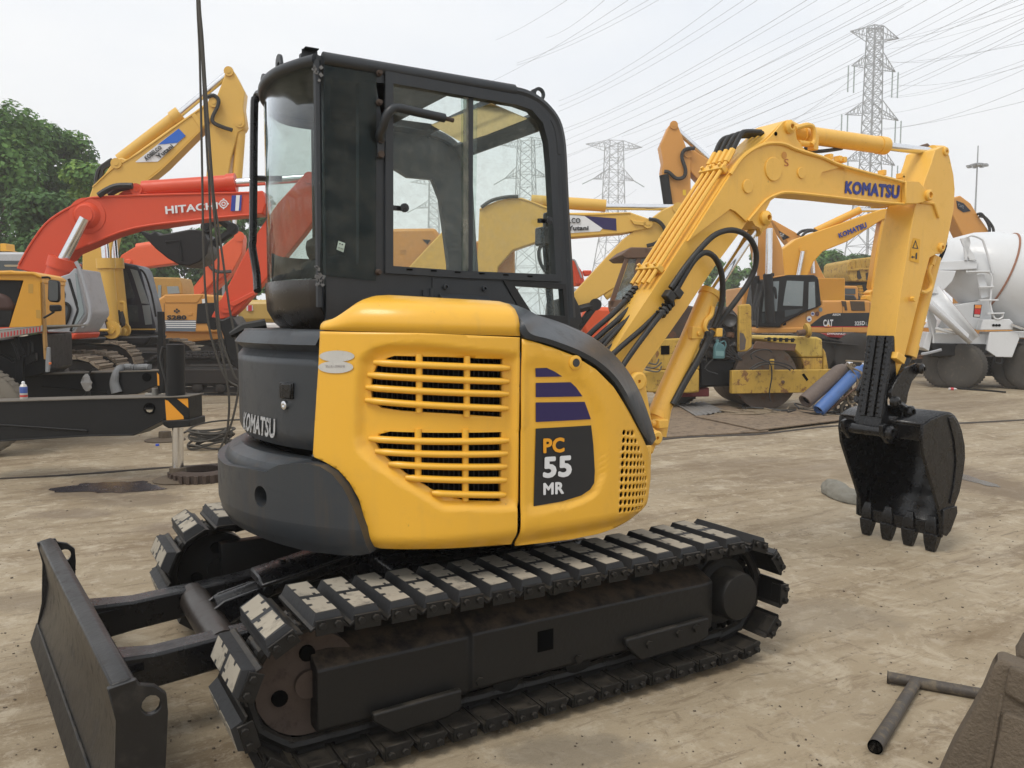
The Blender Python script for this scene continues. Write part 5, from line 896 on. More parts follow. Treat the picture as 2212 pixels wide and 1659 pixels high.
cabm=sl('cab',HT,ph,'F',[(345,920),(420,800),(545,760),(590,715),(605,720),(682,1045),(682,1085),(590,1228),(378,1222),(350,1150)],-.75,1.0,GREYC,.05)
for q,m in (([(592,752),(608,760),(664,1045),(664,1075),(580,1205),(568,1205),(622,1060),(618,1035)],LG),([(400,1115),(470,1000),(525,998),(550,1025),(548,1070),(520,1150),(490,1172),(425,1172)],DG),([(480,890),(505,885),(518,920),(515,950),(480,960)],DG)): sl('window_pane',cabm,ph,'F',q,-.765,.012,m,.003)
tb('window_gasket',cabm,ph,'F',[(400,1115),(470,1000),(525,998),(550,1025),(548,1070),(520,1150),(490,1172),(425,1172),(400,1115)],-.77,.03,BKF); tb('door_edge',cabm,ph,'F',[(545,800),(618,1040),(615,1060),(560,1215)],-.755,.022,BKF,6,1)
tb('grab_rail',cabm,ph,'F',[(600,665),(640,750),(700,960),(715,1050),(700,1140),(650,1180)],-.8,.03,GREYC)
sl('base_skirt',HT,ph,'F',[(372,1232),(612,1228),(590,1278),(380,1282)],-.76,1.0,REDO,.03); sp('plate_label',HT,ph,'F',[(440,1245),(480,1246),(480,1272),(442,1272)],-.765,GREYC)
sl('body',HT,ph,'F',[(-500,760),(100,760),(340,1000),(372,1232),(-500,1232)],.3,1.8,REDO,.05); sl('counterbase',HT,ph,'F',[(-400,1270),(560,1275),(540,1330),(-400,1330)],-.2,1.6,BKF,.03)
bgtrack(HT,ph,228,800,4.1,.95,.6,-.95); bgtrack(HT,ph,262,800,4.1,.95,.6,1.0)
# ---------------------------------------------------------------- yellow excavator with raised boom and navy cab
pk=Pl(330,19.5,8)
KO=thing('yellow_excavator','yellow excavator with navy cab and raised boom carrying a blue and white KOBELCO Yutani sign','excavator',gr(300,830))
bm=sl('boom',KO,pk,'E',[(650,2440),(650,1980),(690,1600),(735,1470),(830,1372),(905,1262),(960,1245),(1000,1262),(1350,1010),(1540,880),(1680,775),(1725,790),(1730,830),(1660,960),(1590,1030),(1300,1320),(1150,1442),(1010,1560),(920,1800),(870,2050),(820,2440)],0,.52,YK,.03)
for q in ([(735,1480),(900,1330),(1100,1210),(1540,895),(1640,830)],[(1590,1030),(1300,1320),(1150,1442)]): tb('flange',bm,pk,'E',q,-.005,.02,YK,6,4)
pin('pin',bm,pk,'E',(1695,810),.0,.12,YK); pin('pin',bm,pk,'E',(922,1295),.0,.12,YK); sl('splice',bm,pk,'E',[(1510,905),(1540,890),(1600,985),(1590,1030)],-.02,.56,YK,.01)
sp('sign_board',bm,pk,'E',[(1070,1282),(1240,1150),(1415,1017),(1470,1075),(1400,1140),(1250,1280),(1085,1285)],-.012,WHT); sp('sign_blue',bm,pk,'E',[(1250,1145),(1415,1017),(1470,1075),(1405,1130)],-.02,flatm('sign_blue_print',(.02,.13,.55),.4))
text('lettering','KOBELCO',PX('E',[(1140,1240),(1262,1150),(1285,1172),(1160,1275)]),lambda u,v:pk(u,v,-.025),INK,bm,.03); text('lettering','Yutani',PX('E',[(1230,1232),(1352,1138),(1378,1165),(1262,1258)]),lambda u,v:pk(u,v,-.025),INK,bm,.035)
am=sl('arm',KO,pk,'E',[(1770,620),(1785,560),(1812,538),(1845,553),(1872,600),(1938,730),(1926,850),(1946,990),(1930,1022),(1885,1050),(1830,1250),(1775,1600),(1750,1760),(1700,1790),(1650,1740),(1632,1400),(1655,1000),(1700,800)],.06,.42,YK,.025)
for q,r_ in (((1812,566),.11),((1900,978),.10)): pin('pin',am,pk,'E',q,.06,r_,YK)
ac_=cy('arm_cylinder',KO,pk,'E',(950,1270),(1415,912),.26,.15,YK,20); cy('gland',ac_,pk,'E',(1370,945),(1430,900),.26,.18,YK,20); cy('rod',ac_,pk,'E',(1420,905),(1800,590),.26,.085,CHR)
kc_=cy('bucket_cylinder',KO,pk,'E',(1905,1040),(1875,1450),.2,.115,YK,18); cy('rod',kc_,pk,'E',(1875,1450),(1850,1790),.2,.06,CHR)
tb('hose',KO,pk,'E',[(1640,770),(1690,755),(1730,790),(1720,850),(1685,920),(1690,970),(1760,1005),(1840,1030)],-.05,.045,HOSE)
for q in ([(760,1460),(780,1350),(850,1290),(890,1265)],[(800,1420),(815,1340),(860,1310),(885,1290)]): tb('hose',KO,pk,'E',q,.1,.05,HOSE)
bk_=sl('bucket',KO,pk,'F',[(1085,405),(1190,440),(1225,418),(1260,450),(1330,440),(1500,407),(1580,410),(1620,440),(1652,520),(1640,600),(1590,660),(1500,697),(1420,690),(1330,640),(1230,560)],-.4,1.2,BKF,.03); tb('wear_rib',bk_,pk,'F',[(1310,510),(1420,500),(1440,660)],-.42,.03,BKF,6,1)
for q in ((1640,388),(1845,405)): pin('pin',bk_,pk,'F',q,-.05,.13,BKF,.08)
for a,b in (((1640,388),(1730,320)),((1720,310),(1850,405)),((1865,405),(1690,530)),((1650,540),(1640,380))): cy('link',KO,pk,'F',a,b,.1,.10,BKF,8)
for x0,x1,o_ in ((838,885,-.45),(908,962,.1)):
    b_=cy('boom_cylinder',KO,pk,'F',(x0,690),(x1,1190),o_,.17,YK,18); cy('gland',b_,pk,'F',(x0-3,640),(x0+4,720),o_,.205,YK,18); cy('rod',b_,pk,'F',(x0-18,440),(x0,640),o_,.085,CHR); tb('side_pipe',b_,pk,'F',[(x0-38,680),(x0-30,760),(x1-50,1000)],o_-.1,.03,YK,6,2)
    pin('foot_pin',b_,pk,'F',(x1+5,1205),o_-.2,.20,YK,.1)
for q in ([(900,1000),(900,1140),(915,1170)],[(950,990),(985,1000),(990,1150)]): tb('pipe',KO,pk,'F',q,-.35,.04,YK)
for q in ([(930,1050),(945,1120),(975,1150),(935,1190)],[(955,1060),(975,1130),(970,1170)]): tb('hose',KO,pk,'F',q,-.4,.05,HOSE)
sl('boom_foot',KO,pk,'F',[(660,1110),(680,960),(720,950),(800,1090),(1000,1200),(990,1255),(830,1255)],-.3,.3,YK,.04)
cn=sl('cab',KO,pk,'F',[(600,700),(640,660),(960,668),(1080,690),(1112,740),(1228,1180),(1220,1242),(880,1242),(870,1000),(640,1000)],.58,1.05,NVY,.06)
for q,m in (([(955,725),(1000,735),(1065,935),(1060,955),(955,955)],DG),([(1030,720),(1088,735),(1180,1000),(1120,995),(1060,800)],LG),([(1125,1010),(1185,1010),(1205,1160),(1150,1165)],LG),([(985,1010),(1085,1010),(1100,1140),(985,1145)],DG)): sl('window_pane',cn,pk,'F',q,.565,.012,m,.003)
tb('wiper_rail',cn,pk,'F',[(1110,725),(1150,770),(1200,920),(1235,1100)],.53,.025,BKF); sl('step_pipe',cn,pk,'F',[(1000,1195),(1228,1195),(1228,1206),(1000,1206)],.5,.06,YK,.005)
bd=sl('body',KO,pk,'F',[(560,1100),(820,1112),(850,1250),(560,1250)],-.85,2.2,NVY,.04); sp('white_band',bd,pk,'F',[(600,1108),(820,1112),(828,1142),(600,1142)],-.87,WHT); sp('grey_panel',bd,pk,'F',[(735,1142),(830,1142),(845,1200),(745,1205)],-.87,GREYC); tb('side_rail',bd,pk,'F',[(560,1205),(860,1206)],-.9,.03,YK,6,1)
bgtrack(KO,pk,292,830,4.4,1.05,.65,-1.35); bgtrack(KO,pk,425,830,4.6,1.05,.65,1.1); mb=MB(); mb.prism(pk.P(PX('F',[(640,1255),(1200,1255),(1150,1330),(650,1330)]),-.5),pk.n*1.4); mk('car_body',mb,BKF,KO,.05)
# ---------------------------------------------------------------- S280 excavator
p2=Pl(400,25,4)
S2=thing('yellow_excavator','old yellow excavator with blue white striped flank marked S280 between navy cab and wire ropes','excavator',gr(400,800))
bd=sl('body',S2,p2,'F',[(1215,985),(1300,925),(1600,920),(1790,935),(1800,1225),(1550,1225),(1240,1212)],0,2.6,TAN,.06); sl('dark_flank',bd,p2,'F',[(1562,1000),(1600,992),(1790,985),(1795,1150),(1552,1155)],-.03,.03,BKF,.01)
sl('hood_lid',bd,p2,'F',[(1300,928),(1610,922),(1560,992),(1305,992)],-.02,.3,TAN,.02)
sp('stripe_panel',bd,p2,'F',[(1240,1125),(1552,1128),(1548,1218),(1240,1212)],-.012,flatm('stripe_slate',(.13,.16,.20),.5))
for k in range(4): sp('white_stripe',bd,p2,'F',[(1240,1132+16*k),(1552,1133+16*k),(1552,1141+16*k),(1240,1140+16*k)],-.02,WHT)
text('lettering','S280',PX('F',[(1322,1088),(1476,1088),(1476,1124),(1322,1124)]),lambda u,v:p2(u,v,-.02),INK,bd,.05); 
for dx,dy in ((0,-12),(16,0),(-16,0),(0,10)): sp('emblem',bd,p2,'F',[(1400+dx+9*math.cos(k*.7854),1055+dy+9*math.sin(k*.7854)) for k in range(8)],-.02,INK)
sp('sticker',bd,p2,'F',[(1598,962),(1632,955),(1638,990),(1602,994)],-.04,WHT); sp('door_edge',bd,p2,'F',[(1299,995),(1302,995),(1302,1210),(1299,1210)],-.02,INK); sl('latch',bd,p2,'F',[(1485,1068),(1520,1068),(1520,1090),(1485,1090)],-.02,.02,TAN,.004)
cb2=sl('cab',S2,p2,'F',[(1140,785),(1420,790),(1440,850),(1445,925),(1300,935),(1230,985),(1150,985)],.8,1.2,mat('cab_ochre',(.42,.24,.06),.6,0,.4,(.15,.09,.05)),.04); 
for q in ([(1165,860),(1200,840),(1215,905),(1200,980),(1170,970)],[(1250,850),(1275,850),(1275,960),(1250,960)],[(1320,860),(1410,858),(1425,915),(1330,920)]): sl('window_pane',cb2,p2,'F',q,.78,.02,LG,.003)
sl('base',S2,p2,'F',[(1240,1215),(1750,1225),(1740,1275),(1500,1300),(1290,1290)],.2,2.0,TAN,.05); bgtrack(S2,p2,480,800,4.3,.95,.6,.3,m=TRKD); bgtrack(S2,p2,500,800,4.3,.95,.6,2.2,m=TRKD)
# ---------------------------------------------------------------- orange excavators further back
po=Pl(360,33,0)
O1=thing('orange_excavator','bright orange excavator further back, its low boom behind the black bucket','excavator',gr(330,776))
sl('boom',O1,po,'F',[(900,720),(960,610),(1060,550),(1200,530),(1290,575),(1600,590),(1680,580),(1690,650),(1380,680),(1110,715),(960,800)],0,.6,ORNG,.04); cy('arm_cylinder',O1,po,'F',(1090,560),(1260,535),.2,.2,ORNG)
ar=sl('arm',O1,po,'F',[(1630,620),(1740,560),(1880,445),(1915,445),(1925,480),(1915,600),(1840,740),(1690,820),(1560,960),(1480,960),(1600,800)],.1,.5,ORNG,.03); pin('pin',ar,po,'F',(1895,465),.1,.2,ORNG); sl('boss',O1,po,'F',[(980,650),(1020,640),(1040,660),(1030,690),(990,690)],-.1,.2,ORNG,.04)
sl('lower_arm',O1,po,'F',[(1490,915),(1700,650),(1880,690),(1790,800),(1660,925)],.3,.5,ORNG,.03); sl('house',O1,po,'F',[(600,800),(1000,800),(1000,1150),(600,1150)],1.0,2.4,ORNG,.06); bgtrack(O1,po,400,776,4.4,1.0,.6,.6,m=TRKD); tb('hose',O1,po,'F',[(1630,640),(1680,720),(1740,745),(1830,740)],-.05,.07,HOSE)
pc=Pl(540,17,0)
O2=thing('cream_excavator','cream yellow excavator rear with white band just left of the charcoal cab','excavator',gr(560,857))
cwb=sl('counterweight',O2,pc,'F',[(1855,1090),(1870,990),(1900,968),(2120,965),(2400,965),(2400,1150),(1856,1145)],0,2.2,mat('cream_yellow',(.48,.33,.09),.4,0,.3,(.25,.17,.06),2.5,.02),.09); sl('white_band',O2,pc,'F',[(1856,1146),(2400,1146),(2400,1205),(1858,1200)],.01,2.1,WHP,.05); sl('lower_body',O2,pc,'F',[(1858,1202),(2400,1207),(2400,1330),(1900,1330)],.05,2.0,BKF,.04)
text('lettering','20',PX('F',[(1862,1030),(1890,1025),(1888,1100),(1858,1105)]),lambda u,v:pc(u,v,-.02),WHT,cwb,.03); sp('warning_sticker',cwb,pc,'F',[(1952,1010),(1975,1004),(2000,1010),(2005,1050),(1975,1058),(1952,1050)],-.02,WHT); sp('warning_sticker_red',cwb,pc,'F',[(1964,1008),(1994,1008),(1994,1056),(1964,1056)],-.03,flatm('sticker_red',(.5,.05,.06)))
bgtrack(O2,pc,640,857,3.2,.8,.45,.1,m=TRKD); bgtrack(O2,pc,660,857,3.2,.8,.45,1.7,m=TRKD)
# van behind the crane
pv=Pl(40,22,0); VN=thing('van','grey white minibus half hidden behind the truck crane','van',gr(30,819)); vb=sl('body',VN,pv,'F',[(-300,600),(-100,588),(190,588),(205,620),(215,800),(215,1150),(-300,1150)],0,1.8,mat('van_grey',(.42,.43,.45),.4),.06); sl('window_pane',vb,pv,'F',[(-280,655),(180,655),(195,735),(-280,735)],-.012,.02,DG,.01); sl('body_line',vb,pv,'F',[(30,690),(60,688),(190,690),(190,705),(40,705)],-.02,.02,mat('trim_tan',(.35,.28,.18),.6),.005)
for q in ((-150,1190),(120,1190)): c=pv(*px('F',*q),.1); wheel('tyre',VN,V((c.x,c.y,.34)),pv.n,.34,.2,TYRE,GREYC)
lp=sl('roof_beacon',VN,pv,'F',[(0,520),(45,520),(50,572),(80,580),(0,582)],.3,.4,YFAR,.02)
# ---------------------------------------------------------------- right of the cab: second blue-signed excavator
k2=Pl(1350,22,0)
K2=thing('yellow_excavator','yellow excavator behind the charcoal cab, its level boom signed Yutani on navy and white','excavator',gr(1120,819))
bm=sl('boom',K2,k2,'G',[(-470,1100),(-440,800),(-431,580),(-330,537),(-202,522),(-80,565),(45,605),(390,602),(500,640),(512,680),(480,694),(350,718),(45,742),(-80,752),(-250,810),(-330,900),(-350,1100)],0,.5,YK,.03)
am=sl('arm',K2,k2,'G',[(560,592),(640,556),(668,572),(668,640),(480,900),(150,1112),(95,1115),(70,1055),(350,748),(480,652)],.05,.4,YK,.025); pin('pin',am,k2,'G',(648,578),.05,.14,YK); pin('pin',bm,k2,'G',(485,665),-.02,.12,YK); sl('boom_nose',bm,k2,'G',[(390,640),(420,650),(500,655),(500,680),(410,668)],-.06,.1,YK,.01)
c_=cy('arm_cylinder',K2,k2,'G',(-150,540),(255,567),.25,.16,YK,20); cy('rod',c_,k2,'G',(255,572),(640,577),.25,.085,CHR)
sp('sign_board',bm,k2,'G',[(-60,605),(140,622),(238,690),(225,706),(60,716),(-60,718)],-.012,WHT); sp('sign_navy',bm,k2,'G',[(140,622),(312,636),(315,702),(245,694)],-.014,NAVY)
text('lettering','KOBELCO',PX('G',[(-30,630),(118,634),(118,662),(-30,660)]),lambda u,v:k2(u,v,-.025),INK,bm,.02); text('lettering','Yutani',PX('G',[(50,674),(163,676),(162,700),(50,703)]),lambda u,v:k2(u,v,-.025),INK,bm,.04)
tb('hose',K2,k2,'G',[(490,640),(540,650),(575,690),(570,735),(530,770),(480,785)],-.05,.05,HOSE); tb('flange',bm,k2,'G',[(-431,590),(-330,545),(-202,530),(45,612),(390,606)],-.01,.02,YK); tb('hose',K2,k2,'C',[(1500,1005),(1560,965),(1640,945),(1720,940)],-.05,.05,HOSE)
cy('bucket_cylinder',K2,k2,'G',(480,900),(250,1060),.2,.12,YK); l_=cy('link',K2,k2,'G',(70,1140),(205,1105),-.05,.10,BKF,8); pin('pin',l_,k2,'G',(200,1105),-.1,.16,BKF); cy('link',K2,k2,'G',(190,1120),(100,1240),.0,.10,BKF,8); sl('bucket',K2,k2,'G',[(-60,1090),(80,1050),(110,1110),(130,1200),(60,1330),(-80,1330)],-.3,1.1,BKF,.04)
sl('house',K2,k2,'C',[(1250,1250),(1500,1200),(1700,1240),(1700,1500),(1250,1500)],.6,2.2,TAN,.05); sl('counterweight',K2,k2,'C',[(800,1150),(1000,1130),(1230,1128),(1260,1200),(1250,1500),(800,1500)],.5,2.4,TAN,.08); sl('dark_vent',K2,k2,'C',[(1150,1195),(1200,1198),(1180,1225)],.48,.03,BKF,.0)
sl('stowed_arm',K2,k2,'C',[(1050,1380),(1285,1130),(1300,1120),(1310,1500),(1050,1500)],-.3,.35,YK,.03)
bgtrack(K2,k2,1230,819,4.4,.95,.6,-.2,m=TRKD); bgtrack(K2,k2,1250,819,4.4,.95,.6,2.0,m=TRKD)
# orange machine glimpsed between cab and boom
oq=Pl(1290,26,0); OQ=thing('orange_excavator','orange excavator glimpsed between the charcoal cab and the yellow boom hoses','excavator',gr(1280,799))
sl('counterweight',OQ,oq,'G',[(115,1190),(140,1130),(200,1115),(290,1120),(330,1180),(300,1300),(150,1310)],0,2.2,ORNG,.12); b_=sl('boom',OQ,oq,'G',[(30,900),(60,862),(85,860),(130,930),(145,1000),(40,1010)],.5,.5,ORNG,.03); sl('grey_lid',OQ,oq,'G',[(20,1000),(70,1005),(140,1040),(140,1090),(20,1090)],.3,1.,GREYC,.05)
for k in range(5): tb('hose',b_,oq,'G',[(60+9*k,865+8*k),(85+9*k,930),(95+9*k,990)],.45,.04,REDO)
sl('lamp_head',OQ,oq,'G',[(130,918),(180,918),(180,945),(140,950)],.6,.3,REDO,.04); tb('guard_rail',OQ,oq,'G',[(70,862),(90,870),(125,960)],.4,.03,GREYC); bgtrack(OQ,oq,1330,799,3.6,.9,.6,.2,m=TRKD)
# ---------------------------------------------------------------- tan excavators, arms raised
pt_=Pl(1480,27,0); TA=thing('tan_excavator','tan excavator with its arm folded up highest, behind the pipes of the yellow boom','excavator',gr(1560,795))
am=sl('arm',TA,pt_,'G',[(553,240),(600,132),(626,106),(652,135),(690,235),(718,320),(720,545),(690,575),(612,575),(585,470),(562,380),(570,330)],0,.55,TAN,.03); bm=sl('boom',TA,pt_,'G',[(690,275),(735,262),(830,325),(990,520),(1150,640),(1215,790),(1232,960),(1225,1010),(1090,1010),(1085,900),(1060,760),(900,600),(780,450),(712,375)],.08,.55,TAN,.03)
for q in ((626,128),(705,285)): pin('pin',am,pt_,'G',q,0,.13,TAN)
cy('bucket_cylinder',TA,pt_,'G',(572,400),(597,570),-.1,.15,BKF); r_=cy('arm_cylinder',TA,pt_,'G',(650,160),(830,325),.3,.10,CHR); tb('hose',TA,pt_,'G',[(740,255),(690,260),(670,300),(690,370),(680,410),(640,418),(600,385),(575,380)],-.1,.06,HOSE)
sl('warning_label',am,pt_,'G',[(676,480),(692,480),(692,510),(676,510)],-.012,.01,flatm('label_far',(.75,.5,.03)),.0); cy('rod',TA,pt_,'G',(1148,690),(1145,940),-.2,.10,CHR); cy('boom_cylinder',TA,pt_,'G',(1145,935),(1145,1120),-.2,.16,BKF)
sl('house',TA,pt_,'G',[(1000,1010),(1230,1010),(1240,1200),(1000,1200)],.8,2.2,TAN,.05); bgtrack(TA,pt_,1640,795,4.0,1.0,.6,.6,m=TRKD)
# excavator with the black-marked tan boom and the yellow one with blue lettering
py_=Pl(1750,33,0); TB=thing('tan_excavator','tan excavator whose boom with a black corner badge arches behind the yellow one','excavator',gr(1660,776))
bm=sl('boom',TB,py_,'G',[(1155,640),(1180,650),(1290,712),(1345,745),(1420,900),(1465,990),(1480,1010),(1350,1010),(1300,830),(1240,760)],.8,.6,TAN,.03); sl('black_badge',bm,py_,'G',[(1195,700),(1258,738),(1222,755)],.78,.01,BKF,.0); text('lettering','CAT',PX('G',[(1205,712),(1228,722),(1222,740),(1206,732)]),lambda u,v:py_(u,v,.76),WHT,bm,.02); tb('hose',TB,py_,'G',[(1300,725),(1325,705),(1380,700),(1410,720)],.7,.06,HOSE); cy('rod',TB,py_,'G',(1376,830),(1384,935),.6,.09,CHR)
hc_=sl('cab',TB,py_,'Q',[(720,575),(728,395),(800,392),(1180,396),(1200,430),(1205,570)],1.2,1.6,TAN,.04)
for q in ([(735,430),(835,430),(840,500),(735,505)],[(860,425),(1165,430),(1165,500),(870,500)]): sl('window_pane',hc_,py_,'Q',q,1.18,.03,DG,.005)
hm=sl('engine_cover',TB,py_,'Q',[(735,570),(800,525),(860,503),(1150,508),(1180,545),(1180,572)],1.0,1.6,mat('cover_grey',(.05,.055,.065),.55),.06); sl('cover_vents',hm,py_,'Q',[(940,515),(1145,520),(1145,555),(945,548)],.985,.02,mat('perforated',(.03,.032,.036),.8),.0); bgtrack(TB,py_,1800,776,4.2,1.0,.6,1.,m=TRKD)
KY=thing('yellow_excavator','yellow excavator with small blue KOMATSU lettering on its rising boom, behind the front arm','excavator',gr(1700,784))
ky=Pl(1750,29,0)
bm=sl('boom',KY,ky,'G',[(1225,960),(1222,800),(1290,748),(1400,708),(1760,585),(1822,578),(1832,618),(1760,645),(1570,762),(1440,815),(1390,870),(1350,960)],0,.5,YFAR,.03); text('lettering','KOMATSU',PX('G',[(1520,718),(1672,655),(1680,686),(1528,744)]),lambda u,v:ky(u,v,-.02),BLU,bm,.05)
am=sl('arm',KY,ky,'G',[(1765,600),(1815,596),(1835,625),(1790,960),(1775,1060),(1720,1055),(1700,1010),(1730,800)],.05,.4,YFAR,.02); c_=cy('arm_cylinder',KY,ky,'G',(1398,705),(1640,590),.25,.13,YFAR,16); cy('rod',c_,ky,'G',(1640,592),(1770,590),.25,.07,CHR); pin('pin',bm,ky,'G',(1328,802),.0,.13,YFAR); cy('boom_cylinder_rod',KY,ky,'G',(1328,815),(1300,960),-.1,.08,CHR)
sl('warning_label',am,ky,'G',[(1774,720),(1790,722),(1786,766),(1770,764)],.03,.01,MT['label_far'],.0); tb('hose',KY,ky,'G',[(1310,760),(1340,715),(1390,702),(1420,720)],.1,.05,HOSE); tb('hose',KY,ky,'G',[(1810,575),(1830,600),(1828,650),(1820,685)],.0,.04,HOSE)
l_=sl('link',KY,ky,'Q',[(1290,570),(1310,515),(1345,512),(1330,480),(1380,440),(1460,440),(1500,470),(1480,520),(1460,600),(1400,690),(1380,640),(1320,575)],-.1,.5,YFAR,.03); pin('pin',l_,ky,'Q',(1432,475),-.12,.18,YFAR); pin('pin',am,ky,'Q',(1470,330),.0,.12,YFAR)
sl('house',KY,ky,'G',[(1225,960),(1560,960),(1560,1180),(1225,1180)],1.0,2.0,YFAR,.04); bgtrack(KY,ky,1800,784,4.2,1.0,.6,.8,m=TRKD)
# ---------------------------------------------------------------- 325DL excavator, cab and flank
pq=Pl(1760,26.5,4); CT=thing('tan_excavator','tan excavator with black cab, its black flank marked CAT 325D L','excavator',gr(1750,790))
bd=sl('body',CT,pq,'Q',[(238,985),(236,880),(300,845),(540,722),(745,640),(745,576),(1330,578),(1375,600),(1400,660),(1402,985)],0,2.7,TAN,.06); sl('side_rail',bd,pq,'Q',[(-60,915),(1400,912),(1398,960),(1385,985),(-60,985)],-.05,2.8,TAN,.04)
sl('flank_black',bd,pq,'Q',[(580,902),(750,770),(820,745),(890,735),(1340,730),(1340,902)],-.025,.02,INK,.004); sp('red_line',bd,pq,'Q',[(580,902),(1340,902),(1340,910),(575,912)],-.06,flatm('red_print',(.5,.02,.03)))
text('lettering','CAT',PX('Q',[(762,815),(888,815),(882,902),(764,904)]),lambda u,v:pq(u,v,-.04),WHT,bd,.04); sp('triangle_mark',bd,pq,'Q',[(780,904),(824,864),(862,902)],-.06,flatm('triangle_yellow',(.75,.40,.02)))
text('lettering','325D',PX('Q',[(1155,840),(1282,834),(1280,886),(1155,890)]),lambda u,v:pq(u,v,-.04),WHT,bd,.03); text('lettering','L',PX('Q',[(1292,848),(1316,848),(1316,888),(1292,888)]),lambda u,v:pq(u,v,-.04),flatm('pale_grey_print',(.3,.3,.3)),bd,.03); text('lettering','REGA',PX('Q',[(882,742),(982,740),(976,767),(876,769)]),lambda u,v:pq(u,v,-.04),WHT,bd,.04,.25)
for q in ([(1098,585),(1278,588),(1286,706),(1116,704)],[(990,585),(1048,588),(1066,704),(1036,704),(1028,655),(1004,650)]): sl('grille',bd,pq,'Q',q,-.02,.03,mat('grille_brown',(.07,.045,.025),.8,0,.5,(.02,.015,.01),40),.004)
for x in (548,1000,1342): sp('panel_gap',bd,pq,'Q',[(x,720 if x<600 else 585),(x+4,720 if x<600 else 585),(x+4,980),(x,980)],-.055,INK)
for (x,y,r_),m in (((588,808,32),WHT),((632,744,24),WHT),((688,745,26),flatm('sticker_brown',(.12,.05,.03))),((730,693,24),flatm('sticker_slate',(.2,.26,.28)))): sp('round_sticker',bd,pq,'Q',[(x+r_*math.cos(k*.449),y+r_*1.15*math.sin(k*.449)) for k in range(14)],-.02,m)
for x,y in ((588,812),(632,744)): sp('sticker_mark',bd,pq,'Q',[(x-14,y+10),(x-18,y-2),(x,y-14),(x+18,y-2),(x+14,y+12)],-.03,BLU)
cb3=sl('cab',CT,pq,'Q',[(-40,905),(-30,600),(20,345),(60,310),(280,268),(330,260),(650,260),(695,285),(712,330),(742,640),(540,722),(300,845),(236,882),(232,910)],-.12,1.25,BKF,.06); sl('roof_cap',cb3,pq,'Q',[(55,300),(290,258),(290,272),(60,318)],-.14,1.2,TAN,.03)
for q,m in (([(70,345),(215,338),(188,712),(5,718),(30,500)],LG),([(312,332),(520,340),(505,650),(262,642),(290,450)],LG),([(585,350),(658,346),(668,662),(576,690)],LG),([(285,700),(510,682),(440,738),(285,790)],DG),([(0,735),(165,735),(150,850),(0,860)],DG)): sl('window_pane',cb3,pq,'Q',q,-.135,.012,m,.004)
sl('mirror',CT,pq,'Q',[(142,410),(158,400),(185,430),(195,540),(185,565),(170,550)],-.4,.06,BKF,.02); sl('side_vent',bd,pq,'Q',[(258,880),(298,848),(302,885),(265,892)],-.01,.02,DRK,.0)
for x0 in (0,-60): pass
cy('boom_cylinder',CT,pq,'N',(240,545),(262,920),-.3,.15,BKF); cy('boom_cylinder',CT,pq,'N',(140,560),(160,900),.4,.15,BKF); cy('rod',CT,pq,'N',(248,200),(242,560),-.3,.085,CHR); cy('rod',CT,pq,'N',(150,210),(140,560),.4,.08,CHR)
tb('hose',CT,pq,'N',[(165,620),(150,700),(130,800),(140,900)],-.4,.04,HOSE); tb('hose',CT,pq,'N',[(190,690),(165,780),(155,860),(160,960)],-.4,.04,HOSE)
bgtrack(CT,pq,1895,790,4.6,1.0,.6,.1,m=TRKD); bgtrack(CT,pq,1900,790,4.6,1.0,.6,2.1,m=TRKD)
# red roller body behind its tracks, with a white lettered flank
pd=Pl(1830,24.5,0); DY=thing('red_roller','low red roller frame with white DYNAPAC lettering under the tan excavator','roller',gr(1830,806)); f_=sl('frame',DY,pd,'Q',[(700,990),(1272,1000),(1272,1078),(1130,1060),(800,1032)],0,1.2,mat('deep_red',(.32,.015,.02),.4),.02); text('lettering','DYNAPAC',PX('Q',[(815,980),(1040,985),(1035,1010),(812,1005)]),lambda u,v:pd(u,v,-.02),WHT,f_,.03)
for q in ([(640,1020),(780,1035),(1000,1080),(1000,1095),(780,1060),(640,1035)],[(760,1085),(1000,1110),(1200,1130),(1200,1145),(1000,1125),(760,1100)]): sl('girder',DY,pd,'Q',q,-.2,.2,TRKD,.01)
c=pd(*px('Q',1150,1230),.0); mb=MB(); mb.lathe(V((c.x,c.y,.62)),pd.n,[(.2,-.1),(.5,-.08),(.62,0),(.62,1.2),(.2,1.2)],30); mk('drum',mb,TRKD,DY); c=pd(*px('Q',650,1230),.0); mb=MB(); mb.lathe(V((c.x,c.y,.62)),pd.n,[(.2,-.1),(.5,-.08),(.62,0),(.62,1.2),(.2,1.2)],30); mk('drum',mb,TRKD,DY)
# red roller with CA30 lettering by the mixer
pr=Pl(1985,23,0); CA=thing('red_roller','red roller with CA30 lettering and stacked steel tracks, left of the white mixer','roller',gr(1990,813)); f_=sl('frame',CA,pr,'N',[(1330,1010),(1520,1010),(1520,1080),(1330,1075)],0,1.,MT['deep_red'],.02); text('lettering','CA30',PX('N',[(1392,1018),(1462,1016),(1462,1042),(1392,1044)]),lambda u,v:pr(u,v,-.02),flatm('dark_red_print',(.10,.01,.01)),f_,.03); sl('bonnet',CA,pr,'N',[(1380,880),(1500,930),(1510,1010),(1380,1010)],.3,1.2,TAN,.05)
for k in range(7): sl('track_slab',CA,pr,'N',[(1345,1082+17*k),(1500,1078+17*k),(1505,1092+17*k),(1345,1096+17*k)],.1,.6,mat('rust_slab',(.16,.085,.05),.8,0,.4),.008)
c=pr(*px('N',1420,1150),.0)
mb=MB(); mb.lathe(V((c.x,c.y,.0))+pr.n*1.0+UP*.6,pr.n,[(.2,-.1),(.5,-.08),(.6,0),(.6,1.2),(.2,1.2)],30); mk('drum',mb,TRKD,CA)
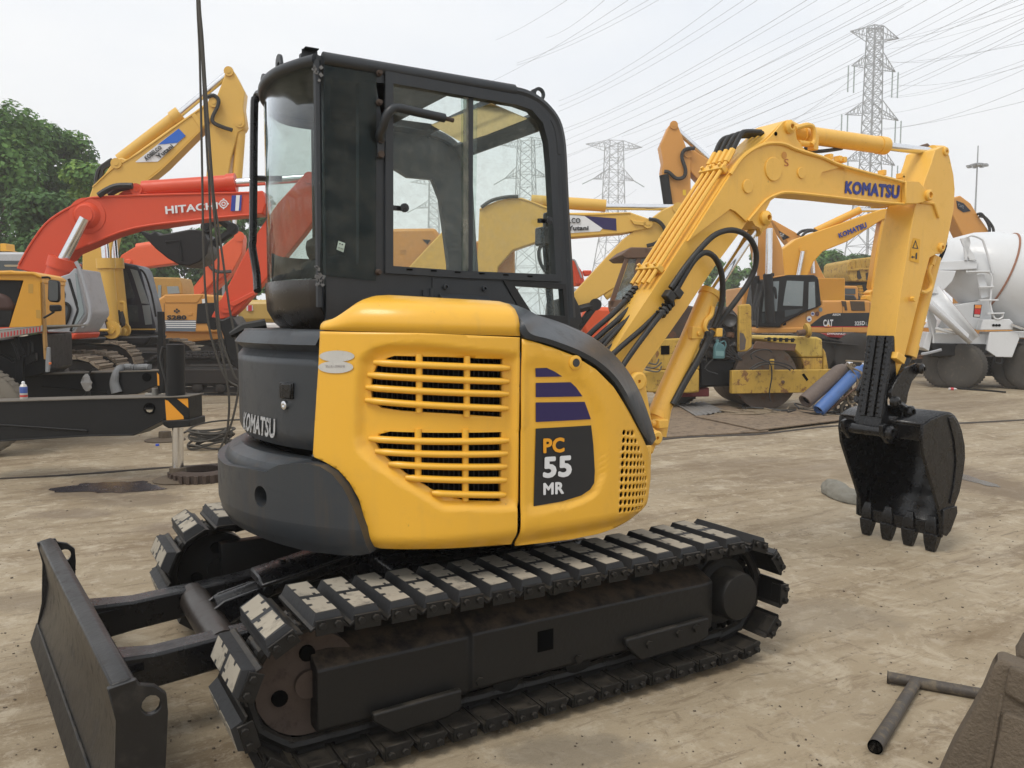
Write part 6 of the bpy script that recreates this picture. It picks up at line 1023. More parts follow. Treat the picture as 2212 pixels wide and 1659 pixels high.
# yellow dump hopper high behind
pj=Pl(1870,38,0); DH=thing('dump_body','weathered yellow tipper body with black smears above the tan excavator','truck',gr(1880,765)); hb_=sl('hopper',DH,pj,'Q',[(1066,205),(1078,100),(1112,66),(1435,28),(1600,20),(1600,330),(1375,345),(1110,340),(1070,270)],0,3.0,DIRTY,.05)
for x in (1118,1170,1240,1300,1360): sl('rib',hb_,pj,'Q',[(x,75),(x+12,73),(x+10,180),(x-2,182)],-.06,.06,DIRTY,.01)
sl('edge_bar',hb_,pj,'Q',[(1066,188),(1600,150),(1600,175),(1068,212)],-.08,.1,DIRTY,.01); sl('smear_plate',hb_,pj,'Q',[(1185,215),(1215,200),(1245,300),(1210,320),(1182,290)],-.03,.02,mat('tar_black',(.02,.016,.014),.7),.02); sl('smear_plate',hb_,pj,'Q',[(1290,240),(1330,225),(1345,310),(1300,330)],-.03,.02,MT['tar_black'],.02)
sl('chassis',DH,pj,'Q',[(1045,365),(1380,345),(1375,570),(1250,570),(1240,400),(1050,390)],.3,2.4,BKF,.03)
for k in range(9): sl('ladder_rung',DH,pj,'Q',[(1190+8*k,395+19*k),(1250+4*k,395+19*k),(1252+4*k,405+19*k),(1192+8*k,405+19*k)],-.1,.25,YFAR,.01)
c=pj(*px('Q',1330,760),.8); wheel('tyre',DH,V((c.x,c.y,.75)),pj.n,.75,.5,TYRE,DIRTY)
# tan boom end above the mixer drum
pg=Pl(2100,30,0); TG=thing('tan_excavator','tan excavator boom end with a dark CAT patch rising over the white mixer drum','excavator',gr(2150,785)); bm=sl('boom',TG,pg,'N',[(1635,45),(1660,-40),(1720,-60),(1800,0),(1860,95),(1960,240),(2100,480),(2200,700),(2000,700),(1880,480),(1740,255)],0,.7,TAN,.04)
sl('dark_patch',bm,pg,'N',[(1690,-20),(1745,0),(1800,60),(1745,70),(1700,40)],-.02,.02,NVY,.0); text('lettering','CAT',PX('N',[(1700,0),(1745,20),(1752,48),(1706,25)]),lambda u,v:pg(u,v,-.05),flatm('dull_grey_print',(.25,.26,.28)),bm,.03)
for q in ([(1850,85),(1885,85),(1930,150),(1945,200),(1940,240)],[(1865,100),(1910,110),(1960,170),(1975,210),(1970,250)]): tb('hose',TG,pg,'N',q,-.1,.05,HOSE)
sl('house',TG,pg,'N',[(1900,700),(2300,700),(2300,1100),(1900,1100)],.5,2.2,TAN,.05); bgtrack(TG,pg,2240,785,4.2,1.,.6,.3,m=TRKD)
# loose machine end peeping over the front arm
pe=Pl(1985,40,0); sh_=thing('shear_attachment','rusty brown attachment tip peeping out above the end of the front boom','attachment',gr(2000,761)); sl('jaw',sh_,pe,'G',[(1940,420),(1945,330),(1975,235),(2010,225),(2035,250),(2030,330),(1990,420),(1985,1000),(1950,1000)],0,.6,BUSH,.04); sl('hub',sh_,pe,'G',[(1965,290),(2000,280),(2010,330),(1975,345)],-.1,.1,BUSH,.03)
# ---------------------------------------------------------------- white mixer truck
pm=Pl(2120,19.3,-12); MX=thing('mixer_truck','white concrete mixer truck at the right edge, discharge chute to the left','truck',gr(2110,835))
A_=pm(*px('N',1600,415),1.0); B_=pm(*px('N',2500,720),1.0); ax=(B_-A_).normalized(); Ld=(B_-A_).length
mb=MB(); mb.lathe(A_,ax,[(.25,.0),(.36,-.12),(.42,-.1),(.60,.15),(.76,.38),(.93,.8),(1.05,1.35),(1.10,1.8),(1.12,2.6),(1.12,4.0),(.9,5.0),(.3,5.6)],48); dr=mk('drum',mb,mat('mixer_white',(.62,.63,.64),.35,0,.2,(.45,.44,.42),2.5,.01,20,.04,coat=.2),MX)
mb=MB(); mb.lathe(A_,ax,[(1.03,1.20),(1.045,1.205),(1.05,1.235),(1.04,1.24),(1.03,1.20)],48); mk('drum_band',mb,mat('band_rust',(.28,.13,.08),.8,0,.4,(.5,.48,.45)),dr)
mb=MB(); mb.lathe(A_,ax,[(.0,-.06),(.35,-.06)],30); mk('drum_mouth',mb,DRK,dr)
WM=MT['mixer_white']
def mx(name,pts,off,th,m=WM,b=.015,z='N'): return sl(name,MX,pm,z,pts,off,th,m,b)
mx('hopper_plate',[(1520,445),(1770,440),(1855,445),(1850,505),(1700,515),(1530,515)],.1,1.6); mx('side_frame',[(1720,270),(1745,262),(1850,440),(1790,440)],.05,.08); mx('side_frame',[(1745,262),(1790,255),(1800,300),(1775,440),(1755,440)],.05,.08)
mx('rear_leg',[(1530,515),(1690,520),(1660,600),(1560,700),(1480,690),(1500,600)],.0,.10); mx('rear_leg',[(1850,520),(1890,530),(1935,720),(1880,740)],.0,.1); mx('rear_leg',[(1690,780),(1960,740),(1960,900),(1880,970),(1540,960),(1600,860)],.3,1.2)
tb('hand_rail',MX,pm,'N',[(1770,262),(1810,250),(1880,275),(1905,320),(1970,540)],.0,.025,WM)
# chute: U-shaped trough
mb=MB(); a0=pm(*px('N',1500,680),-.25); a1=pm(*px('N',1838,1045),-.45); d=(a1-a0).normalized(); side=d.cross(UP).normalized(); nrm=side.cross(d)
if nrm.z<0: nrm=-nrm
nrm=(nrm*.8-pm.n*.75); nrm=(nrm-d*nrm.dot(d)).normalized(); side=d.cross(nrm).normalized()
rings=[]
for k,w in ((0,.34),(.4,.27),(1,.18)):
    c=a0.lerp(a1,k); rings.append([c+side*w*math.cos(t*math.pi/8)-nrm*w*1.05*math.sin(t*math.pi/8) for t in range(9)])
mb.loft(rings,False,False); ch=mk('chute',mb,WM,MX,solid=.02,ang=60)
mb=MB(); mb.loft([[p+nrm*.006+(a0.lerp(a1,kk)-p)*.03 for p in r] for r,kk in zip(rings,(0,.4,1))],False,False); mk('chute_lining',mb,mat('chute_maroon',(.20,.075,.085),.6,0,.5,(.35,.28,.26)),ch,ang=60)
mx('chute_beam',[(1455,730),(1490,725),(1790,1010),(1775,1062),(1740,1040),(1470,770)],-.35,.08)
tb('chute_prop',MX,pm,'N',[(1530,960),(1640,990),(1750,1010)],-.3,.035,WM); mx('rear_post',[(1475,780),(1540,900),(1530,1000),(1490,1000),(1470,880)],.1,.1); tb('prop_rod',MX,pm,'N',[(1480,890),(1510,1000),(1515,1075)],-.1,.02,WM)
# ladder
lad=tb('ladder',MX,pm,'N',[(1775,520),(1785,535),(1950,540),(1955,700),(1950,780),(1985,885),(2040,880),(2045,850)],-.15,.022,WM)
for y,x0,x1 in ((520,1780,1950),(638,1870,1980),(740,1870,2015),(842,1930,2060)): sl('rung',lad,pm,'N',[(x0,y),(x1,y-3),(x1,y+9),(x0,y+11)],-.2,.12,WM,.005)
mx('ladder_plate',[(1845,545),(1905,545),(1930,650),(1940,720),(1880,735)],-.05,.03)
for q,o_ in (([(1830,778),(1888,780),(1872,880),(1822,876)],-.25),([(1400,785),(1460,785),(1452,880),(1398,880)],.9)):
    t_=mx('tail_lamp',q,o_,.06,BKF,.01); x0,y0=q[0]; 
    for j,(m,h0,h1) in enumerate(((flatm('lamp_amber',(.65,.22,.04),.25),.03,.3),(flatm('lamp_red',(.45,.02,.02),.25),.33,.75),(flatm('lamp_clear',(.5,.48,.45),.25),.78,.96))):
        a,b,c_,d_=[V((*p,0)) for p in q]; f=lambda s_,t:(((a*(1-s_)+b*s_)*(1-t)+(d_*(1-s_)+c_*s_)*t).x,((a*(1-s_)+b*s_)*(1-t)+(d_*(1-s_)+c_*s_)*t).y); sl('lamp_lens',t_,pm,'N',[f(.08,h0),f(.92,h0),f(.92,h1),f(.08,h1)],o_-.02,.02,m,.004)
mx('water_box',[(1895,895),(2100,890),(2125,915),(2125,972),(1870,975)],-.15,.3); 
for x in (1975,1998,2020): pin('box_hole',MX,pm,'N',(x,938),-.16,.03,DRK,.005,10)
tb('box_pipe',MX,pm,'N',[(2110,930),(2160,950),(2250,985)],-.2,.03,CHR)
mx('mudguard',[(1945,990),(2160,985),(2175,1040),(2120,1185),(1995,1182),(1920,1130)],-.12,.7); mx('mudguard',[(1470,990),(1510,990),(1480,1140),(1430,1110)],.0,1.9); mx('mudguard_top',[(2160,985),(2400,985),(2400,1030),(2170,1035)],-.12,.7)
mx('bumper',[(1500,1075),(1930,1085),(1935,1130),(2050,1130),(2045,1160),(1900,1165),(1505,1180)],-.05,1.9,BKF,.02); mx('rear_apron',[(1505,1000),(1925,1005),(1925,1085),(1500,1080)],.05,1.7); tb('step_loop',MX,pm,'N',[(1980,1130),(1985,1215),(2000,1228),(2040,1225),(2045,1135)],-.1,.02,BKF); tb('tow_bar',MX,pm,'N',[(1420,1160),(1480,1150),(1575,1125)],-.2,.035,GREYC); mx('axle_mass',[(1560,1180),(2300,1180),(2300,1330),(1600,1330)],.6,1.0,BKF,.05)
for x,o_ in ((1605,.3),(1730,.0),(2150,.25),(2250,.0)):
    c=pm(*px('N',x,1300),o_); wheel('tyre',MX,V((c.x,c.y,.53)),(pm.n*.75+pm.x*.66).normalized(),.53,.30,TYRE,GREYC)
# ---------------------------------------------------------------- old roller under repair
pr2=Pl(1560,14.7,3); RO_=thing('old_roller','rusty yellow road roller with open steel drum and rusted cab behind the front boom','roller',gr(1650,883))
def rl(name,z,pts,off,th,m,b=.012,par=None): return sl(name,par or RO_,pr2,z,pts,off,th,m,b)
bmr=rl('drum_frame','J',[(1415,952),(1740,948),(2130,945),(2300,940),(2300,1120),(2080,1132),(1412,1142)],-.12,.14,DIRTY); 
for q in ((1830,1045),(2120,1060)): pin('bolt',bmr,pr2,'J',q,-.12,.03,BUSH,.02,8)
rl('slot','J',[(1985,985),(2005,975),(2040,1025),(2025,1040)],-.125,.01,DRK,.004,bmr); rl('upright','J',[(1728,860),(1762,858),(1760,950),(1726,950)],-.16,.05,DIRTY)
c=pr2(*px('J',1690,1030),.10); mb=MB(); mb.lathe(V((c.x,c.y,.56)),pr2.n,[(.52,.0),(.58,.0),(.58,1.5),(.52,1.5),(.52,.02)],48); dm_=mk('drum',mb,mat('drum_steel',(.13,.10,.08),.55,.5,.5,(.05,.035,.025),3,.1,30,.3,rust=.5),RO_); mb=MB(); mb.lathe(V((c.x,c.y,.56))+pr2.n*.35,pr2.n,[(0,0),(.50,0),(.50,.03),(0,.03)],36); mk('drum_web',mb,DRK,dm_); mb=MB(); mb.cyl(V((c.x,c.y,.56))-pr2.n*.02,V((c.x,c.y,.56))+pr2.n*.4,.12,18); mk('hub',mb,TRKD,dm_)  # web coloured near-black to stand for shade inside the drum
hd=rl('hood','N',[(225,1030),(250,1020),(620,1028),(662,1045),(668,1185),(500,1188),(430,1120),(330,1090),(225,1060)],.05,1.2,mat('pale_dirty_yellow',(.50,.345,.065),.55,0,.6,(.20,.13,.045),4,.05,30,.15,rust=.5,streak=.4,scol=(.16,.09,.04)),.05); rl('hood_lower','N',[(500,1190),(662,1188),(658,1290),(525,1292),(520,1250)],.07,1.1,DIRTY,.02); rl('hood_side','N',[(668,1110),(690,1150),(712,1285),(660,1290)],.1,.9,DIRTY,.03)
rl('rust_plate','N',[(150,1062),(462,1080),(448,1136),(128,1118)],-.08,.06,BUSH,.01)
rail=tb('hose_rail',RO_,pr2,'N',[(215,1040),(330,1045),(450,1050)],-.1,.012,BKF)
for k in range(5): c=pr2(*px('N',250+45*k,1045+2*k),-.1); mb=MB(); mb.box(c,(.05,.04,.07)); mk('rail_clip',mb,BKF,rail,.005)
a=pr2(*px('N',470,1000),-.05); mb=MB(); mb.cyl(a,a+pr2.x*.13+UP*.02,.055,14); mk('filler_pipe',mb,BUSH,RO_); b_=pr2(*px('N',545,978),-.05); mb=MB(); mb.lathe(b_,pr2.x+UP*.15,[(.0,-.03),(.12,-.03),(.135,0),(.12,.03),(.0,.03)],24); mk('filler_flange',mb,DIRTY,RO_)
rl('chassis_beam','J',[(690,958),(800,950),(1150,943),(1150,1130),(1060,1138),(700,1130)],.0,.5,DIRTY,.03); rl('side_box','J',[(800,700),(1010,688),(1020,700),(1150,705),(1152,850),(1150,942),(800,945)],.05,.9,DIRTY,.02); rl('box_opening','J',[(835,750),(905,748),(905,820),(835,822)],.04,.02,DRK,.0); rl('centre_mass','J',[(1150,850),(1450,860),(1440,1080),(1150,1090)],.25,.8,BKF,.04); rl('step_box','J',[(1000,1135),(1230,1090),(1230,1165),(1000,1170)],.3,.4,mat('dull_red',(.16,.03,.03),.7),.02)
rl('rear_post','J',[(1475,415),(1560,408),(1575,430),(1580,760),(1540,795),(1472,800)],-.05,.12,DIRTY,.02); rl('scorched_patch','J',[(1478,640),(1510,650),(1530,700),(1520,780),(1478,790)],-.055,.01,mat('scorched',(.10,.08,.07),.7,0,.6,(.25,.16,.05)),.0)
eng=rl('engine_block','J',[(1200,560),(1280,430),(1400,430),(1470,500),(1470,830),(1380,870),(1210,850)],.15,.8,mat('engine_grime',(.035,.030,.027),.6,0,.5,(.10,.08,.06),6,.2),.05)
c=pr2(*px('J',1402,540),-.0); mb=MB(); mb.lathe(c+pr2.n*.25,-pr2.n,[(.09,0),(.13,.05),(.135,.22),(.12,.24),(.10,.20),(.02,.16),(0,.16)],24); mk('air_duct',mb,mat('duct_grey',(.06,.06,.06),.45),eng)
for q in ((1240,640,.10),(1330,640,.10),(1290,700,.08),(1400,660,.09),(1430,740,.07),(1350,760,.08),(1250,760,.07),(1420,610,.06)):
    c=pr2(*px('J',q[0],q[1]),.1); mb=MB(); mb.box(c,(q[2]*1.3,.1,q[2]),M.Rotation(random.random(),3,'Y')); mb.cyl(c,c-pr2.n*.07,q[2]*.3,10); mk('engine_part',mb,random.choice([MT['engine_grime'],MT['duct_grey'],BUSH]),eng,.01)
for k in range(9):
    x,y=random.randint(1180,1430),random.randint(560,860); tb('engine_hose',eng,pr2,'J',[(x,y),(x+random.randint(-50,60),y+40),(x+random.randint(-60,80),y+random.randint(60,160)),(x+random.randint(-40,90),y+random.randint(100,200))],-.0,.012,HOSE)
cbr=rl('cab','G',[(338,835),(392,792),(560,795),(560,850),(365,855)],-.1,1.3,BUSH,.02)
for q in ([(362,850),(385,848),(295,1120),(272,1105)],[(425,850),(450,850),(410,1080),(388,1085)],[(525,850),(550,850),(500,1090),(470,1090)],[(272,1085),(500,1060),(500,1100),(272,1125)],[(272,1125),(440,1110),(420,1250),(320,1260)]): rl('cab_post','G',q,-.08,.06,BUSH,.008,cbr)
for q in ([(385,855),(425,852),(390,1075),(305,1090)],[(450,852),(525,852),(480,1062),(412,1075)]): sl('window_pane',cbr,pr2,'G',q,-.05,.01,glass('old_cab_glass%d'%q[0][0],(.45,.5,.5),.35,(.3,.3,.28)),.0)
for q in ([(362,850),(550,850),(550,862),(362,866)],): rl('cab_header','G',q,1.1,.08,BUSH,.008,cbr)
rl('rear_body','G',[(440,1100),(560,1080),(760,1120),(760,1320),(520,1330),(440,1250)],.3,1.0,mat('engine_rust',(.05,.035,.028),.7,0,.5,(.12,.08,.05),5,.2,30,.3,rust=.5),.04); c=pr2(*px('G',640,1560),.9); wheel('tyre',RO_,V((c.x,c.y,.48)),pr2.n,.48,.40,TYRE,DIRTY)
HB0=mat('hose_dusty',(.10,.09,.075),.8)
for q in ([(450,1440),(520,1450),(560,1420)],[(470,1460),(540,1470),(560,1440)],[(480,1420),(530,1430),(545,1400)]): tb('loose_hose',RO_,pr2,'G',q,-.1,.014,HB0)
for l in ([(1580,860),(1570,820),(1620,790),(1700,780),(1740,800)],[(1600,830),(1680,870),(1730,900),(1740,1000),(1720,1130),(1730,1200)],[(1560,940),(1640,890),(1760,880),(1880,910),(1920,945)],[(1580,945),(1660,905),(1760,900),(1850,925),(1890,950)]): tb('cable',RO_,pr2,'J',l,-.22,.012,HOSE)
# jug
c=pr2(*px('J',1315,858),-.12); jg=thing('oil_jug','teal plastic oil jug perched on the old roller engine','jug',c); c.z=pr2(*px('J',1315,858),-.12).z
mb=MB(); mb.prism([c+pr2.x*x+UP*z for x,z in ((-.10,0),(.09,.0),(.10,.05),(.10,.20),(.07,.25),(.0,.29),(-.05,.30),(-.09,.22))],pr2.n*.11); mk('jug_body',mb,mat('jug_teal',(.07,.16,.17),.4,0,.4,(.03,.05,.05)),jg,.02); mb=MB(); mb.cyl(c+UP*.30-pr2.x*.03+pr2.n*.055,c+UP*.34-pr2.x*.035+pr2.n*.055,.03,14); mk('cap',mb,MT['jug_teal'],jg); sp('label',jg,pr2,'J',[(1282,790),(1350,795),(1348,835),(1282,830)],-.124,flatm('jug_label',(.16,.28,.28)))
mb=MB(); hpt=[c+pr2.x*x+UP*z-pr2.n*.0+pr2.n*.05 for x,z in ((.02,.29),(.09,.31),(.12,.24),(.10,.17))]; mb.tube(cr(hpt,4),.014,8); mk('handle',mb,MT['jug_teal'],jg)
# gas cylinders on a hand trolley
pgc=Pl(1790,13.6,0)
def bottle(name,label,a,b,r,m,off):
    A=pgc(*px('N',*a),off); B=pgc(*px('N',*b),off+.35); A.z=max(A.z,r*.8); t=thing(name,label,'gas cylinder',V((A.x,A.y,0))); d=(B-A); l=d.length; mb=MB(); mb.lathe(A,d,[(r*.6,.06),(r*.75,.0),(r*.96,.0),(r,.03),(r,l-.22),(r*.93,l-.12),(r*.6,l-.03),(r*.3,l),(r*.28,l+.06)],28); mk('shell',mb,m,t); mb=MB(); mb.lathe(A,d,[(0,.055),(r*.8,.055)],24); mk('base_recess',mb,DRK,t); B2=A+d.normalized()*(l+.06); mb=MB(); mb.cyl(B2,B2+d.normalized()*.09,.025,10); mb.cyl(B2+d.normalized()*.05-HR*.05,B2+d.normalized()*.05+HR*.05,.016,8); mk('valve',mb,CHR,t); return t,A,d
g1,_,_=bottle('gas_cylinder','brown grey gas cylinder leaning beside the blue one on the trolley',(525,1525),(835,1255),.125,mat('cyl_brown',(.115,.085,.07),.6,0,.5,(.22,.19,.16),6,.05,40,.15),-.05); g2,A2,d2=bottle('gas_cylinder','blue gas cylinder leaning on the hand trolley beside the front arm',(630,1595),(955,1265),.105,mat('cyl_blue',(.055,.13,.34),.5,0,.5,(.10,.11,.14),6,.05,40,.15),-.15)
tr_=thing('hand_trolley','small hand trolley with spoked wheels and hose bundles under the gas cylinders','trolley',gr(1835,905))
for x,y,o_ in ((862,1565,.1),(815,1540,.45)):
    c=pgc(*px('N',x,y),o_); c.z=.125; mb=MB(); mb.tube([c+pgc.x*.125*math.cos(k*.2618)+UP*.115*math.sin(k*.2618) for k in range(24)],.028,8,closed=True); w_=mk('wheel',mb,mat('wheel_dusty',(.10,.085,.065),.85),tr_)
    mb=MB()
    for k in range(5): mb.tube([c,c+pgc.x*.11*math.cos(k*1.2566)+UP*.11*math.sin(k*1.2566)],.012,5)
    mb.cyl(c-pgc.n*.05,c+pgc.n*.05,.03,12); mk('spokes',mb,TRKD,w_)
for a,b,o_ in (((700,1600),(960,1380),-.02),((760,1560),(900,1440),.2),((820,1560),(990,1330),.3)): cy('trolley_bar',tr_,pgc,'N',a,b,o_,.016,BUSH,8)
HB=mat('hose_tan',(.20,.155,.10),.8,0,.4,(.08,.06,.045))
for k in range(14):
    rr=random.Random(k); pts=[(895+rr.randint(-50,20),1240+rr.randint(-20,30)),(930+rr.randint(-20,50),1330+rr.randint(-20,30)),(955+rr.randint(-30,45),1400+rr.randint(-30,40)),(930+rr.randint(-60,40),1470+rr.randint(-30,40)),(870+rr.randint(-60,50),1500+rr.randint(-40,50)),(840+rr.randint(-40,60),1430+rr.randint(-30,40)),(900+rr.randint(-30,40),1330)]
    tb('gas_hose',tr_,pgc,'N',pts,.02+.02*k,.013,HB)
tb('gas_hose',tr_,pgc,'N',[(840,1210),(900,1215),(990,1220),(1020,1240),(1000,1290),(950,1310)],-.2,.014,HB); c=pgc(*px('N',1020,1212),-.1); mb=MB(); mb.lathe(c,-pgc.n,[(.06,0),(.065,.02),(.05,.04),(0,.045)],20); mk('gauge',mb,mat('gauge_blue',(.05,.16,.28),.4),tr_)
# ---------------------------------------------------------------- plates, hoses and litter on the ground
def gpoly(name,pts,th,m,z0=.004,par=None,bevel=0):
    mb=MB(); mb.prism([gr(*q)+UP*z0 for q in pts],UP*th); return mk(name,mb,m,par,bevel)
PLM=mat('plate_mud',(.19,.138,.09),.85,0,.8,(.06,.043,.03),4.5,.5,18,.35,thr=.47,streak=0.)
for k,(q,l) in enumerate((([(1425,880),(1560,874),(1648,905),(1660,934),(1430,948)],'muddy dark steel plate lying nearest the joint, right of the yellow side panel'),([(1500,905),(1860,880),(1870,905),(1800,915),(1640,935)],'muddy steel plate lying in front of the old roller drum'))):
    o=gpoly('steel_plate',q,.02,PLM,.006+.024*k,None,.004); tag(o,l,'steel plate')
cs=thing('corrugated_sheet','grey corrugated sheet lying on the mud beside the old roller','sheet',gr(1545,878)); a,b,c_,d_=[gr(*q) for q in ((1463,880),(1520,872),(1568,893),(1505,905))]; mb=MB(); rows=[]
for i in range(25): t=i/24; z=.045+.012*math.sin(t*math.pi*12); p=a.lerp(b,t); q=d_.lerp(c_,t); rows.append([V((p.x,p.y,z)),V((q.x,q.y,z))])
mb.loft(rows,False,False); mk('sheet',mb,mat('sheet_grey',(.20,.19,.18),.6,.3,.5,(.12,.08,.05)),cs,solid=.003)
for k in range(8):
    rr=random.Random(40+k); u0=1560+rr.randint(0,260); v0=885+rr.randint(0,22); pts=[gr(u0+rr.randint(-60,60)+18*j,v0+rr.randint(-7,7))+UP*(.035+.03*abs(math.sin(j*1.9+k))) for j in range(7)]; mb=MB(); mb.tube(cr(pts,5),.013,6); o=mk('ground_hose',mb,HOSE if k%3 else HB); o['kind']='stuff'; tag(o,'tangled hoses and cables on the ground around the gas trolley','hose')
JT=mat('joint_tar',(.045,.035,.028),.9,0,.5,(.02,.016,.013),8,.4,40)
for pts,wd in (([(-40,1037),(150,1027),(330,1013),(410,1008),(475,1003)],.035),([(1405,952),(1500,944),(1640,938),(1800,921),(1960,918),(2090,914),(2240,906)],.05)):
    mb=MB(); P=cr([gr(*q) for q in pts],8); rows=[]
    for i,p in enumerate(P): t=(P[min(i+1,len(P)-1)]-P[max(i-1,0)]).normalized(); s_=V((-t.y,t.x,0)); w=wd*random.uniform(.6,1.4); rows.append([p-s_*w+UP*.004,p-s_*w*.6+UP*.014,p+s_*w*.6+UP*.012,p+s_*w+UP*.004])
    mb.loft(rows,False,False); o=mk('joint',mb,JT,g)
mb=MB(); P=cr([gr(*q) for q in ((800,905),(520,908),(430,918),(400,935),(360,950))],6); mb.tube([p+UP*.012 for p in P],.012,6); o=mk('ground_cable',mb,HOSE); tag(o,'thin dark cable lying on the concrete behind the jack','cable')
mb=MB(); P=cr([gr(*q) for q in ((405,850),(470,852),(560,857))],6); mb.tube([p+UP*.012 for p in P],.012,6); o=mk('ground_cable',mb,HOSE); tag(o,'straight dark cable lying on the far concrete left of the rear cover','cable')
# wet patches
def blob(name,uv,rx,ry,m,seed,z=.004,par=None):
    rr=random.Random(seed); c=gr(*uv); n=36; pts=[]
    ph=[rr.random()*6.28 for _ in range(5)]
    for k in range(n):
        a=2*math.pi*k/n; r=1+.16*math.sin(2*a+ph[0])+.12*math.sin(3*a+ph[1])+.09*math.sin(5*a+ph[2])+.06*math.sin(9*a+ph[3])+.05*math.sin(14*a+ph[4]); pts.append(c+HR*rx*r*math.cos(a)+HF*ry*r*math.sin(a)+UP*z)
    mb=MB(); mb.add(pts,[tuple(range(n))]); return mk(name,mb,m,par or g)
WET=mat('wet_oil',(.045,.04,.045),.12,0,.5,(.02,.016,.014),5,.02,20,.3); DAMP=mat('damp_stain',(.13,.10,.07),.6,0,.6,(.25,.2,.14),6,.1); 
blob('oil_puddle',(240,1053),.42,.30,WET,3); blob('puddle',(2100,1036),.10,.34,mat('puddle_water',(.10,.088,.07),.04,0,.2,(.2,.16,.11)),5);
# ring gear
c=gr(437,1034); mb=MB(); mb.lathe(c,UP,[(.20,.0),(.30,.0),(.30,.08),(.26,.10),(.20,.10),(.20,.0)],48); rg=mk('ring_gear',mb,RUST); tag(rg,'rusty ring gear lying on the concrete between jack foot and counterweight','ring gear')
mb=MB()
for k in range(26): a=2*math.pi*k/26; mb.box(c+V((.305*math.cos(a),.305*math.sin(a),.04)),(.03,.035,.08),M.Rotation(a,3,'Z'))
o=mk('gear_teeth',mb,RUST,rg,local=True)
# T-shaped pipe tool, cigarette end, sack, rods, bottle, bits
PIPEM=mat('pipe_scorched',(.06,.050,.042),.55,.2,.8,(.19,.155,.11),9,.15,50,.4,thr=.46)
tp=thing('pipe_tool','T-shaped scorched steel pipe tool lying at lower right','pipe tool',gr(1970,1560))
a,b,e,f_=gr(1917,1475),gr(2160,1518),gr(1978,1486),gr(1890,1628); mb=MB(); mb.tube([a+UP*.027,a.lerp(b,.5)+UP*.024,b+UP*.024],.024,20); mk('cross_pipe',mb,PIPEM,tp); mb=MB(); dd=(f_-e).normalized(); P=[e+UP*.028,e.lerp(f_,.5)+UP*.026,f_+UP*.026]; mb.tube(P,[.024,.025,.027],20); mk('handle_pipe',mb,PIPEM,tp); mb=MB(); mb.lathe(f_+UP*.026+dd*.001,dd,[(.027,-.002),(.027,.002),(.022,.002),(.024,-.001),(0,-.001)],20); mk('pipe_end',mb,DRK,tp); mb=MB(); mb.lathe(a+UP*.027,a-b,[(.027,-.002),(.027,.002),(.0,.001)],20); mk('pipe_end',mb,BLKD,tp)
c=gr(1978,1472); mb=MB(); mb.cyl(c+UP*.006-HR*.008,c+UP*.006+HR*.014,.005,10); o=mk('cigarette_end',mb,flatm('filter_orange',(.65,.30,.08),.8)); tag(o,'orange cigarette end lying against the T-shaped pipe tool','cigarette end')
pc_=[gr(*q) for q in ((1778,1058),(1800,1066),(1822,1078),(1850,1088),(1880,1085))]; mb=MB(); rings=[]
for i,(p,w,h) in enumerate(zip(pc_,(.05,.11,.13,.15,.06),(.13,.14,.12,.10,.03))):
    d=(pc_[min(i+1,4)]-pc_[max(i-1,0)]).normalized(); s_=V((-d.y,d.x,0)); rings.append([p+s_*w*math.cos(t*math.pi/5)+UP*(.002+h*max(0,math.sin(t*math.pi/5))*random.uniform(.85,1.1)) for t in range(10)])
mb.loft(rings); o=mk('sack',mb,mat('sack_grey',(.19,.18,.15),.9,0,.5,(.09,.08,.065),7,.3,40)); o.modifiers.new('u','SUBSURF').levels=3; o.modifiers['u'].render_levels=3; tx_=bpy.data.textures.new('folds','CLOUDS'); tx_.noise_scale=.09; dm=o.modifiers.new('d','DISPLACE'); dm.texture=tx_; dm.strength=.05; dm.mid_level=.55; tag(o,'crumpled grey green sack lying behind the black bucket','sack')
rd=thing('steel_rod','long thin steel rod with a bent head on the yard below the mixer','rod',gr(2110,843)); mb=MB(); mb.tube([gr(2070,841)+UP*.02,gr(2140,846)+UP*.02,gr(2172,849)+UP*.02],.02,8); mk('rod_bar',mb,BKF,rd); mb=MB(); mb.tube([gr(2048,835)+UP*.03,gr(2062,836)+UP*.05],.045,10); mk('rod_head',mb,BKF,rd)
c=gr(2057,843); bt=thing('drink_bottle','small crushed clear bottle with red label beside the steel rod','bottle',c); mb=MB(); mb.tube([c+UP*.03-HR*.08,c+UP*.03+HR*.02,c+UP*.03+HR*.07,c+UP*.03+HR*.1],[.03,.032,.025,.012],12); mk('bottle_body',mb,flatm('bottle_white',(.6,.58,.56),.2),bt); mb=MB(); mb.cyl(c+UP*.03-HR*.05,c+UP*.03+HR*.02,.0335,12); mk('label',mb,flatm('bottle_red',(.5,.05,.06),.3),bt)
o=gpoly('timber_block',[(2012,813),(2045,811),(2046,818),(2012,820)],.06,BKF,.0); tag(o,'dark timber block lying beside the mixer wheels','block')
for k,(u,v,s_,m,l) in enumerate(((340,1014,.05,'blue_cap','small blue bottle cap on the concrete under the outrigger'),)):
    c=gr(340,963); mb=MB(); mb.lathe(c,UP,[(.022,0),(.022,.02),(.018,.024),(0,.024)],16); o=mk('bottle_cap',mb,flatm('cap_blue',(.03,.08,.5),.4)); tag(o,l,'bottle cap')
mb=MB(); rr=random.Random(5)
for k in range(420):
    u=rr.uniform(-50,2260); v=rr.choice((rr.uniform(850,1659),rr.uniform(1100,1659))); c=gr(u,v); s_=rr.uniform(.0025,.006)*(1+ (c-CAM).length*.08); mb.box(c+UP*s_*.3,(s_*rr.uniform(.7,2.2),s_,s_*.7),M.Rotation(rr.random()*3,3,'Z')@M.Rotation(rr.random()*.5,3,'X'))
